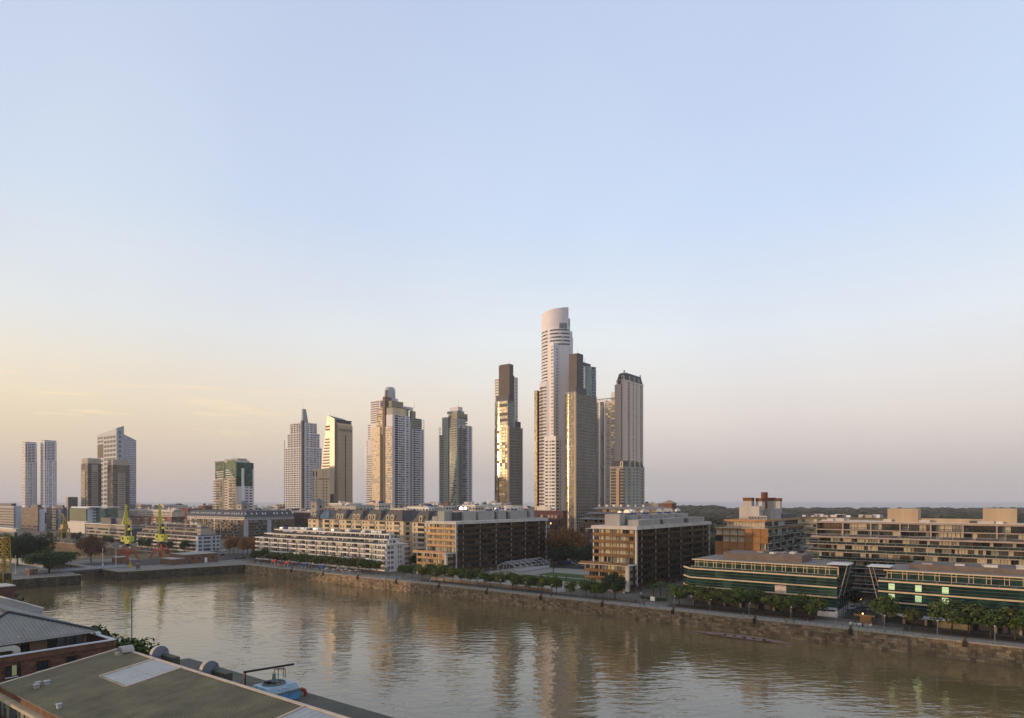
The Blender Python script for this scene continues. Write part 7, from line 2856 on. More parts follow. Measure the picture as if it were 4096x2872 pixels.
cb = MB()
for sx in (-.19, .19):
    for sy in (-.19, .19):
        cb.box(sx - .02, sx + .02, sy - .02, sy + .02, 0, .43)
ch_l = cb.mesh('leg_frame', [whitemetal])

def table(lab, p, q, grp):
    o = thing('cafe_table', lab, 'table', p, q, .02, 0, grp)
    add_obj('table_top', tb_t, o)
    add_obj('table_leg', tb_l, o)
def chair(lab, p, q, rz, grp):
    o = thing('cafe_chair', lab, 'chair', p, q, .02, rz, grp)
    add_obj('seat', ch_s, o)
    add_obj('backrest', ch_b, o)
    add_obj('leg_frame', ch_l, o)
for k, (u, v) in enumerate(((3408, 2501), (3430, 2503), (3452, 2505), (3476, 2507))):
    p, q = ground(u, v)
    table('white cafe table by the wooden pergola, %s from the left' % ORD[k], p, q, 'tables by the wooden pergola')
    for a in range(3):
        aa = a * 2.1 + k
        chair('white chair at the %s table by the wooden pergola, %s of its three' % (ORD[k], ORD[a]), p + .75 * math.cos(aa), q + .75 * math.sin(aa), ROT + aa - 1.57, 'chairs by the wooden pergola')
for k in range(15):
    u = 1040 + k * 28 + RN.uniform(-4, 4)
    p, q = on_q(u, RN.uniform(234.6, 237.4))[0], RN.uniform(234.6, 237.4)
    table('small cafe table under the quay trees, %s from the left' % ORD[k], p, q, 'cafe tables under the trees')
    for a in (3.3, 0.3):
        chair('cafe chair under the quay trees at the %s table from the left, its %s side' % (ORD[k], 'right' if a < 1 else 'left'), p + .7 * math.cos(a), q + .7 * math.sin(a), ROT + a - 1.57, 'cafe chairs under the trees')
# wooden pergola
p, q = ground(3458, 2496)
o = thing('wooden_pergola', 'dark timber pergola with a sloping roof and glowing lamp by the parked cars', 'pergola', p, q, 0, ROT)
wd = M('dark_timber', (.06, .035, .02), .8, .2, 1)
for sx in (-2.6, 2.6):
    for sy in (0, 5):
        mb = MB()
        mb.box(sx - .12, sx + .12, sy - .12, sy + .12, 0, 3.0 + .2 * sy)
        put(mb, 'post', wd, o)
for k in range(6):
    mb = MB()
    x = -2.9 + k * 1.16
    mb.tube((x, -.6, 2.9), (x, 5.6, 4.2), .1, .1, 4)
    put(mb, 'rafter', wd, o)
mb = MB()
mb.box(-3, 3, -.7, -.5, 2.6, 3.0)
put(mb, 'front_beam', M('ochre_timber', (.26, .15, .06), .8, .15, 1), o)
mb = MB()
mb.box(-1.6, 1.8, 1.0, 3.2, 0, 2.4)
put(mb, 'counter', M('ochre_timber', (.26, .15, .06)), o)
mb = MB()
mb.lathe([(.1, -.22), (.22, 0), (.1, .22)], 8, (-.6, .4, 3.2))
put(mb, 'lamp', M('glowing_lamp', (.8, .5, .1), .5, .05, 1, emit=((1, .55, .12), 9)), o)
for k, (u, v) in enumerate(((3397, 2392), (3443, 2396))):
    p, q = spot(u, 262)
    z = zat(v, 262)
    o = thing('wall_lamp', 'small glowing yellow lamp in the dark courtyard, %s from the left' % ORD[k], 'lamp', p, q, z, 0, 'courtyard lamps')
    mb = MB()
    mb.lathe([(.08, -.3), (.3, 0), (.08, .3)], 8)
    put(mb, 'globe', M('glowing_lamp', (.8, .5, .1)), o)
    mb = MB()
    mb.tube((0, 0, -z), (0, 0, -.28), .06, .05, 6)
    put(mb, 'pole', black, o)

# ---------------------------------------------------------------- vehicles
wh = MB()
wh.tube((0, -.11, 0), (0, .11, 0), .33, .33, 12)
wheel_me = wh.mesh('wheel', [M('tyre', (.02, .02, .02), .9, .1, 2)])
CARMESH = {}

def car(label, p, q, rz, col, kind='car', group=None, cat='car'):
    prof = {'car': [(-2.1, .35), (-2.15, .75), (-1.9, .9), (-1.3, .95), (-.7, 1.42), (.6, 1.45), (1.35, .98), (2.0, .82), (2.15, .6), (2.1, .35)],
            'van': [(-2.5, .4), (-2.55, 1.0), (-2.5, 2.1), (1.2, 2.15), (1.9, 1.3), (2.5, 1.1), (2.6, .7), (2.55, .4)]}[kind]
    key = (kind, col.name)
    if key not in CARMESH:
        mb = MB()
        hw = .86 if kind == 'car' else .95
        n = len(prof)
        i = 0
        for s in (-1, 1):
            for x, z in prof:
                tap = hw * (1 - .16 * max(0, (z - .9)) / .6) if kind == 'car' else hw * (1 - .05 * max(0, z - 1.2))
                mb.v.append((x, s * tap, z))
        for k in range(n):
            j = (k + 1) % n
            mb.f.append((k, j, n + j, n + k))
            mb.m.append(0)
        mb.f.append(tuple(range(n - 1, -1, -1)))
        mb.f.append(tuple(range(n, 2 * n)))
        mb.m += [0, 0]
        gl = MB()
        if kind == 'car':
            gl.box(-.95, .85, -.80, .80, 1.0, 1.34)
            gl.face([(1.3, -.62, 1.02), (1.3, .62, 1.02), (.68, .6, 1.42), (.68, -.6, 1.42)])
            gl.face([(-1.22, .62, 1.02), (-1.22, -.62, 1.02), (-.78, -.6, 1.4), (-.78, .6, 1.4)])
        else:
            gl.box(-.2, 1.5, -.955, .955, 1.3, 1.85)
            gl.face([(1.92, -.8, 1.32), (1.92, .8, 1.32), (1.25, .8, 2.08), (1.25, -.8, 2.08)])
        li = MB()
        li.box(2.05 if kind == 'car' else 2.5, 2.16 if kind == 'car' else 2.6, -.14, .14, .62, .76)
        CARMESH[key] = (mb.mesh('body', [col]), gl.mesh('glazing', [g_dark]), li.mesh('headlight', [whitemetal]))
    o = thing('parked_' + kind if cat != 'truck' else 'truck', label, cat, p, q, .03, rz, group)
    bo, gl, li = CARMESH[key]
    add_obj('body', bo, o)
    add_obj('glazing', gl, o)
    for s in (-.68, .68):
        add_obj('headlight', li, o, (0, s, 0))
    for sx in (-1.3, 1.3):
        for sy in (-.8, .8):
            add_obj('wheel', wheel_me, o, (sx, sy, .33))
    return o
paint = {n: M('car_paint_' + n, c, .25, .04, 1, spec=.6) for n, c in (('white', (.62, .63, .64)), ('silver', (.32, .34, .36)), ('black', (.02, .02, .022)), ('blue', (.08, .12, .2)), ('beige', (.30, .27, .22)), ('red', (.25, .03, .02)))}
for u, v, col, kind, dr, lab in ((887, 2222, 'black', 'car', .4, 'black car turning on the road behind the brick pump house'), (969, 2235, 'black', 'car', .1, 'black car by the roundabout, right of its smaller neighbour'),
                                 (944, 2235, 'black', 'car', 1.2, 'black car seen end on beside the roundabout'), (895, 2206, 'white', 'car', .3, 'white patrol car at the corner of the grey terraced block'),
                                 (866, 2206, 'silver', 'car', .3, 'silver car behind the white patrol car'), (2206, 2243, 'white', 'car', .2, 'white car parked under the autumn tree, left of the other white one'), (2222, 2241, 'white', 'car', .2, 'white car parked nearer the blue truck'),
                                 (3397, 2440, 'white', 'van', -.9, 'white van parked at the left of the courtyard'), (3424, 2438, 'silver', 'car', -.9, 'silver car parked second in the courtyard row'),
                                 (3440, 2446, 'blue', 'car', -.8, 'blue grey car parked near the wooden pergola'), (3456, 2430, 'beige', 'car', -1.0, 'beige car parked deep in the courtyard'),
                                 (3498, 2432, 'white', 'car', -1.1, 'white car parked at the back right of the courtyard'), (3492, 2446, 'silver', 'car', -1.1, 'silver car parked beside the leafy tree in the courtyard')):
    p, q = ground(u, v)
    car(lab, p, q, ROT + 1.57 + dr, paint[col], kind, cat='van' if kind == 'van' else 'car')
for k in range(14):
    car('small parked car in the far row along the farther quay, %s from the left' % ORD[k], -760 + 17.5 * k + RN.uniform(-2, 2), 244.2, ROT + RN.choice((0, 3.14)), paint[RN.choice(list(paint))], group='cars along the farther quay')
# blue lorry
p, q = ground(2262, 2260)
o = thing('truck', 'long blue lorry with a white cab parked behind the lawns', 'truck', p, q, .03, -.02)
mb = MB()
mb.box(-5, 3.6, -1.2, 1.2, 1.1, 2.5)
put(mb, 'cargo_bed', M('lorry_blue', (.035, .12, .33), .5, .1, .6), o)
mb = MB()
mb.box(-5, 5.8, -1.0, 1.0, .7, 1.05)
put(mb, 'chassis', black, o)
mb = MB()
mb.prism([(3.9, -1.15), (6.0, -1.15), (6.0, 1.15), (3.9, 1.15)], .8, [2.9, 2.7, 2.7, 2.9])
cab = put(mb, 'cab', paint['white'], o)
mb = MB()
mb.box(5.2, 6.03, -1.17, -1.14, 1.7, 2.5)
mb.box(6.0, 6.03, -1.0, 1.0, 1.7, 2.5)
put(mb, 'window', g_dark, cab)
for x in (-4, -2.8, 5):
    for y in (-1.0, 1.0):
        w = add_obj('wheel', wheel_me, o, (x, y, .5))
        w.scale = (1.5, 1.5, 1.5)

# ---------------------------------------------------------------- people
def person_mesh(stride, arm, bend=0.0):
    V = [(0, 0, .95), (0, .01, 1.15), (0, .02 + bend * .2, 1.38), (0, .03 + bend * .3, 1.5), (0, .05 + bend * .35, 1.64), (0, .05 + bend * .35, 1.74)]
    R_ = [.15, .13, .16, .055, .095, .06]
    E = [(0, 1), (1, 2), (2, 3), (3, 4), (4, 5)]
    for s in (-1, 1):
        i = len(V)
        st = stride * s
        V += [(s * .09, 0, .9), (s * .1, st * .22 + .03, .5), (s * .1, st * .34 - .03, .08), (s * .1, st * .34 + .12, .04)]
        R_ += [.095, .065, .045, .04]
        E += [(0, i), (i, i + 1), (i + 1, i + 2), (i + 2, i + 3)]
        i = len(V)
        V += [(s * .2, .02 + bend * .2, 1.40), (s * .25, -st * arm * .16, 1.13), (s * .24, -st * arm * .3 + .08, .9), (s * .24, -st * arm * .34 + .1, .82)]
        R_ += [.065, .045, .035, .03]
        E += [(2, i), (i, i + 1), (i + 1, i + 2), (i + 2, i + 3)]
    me = bpy.data.meshes.new('body')
    me.from_pydata(V, E, [])
    o = add_obj('body_source', me)
    sk_ = o.modifiers.new('s', 'SKIN')
    for v, r in zip(me.skin_vertices[0].data, R_):
        v.radius = (r, r)
    me.skin_vertices[0].data[0].use_root = True
    o.modifiers.new('d', 'SUBSURF').levels = 1
    dg = bpy.context.evaluated_depsgraph_get()
    out = bpy.data.meshes.new_from_object(o.evaluated_get(dg))
    bpy.data.objects.remove(o)
    idx = []
    for f in out.polygons:
        c = f.center
        if c.z > 1.66 or (c.z > 1.58 and c.y < .02):
            idx.append(3)
        elif c.z > 1.44 or (abs(c.x) > .18 and c.z < .92):
            idx.append(2)
        elif c.z > .93:
            idx.append(0)
        elif c.z > .1:
            idx.append(1)
        else:
            idx.append(3)
    out.materials.clear()
    for k in range(4):
        out.materials.append(None)
    out.polygons.foreach_set('material_index', idx)
    out.polygons.foreach_set('use_smooth', [True] * len(out.polygons))
    return out
POSES = [person_mesh(1, 1), person_mesh(.15, .4), person_mesh(-.8, 1), person_mesh(1.3, 1.4, .3)]
skin_ms = [M('skin_light', (.42, .26, .18), .6, .05, 2), M('skin_tan', (.26, .15, .10), .6, .05, 2)]
hair_m = M('dark_hair', (.025, .018, .014), .7, .1, 2)
cloth = {n: M('cloth_' + n, c, .85, .08, 3) for n, c in (('black', (.02, .02, .022)), ('navy', (.03, .04, .08)), ('white', (.6, .6, .58)), ('red', (.4, .05, .04)), ('grey', (.16, .16, .16)), ('orange', (.5, .17, .05)), ('blue', (.08, .14, .28)), ('tan', (.32, .25, .17)), ('pink', (.45, .22, .22)))}

def person(label, p, q, rz, pose, top, bottom, group=None):
    me = POSES[pose].copy()
    me.name = 'body'
    for k, m in enumerate((cloth[top], cloth[bottom], RN.choice(skin_ms), hair_m)):
        me.materials[k] = m
    o = add_obj('person', me, None, wxy(p, q) + (.03,), rz)
    o['label'] = label
    o['category'] = 'person'
    if group:
        o['group'] = group
    s = RN.uniform(.96, 1.05)
    o.scale = (s, s, s)
    return o
AL = ROT - 1.57
for u, v, pose, top, bot, dr, lab in ((1721, 2331, 0, 'white', 'tan', 0, 'person in a white top walking below the left bronze block, left of another'), (1767, 2334, 2, 'white', 'grey', 3.14, 'person in white walking beside a quay tree before the left bronze block'),
                                      (1915, 2344, 1, 'black', 'black', .4, 'person in black standing on the promenade before the lawns'), (2042, 2366, 3, 'red', 'black', 0, 'runner in a red top before the lawns'),
                                      (2205, 2388, 0, 'black', 'navy', 0, 'person in dark clothes walking near a lamp post before the lawns'), (2378, 2395, 1, 'black', 'black', 2, 'person in black under the trees before the sunlit bronze block'),
                                      (2433, 2408, 2, 'navy', 'black', 0, 'person in navy walking under the largest tree'), (2466, 2411, 0, 'black', 'grey', 3.1, 'person in black right of the largest tree trunk'),
                                      (2544, 2413, 0, 'black', 'black', 3.1, 'person in black walking left of the pair in red'), (2574, 2424, 0, 'red', 'navy', 0, 'person in a red top walking beside a companion near the palms'),
                                      (2578, 2421, 2, 'black', 'navy', 0, 'companion in black beside the person in red near the palms'), (2974, 2470, 0, 'grey', 'tan', 3.1, 'person in grey walking before the banner office'),
                                      (3140, 2489, 1, 'black', 'navy', 0, 'person in black, left of the pair before the banner office'), (3146, 2491, 1, 'tan', 'navy', .3, 'person in tan, right of the pair before the banner office'),
                                      (3175, 2492, 2, 'black', 'black', 0, 'person in black walking right of the pair before the banner office'), (3231, 2496, 0, 'red', 'white', 3.1, 'person in a red top and white trousers before the banner office'),
                                      (3450, 2509, 1, 'black', 'black', 1, 'person in black standing among the cafe tables'), (3640, 2530, 1, 'navy', 'grey', 2, 'person in navy standing under the smallest quay tree'),
                                      (610, 2263, 1, 'black', 'black', 0, 'person in black on the crane plaza, left of two'), (621, 2265, 1, 'black', 'navy', 1, 'person in navy trousers on the crane plaza, right of two'),
                                      (668, 2266, 0, 'black', 'grey', 2, 'person in dark clothes crossing the crane plaza'), (690, 2264, 2, 'blue', 'navy', 2, 'person in blue crossing the crane plaza'),
                                      (512, 2252, 1, 'black', 'black', 0, 'person in black by the foot of the left crane'), (553, 2250, 1, 'navy', 'black', 1, 'person in navy right of the left crane'),
                                      (1546, 2312, 0, 'black', 'black', 0, 'person in black at the corner of the white block, leading a small group'), (1554, 2313, 0, 'navy', 'black', 0, 'person in navy in the small group at the white block corner')):
    p, q = ground(u, v)
    person(lab, p, q, AL + dr, pose, top, bot)
for k in range(28):
    u = 1035 + k * 15 + RN.uniform(-4, 4)
    qq = RN.choice((230.5, 231.8, 234.5, 235.8, 237))
    tp = RN.choice(list(cloth))
    person('person in a %s top at the quay cafes, %s from the left' % (tp, ORD[k]), on_q(u, qq)[0], qq, RN.uniform(0, 6), RN.choice((0, 1, 1, 2)), tp, RN.choice(('black', 'navy', 'grey', 'tan')), 'people at the quay cafes')

# ---------------------------------------------------------------- half sunken hull in the water
pa, pb = spot(2770, 45 * F / 521), spot(3172, 45 * F / 574)
cx, cy = (pa[0] + pb[0]) / 2, (pa[1] + pb[1]) / 2
ln = math.hypot(pb[0] - pa[0], pb[1] - pa[1])
o = thing('sunken_hull', 'rusty half sunken hull lying low in the water beside the quay wall', 'wreck', cx, cy, -5.3, ROT + math.atan2(pb[1] - pa[1], pb[0] - pa[0]))
mb = MB()
n = 16
secs = []
for k in range(n + 1):
    f = k / n
    x = (f - .5) * ln
    w = 3.4 * math.sin(math.pi * min(1, max(0, f))) ** .7 + .05
    secs.append((x, w, .08 + .62 * math.sin(math.pi * f) ** .8))
i0 = 0
for x, w, h in secs:
    mb.v += [(x, -w, -.6), (x, -w * .96, h * .55), (x, w * .1, h), (x, w, h * .25), (x, w, -.6)]
for k in range(n):
    a, c = 5 * k, 5 * k + 5
    for j in range(4):
        mb.f.append((a + j, c + j, c + j + 1, a + j + 1))
        mb.m.append(1 if j == 0 else 0)
put(mb, 'hull', [M('pinkish_rust_deck', (.20, .13, .115), .85, .25, .8, rust=((.07, .04, .03), .5, .55)), M('rust_side', (.10, .05, .035), .9, .3, 1)], o)
mb = MB()
for k in range(5):
    x = -5 + k * 3.2
    mb.box(x, x + 1.0, -1.9, -1.4, .3, .75)
put(mb, 'deck_hatches', M('hatch_dark', (.05, .03, .025), .9, .2, 1), o)
mb = MB()
for k in range(3):
    mb.tube((-9 + k * 8, -2.6, .2), (-5 + k * 8, -2.7, .55), .12, .12, 5)
put(mb, 'broken_rail', rust_m, o)
p, q = on_q(1544, 226.5)[0], 226.5
o = thing('mooring_pile', 'dark upright pile standing in the water against the quay wall', 'pile', p, q, -8)
mb = MB()
mb.tube((0, 0, 0), (0, 0, 8.6), .22, .2, 8)
put(mb, 'shaft', rust_m, o)
# ================================================================ the near warehouses
corr = M('olive_corrugated_sheet', (.155, .138, .082), .6, .2, .25, spec=.25, rust=((.12, .10, .075), .35, .6))
ridge_m = M('pale_ridge_cap', (.52, .42, .32), .7, .12, .6)
felt = M('dark_olive_sheet', (.072, .072, .055), .75, .2, .3)
brick_f = M('warehouse_brick', (.185, .092, .058), .9, .22, .7, fine=.35)
brick_p = [M('warehouse_brick_%s' % n, c, .9, .15, 1.2, fine=.25) for n, c in (('red', (.20, .098, .06)), ('brown', (.16, .085, .056)), ('dark', (.125, .068, .048)))]
cap_m = M('grey_white_coping', (.50, .51, .54), .7, .08, .5)
p0, q0 = -110.7, 29.6
LN = 190.0
b = Bld('warehouse', 'near warehouse with a large olive corrugated roof, pale skylight and blue cooling tower', 'warehouse', p0, q0, LN, 25.4)
YR, ZE, ZR = 15.2, 14.8, 17.0
YE, ZEE = 25.4, 13.7

def zroof(y):
    return ZE + (ZR - ZE) * y / YR if y < YR else (ZR + (14.15 - ZR) * (y - YR) / 1.2 if y < YR + 1.2 else 14.15 + (ZEE - 14.15) * (y - YR - 1.2) / (YE - YR - 1.2))

sky1 = (11.4, 19.4, 8.2, YR - .25)
sky2 = (47.5, 55.5, 8.2, YR - .25)
# corrugated sheets: one sheet per 1 m strip, each with two ribs
def sheet_mesh(ya, yb):
    mb = MB()
    prof = [(0, 0), (.16, 0), (.24, .17), (.42, .17), (.5, 0), (.66, 0), (.74, .17), (.92, .17), (1.0, 0)]
    for (x0, h0), (x1, h1) in zip(prof, prof[1:]):
        mb.face([(x0, ya, zroof(ya) + h0), (x1, ya, zroof(ya) + h1), (x1, yb, zroof(yb) + h1), (x0, yb, zroof(yb) + h0)])
    for (x0, h0), (x1, h1) in zip(prof, prof[1:]):
        mb.face([(x0, ya, zroof(ya) - .04), (x1, ya, zroof(ya) - .04), (x1, ya, zroof(ya) + h1), (x0, ya, zroof(ya) + h0)])
    return mb.mesh('roof_sheet', [corr])
full = sheet_mesh(-.35, YR)
part_ = sheet_mesh(-.35, 8.2)
for k in range(int(LN)):
    cut = any(s[0] <= k + .5 <= s[1] for s in (sky1, sky2))
    add_obj('roof_sheet', part_ if cut else full, b.o, (k, 0, RN.uniform(-.012, .012)))
mb = MB()
for (ya, yb) in ((YR - .02, YR + 1.2), (YR + 1.2, YE + .3)):
    mb.face([(.3, ya, zroof(ya) - .02), (LN, ya, zroof(ya) - .02), (LN, yb, zroof(yb) - .02), (.3, yb, zroof(yb) - .02)])
b.part('lower_roof', mb, felt)
mb = MB()
x = 0
while x < LN:
    mb.box(x, x + 2.95, YR - .22, YR + .28, ZR + .02, ZR + .2)
    x += 3
b.part('ridge_cap', mb, ridge_m)
mb = MB()
for ya, yb in ((-.4, YR),):
    M4 = None
    za, zb = zroof(ya), zroof(yb)
    mb.v += [(-.35, ya, za), (.1, ya, za), (.1, yb, zb), (-.35, yb, zb), (-.35, ya, za + .2), (.1, ya, za + .2), (.1, yb, zb + .2), (-.35, yb, zb + .2)]
    for f in ((0, 3, 2, 1), (4, 5, 6, 7), (0, 1, 5, 4), (1, 2, 6, 5), (2, 3, 7, 6), (3, 0, 4, 7)):
        mb.f.append(f)
        mb.m.append(0)
b.part('verge', mb, ridge_m)
# skylight of long panes
pane_m = M('milky_skylight', (.27, .285, .29), .35, .1, .5, spec=.4, rust=((.19, .20, .20), .45, .58))
for sx0, sx1, sy0, sy1 in (sky1, sky2):
    n = 8
    for k in range(n):
        for j in range(2):
            xa, xb = sx0 + (sx1 - sx0) * k / n, sx0 + (sx1 - sx0) * (k + 1) / n - .06
            ya, yb = sy0 + (sy1 - sy0) * j / 2, sy0 + (sy1 - sy0) * (j + 1) / 2 - .05
            mb = MB()
            za, zb = zroof(ya) + .1, zroof(yb) + .1
            mb.v += [(xa, ya, za), (xb, ya, za), (xb, yb, zb), (xa, yb, zb), (xa, ya, za + .06), (xb, ya, za + .06), (xb, yb, zb + .06), (xa, yb, zb + .06)]
            for f in ((0, 3, 2, 1), (4, 5, 6, 7), (0, 1, 5, 4), (1, 2, 6, 5), (2, 3, 7, 6), (3, 0, 4, 7)):
                mb.f.append(f)
                mb.m.append(0)
            b.part('skylight_pane', mb, pane_m)
    for xa in (sx0 - .22, sx1):
        mb = MB()
        za, zb = zroof(sy0), zroof(sy1)
        mb.v += [(xa, sy0 - .2, za), (xa + .2, sy0 - .2, za), (xa + .2, sy1, zb), (xa, sy1, zb), (xa, sy0 - .2, za + .26), (xa + .2, sy0 - .2, za + .26), (xa + .2, sy1, zb + .26), (xa, sy1, zb + .26)]
        for f in ((0, 3, 2, 1), (4, 5, 6, 7), (0, 1, 5, 4), (1, 2, 6, 5), (2, 3, 7, 6), (3, 0, 4, 7)):
            mb.f.append(f)
            mb.m.append(0)
        b.part('skylight_edge', mb, ridge_m)
    mb = MB()
    mb.box(sx0, sx1, sy0 - .3, sy0, zroof(sy0) - .3, zroof(sy0) + .12)
    b.part('skylight_edge', mb, ridge_m)
# west front: brick fascia, stone cornice, tall panes
b.box('brick_wall', brick_f, 0, LN, .0, .5, 0, 14.5)
b.box('end_wall', brick_f, 0, .5, .5, YE, 0, 13.5)
b.box('east_wall', brick_f, 0, LN, YE - .5, YE, 0, 13.5)
for k in range(int(LN / 2.4)):
    b.piece('cornice_stone', b.FW, k * 2.4, 13.35, 2.36, .42, 'corn')
style('corn', lambda mb, w, h: mb.box(0, w, -.85, 0, 0, h), [M('cream_cornice_stone', (.44, .36, .24), .8, .15, .6)])
for k in range(int(LN / .62)):
    b.piece('pane', b.FW, k * .62, 10.9, .5, 2.2, ['p_green', 'p_curt3', 'p_black', 'p_olive'] if k % 3 else ['p_green', 'p_black'])
b.finish(thr=3)
for k, (x, y, s) in enumerate(((6.3, 2.1, .5), (7.0, 2.9, .52), (7.2, 1.6, .55), (18.6, .5, .42))):
    mb = MB()
    mb.box(x, x + s, y, y + s, zroof(y) + .05, zroof(y) + .62)
    mb.box(x - .08, x + s + .08, y - .08, y + s + .08, zroof(y) + .62, zroof(y) + .72)
    b.part('vent_box', mb, M('zinc_vent', (.34, .36, .37), .5, .1, 1))
# half round vents on the ridge
def hood(x, y, z, r, w, mat, spin=0.0):
    mb = MB()
    n = 16
    i = len(mb.v)
    for k in range(n + 1):
        a = math.pi * (1.12 * k / n - .06)
        for xx in (x, x + w):
            mb.v.append((xx, y - r * math.cos(a), z + r * math.sin(a)))
    for k in range(n):
        mb.f.append((i + 2 * k, i + 2 * k + 1, i + 2 * k + 3, i + 2 * k + 2))
        mb.m.append(1)
    mb.f.append(tuple(i + 2 * k for k in range(n + 1)))
    mb.f.append(tuple(i + 2 * k + 1 for k in range(n, -1, -1)))
    mb.m += [0, 0]
    o = b.part('round_hood', mb, mat)
    bm_ = MB()
    bm_.box(x + .05, x + w - .05, y - r * .95, y + r * .95, 13.9, z - r * .1)
    put(bm_, 'hood_base', mat[0], o)
    bm_ = MB()
    bm_.box(x + w, x + w + 3.6, y + .1, y + r * .9, 13.8, z - .05)
    put(bm_, 'duct', felt, o)
    bm_ = MB()
    bm_.tube((x + w + .03, y + .1, z - .2), (x + w + .03, y + r * .8, z + r * .6), .03, .03, 4)
    put(bm_, 'strap', black, o)
hm = [M('zinc_blue_grey', (.16, .18, .215), .55, .08, .8), M('zinc_sunlit_rim', (.40, .36, .32), .55, .1, .8)]  # sunlight on the rim is put into its pale, warm colour
hood(8.0, 17.2, 17.05, 1.25, .75, hm)
hood(22.4, 17.2, 17.0, 1.2, .8, hm)
# the vent that straddles the ridge
mb = MB()
n = 12
for k in range(n + 1):
    a = math.pi * k / n
    for y in (YR - 1.5, YR + .2):
        mb.v.append((3.4 - 1.0 * math.cos(a), y, ZR + .25 + .85 * math.sin(a)))
for k in range(n):
    mb.f.append((2 * k, 2 * k + 2, 2 * k + 3, 2 * k + 1))
    mb.m.append(1)
mb.f.append(tuple(2 * k for k in range(n, -1, -1)))
mb.f.append(tuple(2 * k + 1 for k in range(n + 1)))
mb.m += [0, 0]
o = b.part('ridge_vent', mb, hm)
mb = MB()
mb.box(2.8, 4.0, YR - 2.0, YR - 1.2, ZR - .25, ZR + .28)
put(mb, 'vent_mouth', hm[1], o)
# small pipes on the lower roof
mb = MB()
for x in (13.4, 14.0):
    mb.tube((x, 20, 14.0), (x + .1, 20, 15.1), .07, .07, 6)
b.part('vent_pipe', mb, hm[0])

# cooling tower on the lower roof
ct = Bld('cooling_tower', 'blue box shaped cooling tower with a big round fan on the warehouse roof', 'cooling tower', -80.1, 48.0, 3.9, 4.9)
blue = M('sky_blue_panel', (.085, .235, .44), .5, .1, .6, rust=((.16, .26, .36), .7, .62))
blue2 = M('faded_blue_panel', (.26, .38, .47), .5, .1, .6, rust=((.42, .45, .47), .6, .6))
W_, D_ = ct.W, ct.D
ct.box('body', blue, 0, W_, .1, D_, 12.6, 15.0)
for y in (1.7, 3.3):
    ct.box('seam', M('seam_blue', (.05, .14, .28), .5, .1, 1), W_, W_ + .02, y, y + .06, 12.7, 14.9)
ct.box('ledge', M('dirty_ledge', (.20, .19, .16), .8, .2, 1), -.15, W_ + .2, -.1, D_ + .1, 15.0, 15.14)
mb = MB()
mb.v += [(0, 0, 15.14), (W_, 0, 15.14), (W_, D_, 15.14), (0, D_, 15.14), (.35, .3, 15.9), (W_ - .3, .3, 15.9), (W_ - .3, D_ - .35, 15.9), (.35, D_ - .35, 15.9)]
for f in ((0, 1, 5, 4), (1, 2, 6, 5), (2, 3, 7, 6), (3, 0, 4, 7), (4, 5, 6, 7)):
    mb.f.append(f)
    mb.m.append(0)
ct.part('hood', mb, blue2)
for x in (1.3, 2.6):
    mb = MB()
    mb.v += [(x - .12, -.04, 15.2), (x + .12, -.04, 15.2), (x + .2, .28, 15.88), (x - .04, .28, 15.88), (x, .3, 15.3)]
    mb.f += [(0, 1, 2, 3)]
    mb.m.append(0)
    ct.part('hood_rib', mb, blue)
cx, cy = W_ / 2, D_ / 2 - .1
mb = MB()
n = 24
ro, ri = 1.5, 1.38
for k in range(n):
    a0, a1 = 6.283 * k / n, 6.283 * (k + 1) / n
    p4 = [(r * math.cos(a), r * math.sin(a)) for r in (ro, ri) for a in (a0, a1)]
    (x0, y0), (x1, y1), (x2, y2), (x3, y3) = p4
    mb.face([(cx + x0, cy + y0, 15.9), (cx + x1, cy + y1, 15.9), (cx + x1, cy + y1, 16.12), (cx + x0, cy + y0, 16.12)])
    mb.face([(cx + x0, cy + y0, 16.12), (cx + x1, cy + y1, 16.12), (cx + x3, cy + y3, 16.12), (cx + x2, cy + y2, 16.12)])
    mb.face([(cx + x2, cy + y2, 16.12), (cx + x3, cy + y3, 16.12), (cx + x3, cy + y3, 15.91), (cx + x2, cy + y2, 15.91)])
fan = ct.part('fan', mb, M('fan_ring', (.16, .18, .18), .6, .2, 1))
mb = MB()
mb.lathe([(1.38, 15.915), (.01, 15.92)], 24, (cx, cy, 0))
put(mb, 'fan_well_shade', M('painted_fan_shadow', (.012, .012, .012), .9, .1, 1), fan)  # flat black disc painted as the shade inside the fan opening
for k in range(6):
    mb = MB()
    a = k * 1.047
    c, s = math.cos(a), math.sin(a)
    mb.v += [(cx + .15 * c - .12 * s, cy + .15 * s + .12 * c, 16.08), (cx + 1.3 * c - .26 * s, cy + 1.3 * s + .26 * c, 16.08), (cx + 1.3 * c + .26 * s, cy + 1.3 * s - .26 * c, 15.98), (cx + .15 * c + .12 * s, cy + .15 * s - .12 * c, 15.98)]
    mb.f.append((0, 1, 2, 3))
    mb.m.append(0)
    put(mb, 'blade', M('fan_blade', (.10, .10, .09), .6, .2, 1), fan)
mb = MB()
mb.lathe([(.27, 16.1), (.27, 16.35), (.22, 16.4), (.24, 16.5), (.24, 17.2), (.18, 17.26)], 12, (cx, cy, 0))
mb.tube((cx, cy, 16.2), (cx + 1.4, cy + .5, 16.16), .06, .06, 4)
mb.tube((cx, cy, 16.2), (cx - 1.4, cy - .5, 16.16), .06, .06, 4)
ct.part('motor', mb, M('motor_grey', (.13, .16, .17), .5, .2, 1))
sg = sign(ct, 'SULZER', (W_ - .13, 1.5, math.pi / 2), .25, 15.42, .34, M('faded_white_print', (.50, .55, .58), .7, .1, 2), 1.3, d=.06, bold=.008)
sg.rotation_euler = (math.pi / 2 - .36, 0, math.pi / 2)
rp = M('red_pipe', (.22, .055, .03), .6, .2, 1.5)
mb = MB()
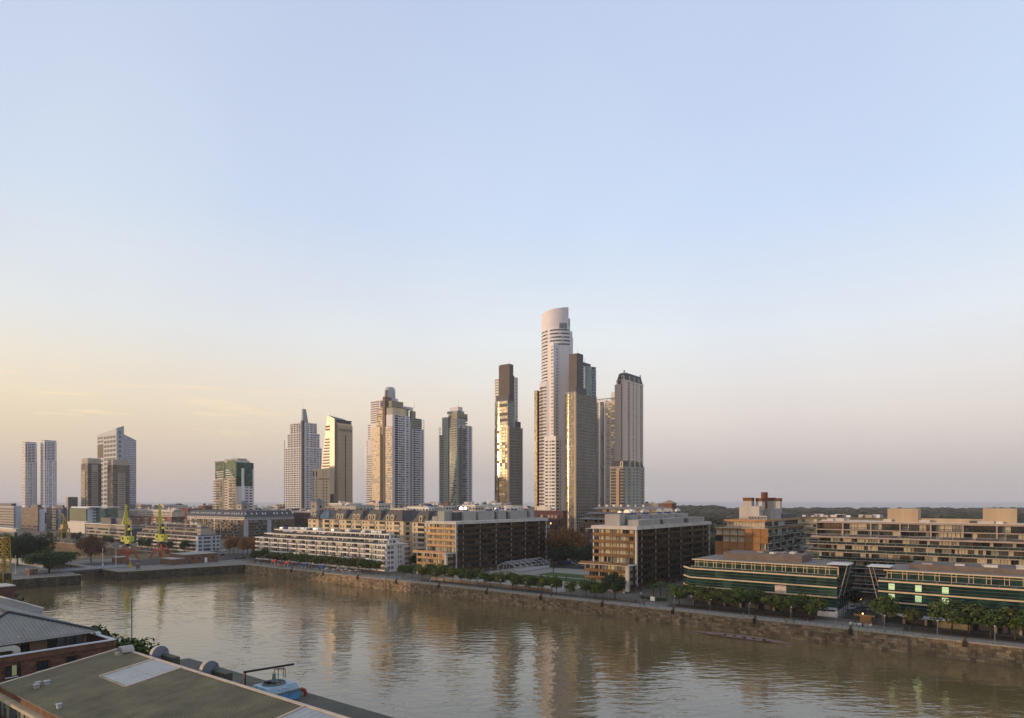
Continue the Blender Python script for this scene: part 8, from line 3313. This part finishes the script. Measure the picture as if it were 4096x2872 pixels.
pts = [(W_ - .6, D_ - .1, 14.7), (W_ - .6, D_ + .7, 14.7), (W_ - .55, D_ + 1.15, 14.5), (W_ - .5, D_ + 1.3, 14.05), (W_ - .5, D_ + 1.25, 13.2)]
for a, c in zip(pts, pts[1:]):
    mb.tube(a, c, .24, .24, 10)
ct.part('pipe', mb, rp)
mb = MB()
mb.box(W_ - .9, W_ - .1, D_ + .9, D_ + 1.7, 12.9, 13.7)
ct.part('pump', mb, black)
mb = MB()
hp0 = (-.1, -.5)
mb.tube((hp0[0], hp0[1], 14.4), (hp0[0], hp0[1], 17.6), .11, .11, 4)
ct.part('hoist_post', mb, M('dark_red_steel', (.075, .022, .018), .6, .2, 1))
mb = MB()
mb.box(-.22, .02, -.7, 6.0, 17.55, 17.8, M4=Matrix.Rotation(-.22, 4, 'Z') @ Matrix.Identity(4))
ct.part('hoist_beam', mb, black)
mb = MB()
for x, y in ((.7, 3.2), (1.1, 4.3), (1.3, 3.4), (1.7, 4.2)):
    mb.tube((x, y, 16.2), (x, y, 17.5), .05, .05, 4)
for a, c in (((.7, 3.2), (1.3, 3.4)), ((1.3, 3.4), (1.7, 4.2)), ((1.7, 4.2), (1.1, 4.3)), ((1.1, 4.3), (.7, 3.2))):
    mb.tube(a + (17.45,), c + (17.45,), .05, .05, 4)
ct.part('hoist_rods', mb, M('dark_red_steel', (.075, .022, .018)))
mb = MB()
mb.tube((hp0[0], hp0[1], 17.3), (-4.4, .9, 14.4), .035, .035, 4)
ct.part('stay_rope', mb, M('orange_rope', (.5, .24, .1), .8, .1, 1))
mb = MB()
for z in (14.55,):
    mb.tube((-5, 1.2, z), (-.3, .4, z), .08, .08, 5)
    mb.tube((-5, 1.6, z - .2), (-.3, 1.2, z - .2), .06, .06, 5)
ct.part('pipe_run', mb, M('grey_pipe', (.10, .11, .11), .6, .2, 1))

# ---------------------------------------------------------------- the brick warehouse with the hipped roof
w1 = Bld('warehouse', 'red brick warehouse with a white parapet and a grey hipped roof at the lower left', 'warehouse', -185, 14, 66.5, 33.2)
W_, D_ = w1.W, w1.D          # south wall at x = W
zp = 17.0
w1.box('core', brick_f, .25, W_ - .25, 0, D_ - .25, 0, 15.6)
w1.box('parapet_wall', brick_f, W_ - .45, W_ - .06, 0, D_ - .06, 15.55, zp - .02)
w1.box('parapet_wall', brick_f, 0, W_ - .45, D_ - .45, D_ - .06, 15.55, zp - .02)
for i in range(3):
    style('bk%d' % i, lambda mb, w, h: mb.box(.006, w - .006, -.26, 0, .008, h - .008), [brick_p[i]])
# brick courses, modelled where they can be seen; openings stay clear
FSx = (W_ - .26, 0, math.pi / 2)
wins = [(on_p(u0, -118.5)[0] - 14, on_p(u1, -118.5)[0] - 14, z0, z1, kind) for u0, u1, z0, z1, kind in
        ((24, 71, 13.95, 15.75, 1), (150, 195, 14.1, 15.8, 0), (268, 309, 14.1, 15.8, 0), (-110, -60, 13.9, 15.7, 0))]
z = 12.0
row_ = 0
while z < 16.72:
    x = 13.5 - (.28 if row_ % 2 else 0)
    while x < D_:
        w = .56
        if x + w > D_:
            w = D_ - x
        if w > .1 and not any(a - .08 < x + w and x < c + .08 and z0 - .1 < z + .1 and z < z1 + .06 for a, c, z0, z1, kk in wins):
            w1.piece('brick', FSx, x, z, w, .19, RN.choice(('bk0', 'bk0', 'bk1', 'bk1', 'bk2')))
        x += .56
    z += .19
    row_ += 1
w1.box('string_course', M('dark_string_brick', (.10, .05, .035), .9, .2, 1), W_, W_ + .12, 0, D_ + .1, 16.0, 16.2)
for a, c, z0, z1, kk in wins:
    mb = MB()
    mb.box(W_ - .24, W_ - .2, a, c, z0, z1)
    win = w1.part('window', mb, g_dark)
    mb = MB()
    mb.box(W_ - .12, W_ + .16, a - .12, c + .12, z0 - .16, z0 - .03)
    put(mb, 'sill', cap_m, win)
    mb = MB()
    mb.box(W_ - .2, W_ - .12, (a + c) / 2 - .04, (a + c) / 2 + .04, z0, z1)
    for (y0, y1, za, zb) in ((a, a + .07, z0, z1), (c - .07, c, z0, z1), (a, c, z1 - .07, z1), (a, c, z0, z0 + .06)):
        mb.box(W_ - .2, W_ - .13, y0, y1, za, zb)
    put(mb, 'frame', black, win)
    if kk:
        mb = MB()
        mb.box(W_ - .2, W_ - .18, (a + c) / 2 + .04, c - .07, z0 + .06, z1 - .07)
        put(mb, 'lit_blind', M('dim_lit_blind', (.34, .34, .20), .6, .1, .5, emit=((.65, .62, .25), .12)), win)
mb = MB()
mb.tube((W_ + .1, 19.9, 0), (W_ + .1, 19.9, 15.9), .12, .12, 6)
w1.part('downpipe', mb, black)
mb = MB()
mb.box(W_ - .55, W_ + .12, 0, D_ + .12, zp, zp + .16)
mb.box(0, W_ - .55, D_ - .55, D_ + .12, zp, zp + .16)
mb.box(W_ - 7.5, W_ - 6.3, D_ - .6, D_ + .2, zp + .16, zp + .5)
w1.part('coping', mb, cap_m)
# set back glazed storey and hipped roof
sx1, sy0, sy1 = W_ - 4.0, 13.2, 31.0
zd, zev = 15.6, 18.35
w1.box('upper_storey', M('brown_upper_wall', (.16, .115, .075), .85, .15, .6), 8, sx1, sy0, sy1 - .6, zd, zev)
FU = (sx1, 0, math.pi / 2)
for y0, y1, kind in ((13.4, 15.3, 'd_dark'), (15.5, 17.0, 'd_or2'), (21.2, 22.5, 'd_or2'), (24.8, 26.0, 'd_dark'), (26.05, 27.3, 'd_mid'), (27.35, 28.6, 'd_mid'), (28.65, 29.8, 'd_mid')):
    w1.piece('window', FU, y0, zd + .9, y1 - y0, zev - zd - 1.0, kind, .02)
w1.box('upper_corner_post', black, W_ - 3.3, W_ - 3.15, 30.3, 30.45, zd, zev)
# rounded white entrance frame
mb = MB()
n = 8
out_, inn_ = [], []
for (cx_, cz_, a0) in ((18.0, 17.3, math.pi), (20.4, 17.3, math.pi / 2)):
    pass
def roundrect(y0, y1, z0, z1, r):
    pts = [(y0, z0)]
    for k in range(6):
        a = math.pi - k / 5 * math.pi / 2
        pts.append((y0 + r + r * math.cos(a), z1 - r + r * math.sin(a)))
    for k in range(6):
        a = math.pi / 2 - k / 5 * math.pi / 2
        pts.append((y1 - r + r * math.cos(a), z1 - r + r * math.sin(a)))
    pts.append((y1, z0))
    return pts
po = roundrect(16.8, 20.9, 15.6, 18.0, .9)
pi_ = roundrect(17.7, 20.0, 15.6, 17.3, .3)
n = len(po)
for x in (sx1 + .3, sx1 + 1.3):
    for ring in (po, pi_):
        mb.v += [(x, y, z) for y, z in ring]
for k in range(n - 1):
    a = 2 * n
    mb.f += [(a + k, a + k + 1, a + n + k + 1, a + n + k), (k, n + k, n + k + 1, k + 1), (k, k + 1, a + k + 1, a + k), (n + k, a + n + k, a + n + k + 1, n + k + 1)]
    mb.m += [0] * 4
w1.part('entrance_frame', mb, M('pale_entrance_frame', (.50, .49, .45), .6, .06, .5))
mb = MB()
mb.tube((sx1 + 1.9, 21.4, 16.2), (sx1 + 2.3, 21.4, 16.25), .5, .55, 12)
mb.tube((sx1 + 1.9, 21.4, 16.2), (sx1 + 1.2, 21.4, 15.7), .35, .5, 10)
w1.part('horn_vent', mb, M('horn_vent', (.36, .26, .20), .6, .1, 1))
ex0, ex1, ey0, ey1 = 6.0, W_ - 2.9, 12.3, 31.6
ax, ay = ex1 - 9.5, (ey0 + ey1) / 2
az = 21.75
grey_sheet = M('grey_corrugated_sheet', (.21, .205, .185), .6, .12, .3, spec=.3)
# strips of sheet on the south hip face
ns = 38
strip_me = []
def hip_strip(y0, y1):
    mb = MB()
    def top(y):
        f = 1 - abs(y - ay) / ((ey1 - ey0) / 2)
        return f
    pts = []
    for y in (y0, y1):
        f = max(0, top(y))
        pts.append((ex1, y, zev + .12, ex1 - (ex1 - ax) * f, zev + .12 + (az - zev - .12) * f))
    (xa, ya, za, xta, zta), (xb, yb, zb, xtb, ztb) = pts
    mb.face([(xa, ya, za), (xb, yb, zb), (xtb, yb, ztb), (xta, ya, zta)])
    m = (y0 + y1) / 2 + (y1 - y0) * .32
    f = max(0, top(m))
    mb.tube((ex1 + .02, m, zev + .14), (ex1 - (ex1 - ax) * f, m, zev + .14 + (az - zev - .12) * f), .045, .045, 4)
    return mb
for k in range(ns):
    y0 = ey0 + (ey1 - ey0) * k / ns
    y1 = ey0 + (ey1 - ey0) * (k + 1) / ns
    w1.part('roof_sheet', hip_strip(y0, y1), grey_sheet)
mb = MB()
mb.face([(ex1, ey1, zev + .1), (ex0, ey1, zev + .1), (ex0 + 9, ay, az), (ax, ay, az)])
mb.face([(ex0, ey0, zev + .1), (ex1, ey0, zev + .1), (ax, ay, az), (ex0 + 9, ay, az)])
mb.face([(ex0, ey1, zev + .1), (ex0, ey0, zev + .1), (ex0 + 9, ay, az)])
w1.part('side_roof', mb, M('dark_grey_sheet', (.15, .155, .15), .6, .12, .3))
mb = MB()
mb.box(ex0, ex1 + .1, ey0, ey1 + .1, zev - .12, zev + .08)
w1.part('eave', mb, M('pale_gutter', (.38, .38, .36), .6, .1, .6))
hc = M('hip_cap', (.03, .036, .045), .5, .2, 1)
for a, c in (((ex1, ey1, zev + .2), (ax, ay, az + .1)), ((ex1, ey0, zev + .2), (ax, ay, az + .1)), ((ax, ay, az + .1), (ex0 + 9, ay, az + .1))):
    mb = MB()
    nseg = 22
    for k in range(nseg):
        f0, f1 = k / nseg, (k + .93) / nseg
        mb.tube(tuple(a[j] + (c[j] - a[j]) * f0 for j in range(3)), tuple(a[j] + (c[j] - a[j]) * f1 for j in range(3)), .26, .22, 6)
    w1.part('hip_cap', mb, hc)
mb = MB()
mb.box(ex1 - 1.3, ex1 - .9, 20.8, 21.2, zev + .2, zev + .75)
w1.part('roof_cowl', mb, M('pale_cowl', (.42, .36, .32), .6, .1, 1))
mb = MB()
mb.tube((W_ - 34, 8, 17), (W_ - 34, 8, 25), .09, .06, 6)
w1.part('rusty_mast', mb, rust_m)
# flat hall behind with a ribbed metal end
w1.box('flat_hall', M('hall_roof', (.15, .145, .125), .8, .15, .3), 0, W_ - 31.4, 12, D_ - .5, 15.6, 19.1)
w1.box('hall_roof_edge', conc_pale, 0, W_ - 31.2, D_ - .6, D_ - .3, 19.1, 19.3)
for k in range(10):
    mb = MB()
    mb.box(W_ - 31.4, W_ - 31.28 + .1, 14, D_ - .5, 17.3 + k * .18, 17.3 + k * .18 + .13)
    w1.part('ribbed_sheet', mb, M('pale_ribbed_sheet', (.40, .42, .44), .5, .08, .6))
w1.finish(thr=3)

tw = Bld('brick_roof_tower', 'dark square brick tower with a flat pale top below the lattice crane', 'tower', -212, 52.2, 7, 5.6)
tw.box('wall', darkbrick, 0, 7, 0, 5.6, 0, 18.0)
tw.box('front_wall', tan, -.05, 6.9, -.12, 0, 0, 17.9)  # west face of the brick tower, sunlight put in as a tan skin
tw.box('roof', conc_pale, -.15, 7.15, -.25, 5.75, 18.0, 18.2)
tw.box('door', bluecloth, 3.5, 5.5, -.2, -.12, 13, 16)
lowr = Bld('warehouse', 'low green grey roofed warehouse behind the hipped roof at the left edge', 'warehouse', -205, 14, 18, 42)
lowr.box('wall', brick_f, 0, 18, 0, 38, 0, 14.2)
lowr.box('roof', M('green_grey_roof', (.20, .24, .21), .7, .1, .3), -.3, 18.3, -.3, 38.3, 14.2, 14.5)
# unseen rest of the near quay's warehouse row, extended to shade the far quay
for k, (pa, ln) in enumerate(((-284, 62), (-352, 62), (-412, 54), (-590, 66), (-664, 66), (-738, 66), (-812, 66))):
    r_ = Bld('warehouse', 'gabled brick dock warehouse, %s along the near quay beyond the left picture edge' % ORD[k], 'warehouse', pa, 26, ln, 33, group='dock warehouses beyond the left edge')
    r_.box('wall', brick_f, 0, ln, 0, 33, 0, 16)
    mb = MB()
    mb.v += [(-.3, -.3, 16), (ln + .3, -.3, 16), (ln + .3, 33.3, 16), (-.3, 33.3, 16), (8, 16.5, 20.5), (ln - 8, 16.5, 20.5)]
    for fc in ((0, 1, 5, 4), (1, 2, 5), (2, 3, 4, 5), (3, 0, 4)):
        mb.f.append(fc)
        mb.m.append(0)
    r_.part('roof', mb, grey_sheet)
    for z in (2, 6, 10, 13):
        for i in range(int(ln / 4)):
            r_.piece('window', (ln, 33, math.pi), 1 + 4 * i, z, 1.8, 2.2, 'p_dark', .02)
    r_.finish(thr=50)
p, q = -138, 58
t_ = p * E1[1] + q * E2[1]
p, q = spot(527, 131)
o = thing('lamp_mast', 'tall thin dark mast standing between the warehouse and the water', 'mast', p, q, 0)
mb = MB()
mb.tube((0, 0, 0), (0, 0, 20.6), .12, .08, 8)
for k in range(12):
    mb.tube((-.14, 0, 8 + k), (.14, 0, 8 + k), .02, .02, 4)
put(mb, 'pole', black, o)
mb = MB()
mb.box(-.35, .35, -.12, .12, 20.5, 20.7)
put(mb, 'lamp_bar', black, o)
lr = Bld('low_roof', 'grey flat roof with a curb at the lower left corner below the tall panes', 'building', -125, 17, 60, 12)
lr.box('wall', conc_pale, 0, 60, 0, 11.8, 0, 10.4)
lr.box('curb', conc_pale, 0, 60, 10.6, 11.4, 10.4, 10.9)
lr.box('roof_room', M('grey_roof_room', (.26, .26, .24), .8, .1, .3), 4, 17, 2, 9.2, 10.4, 12.3)
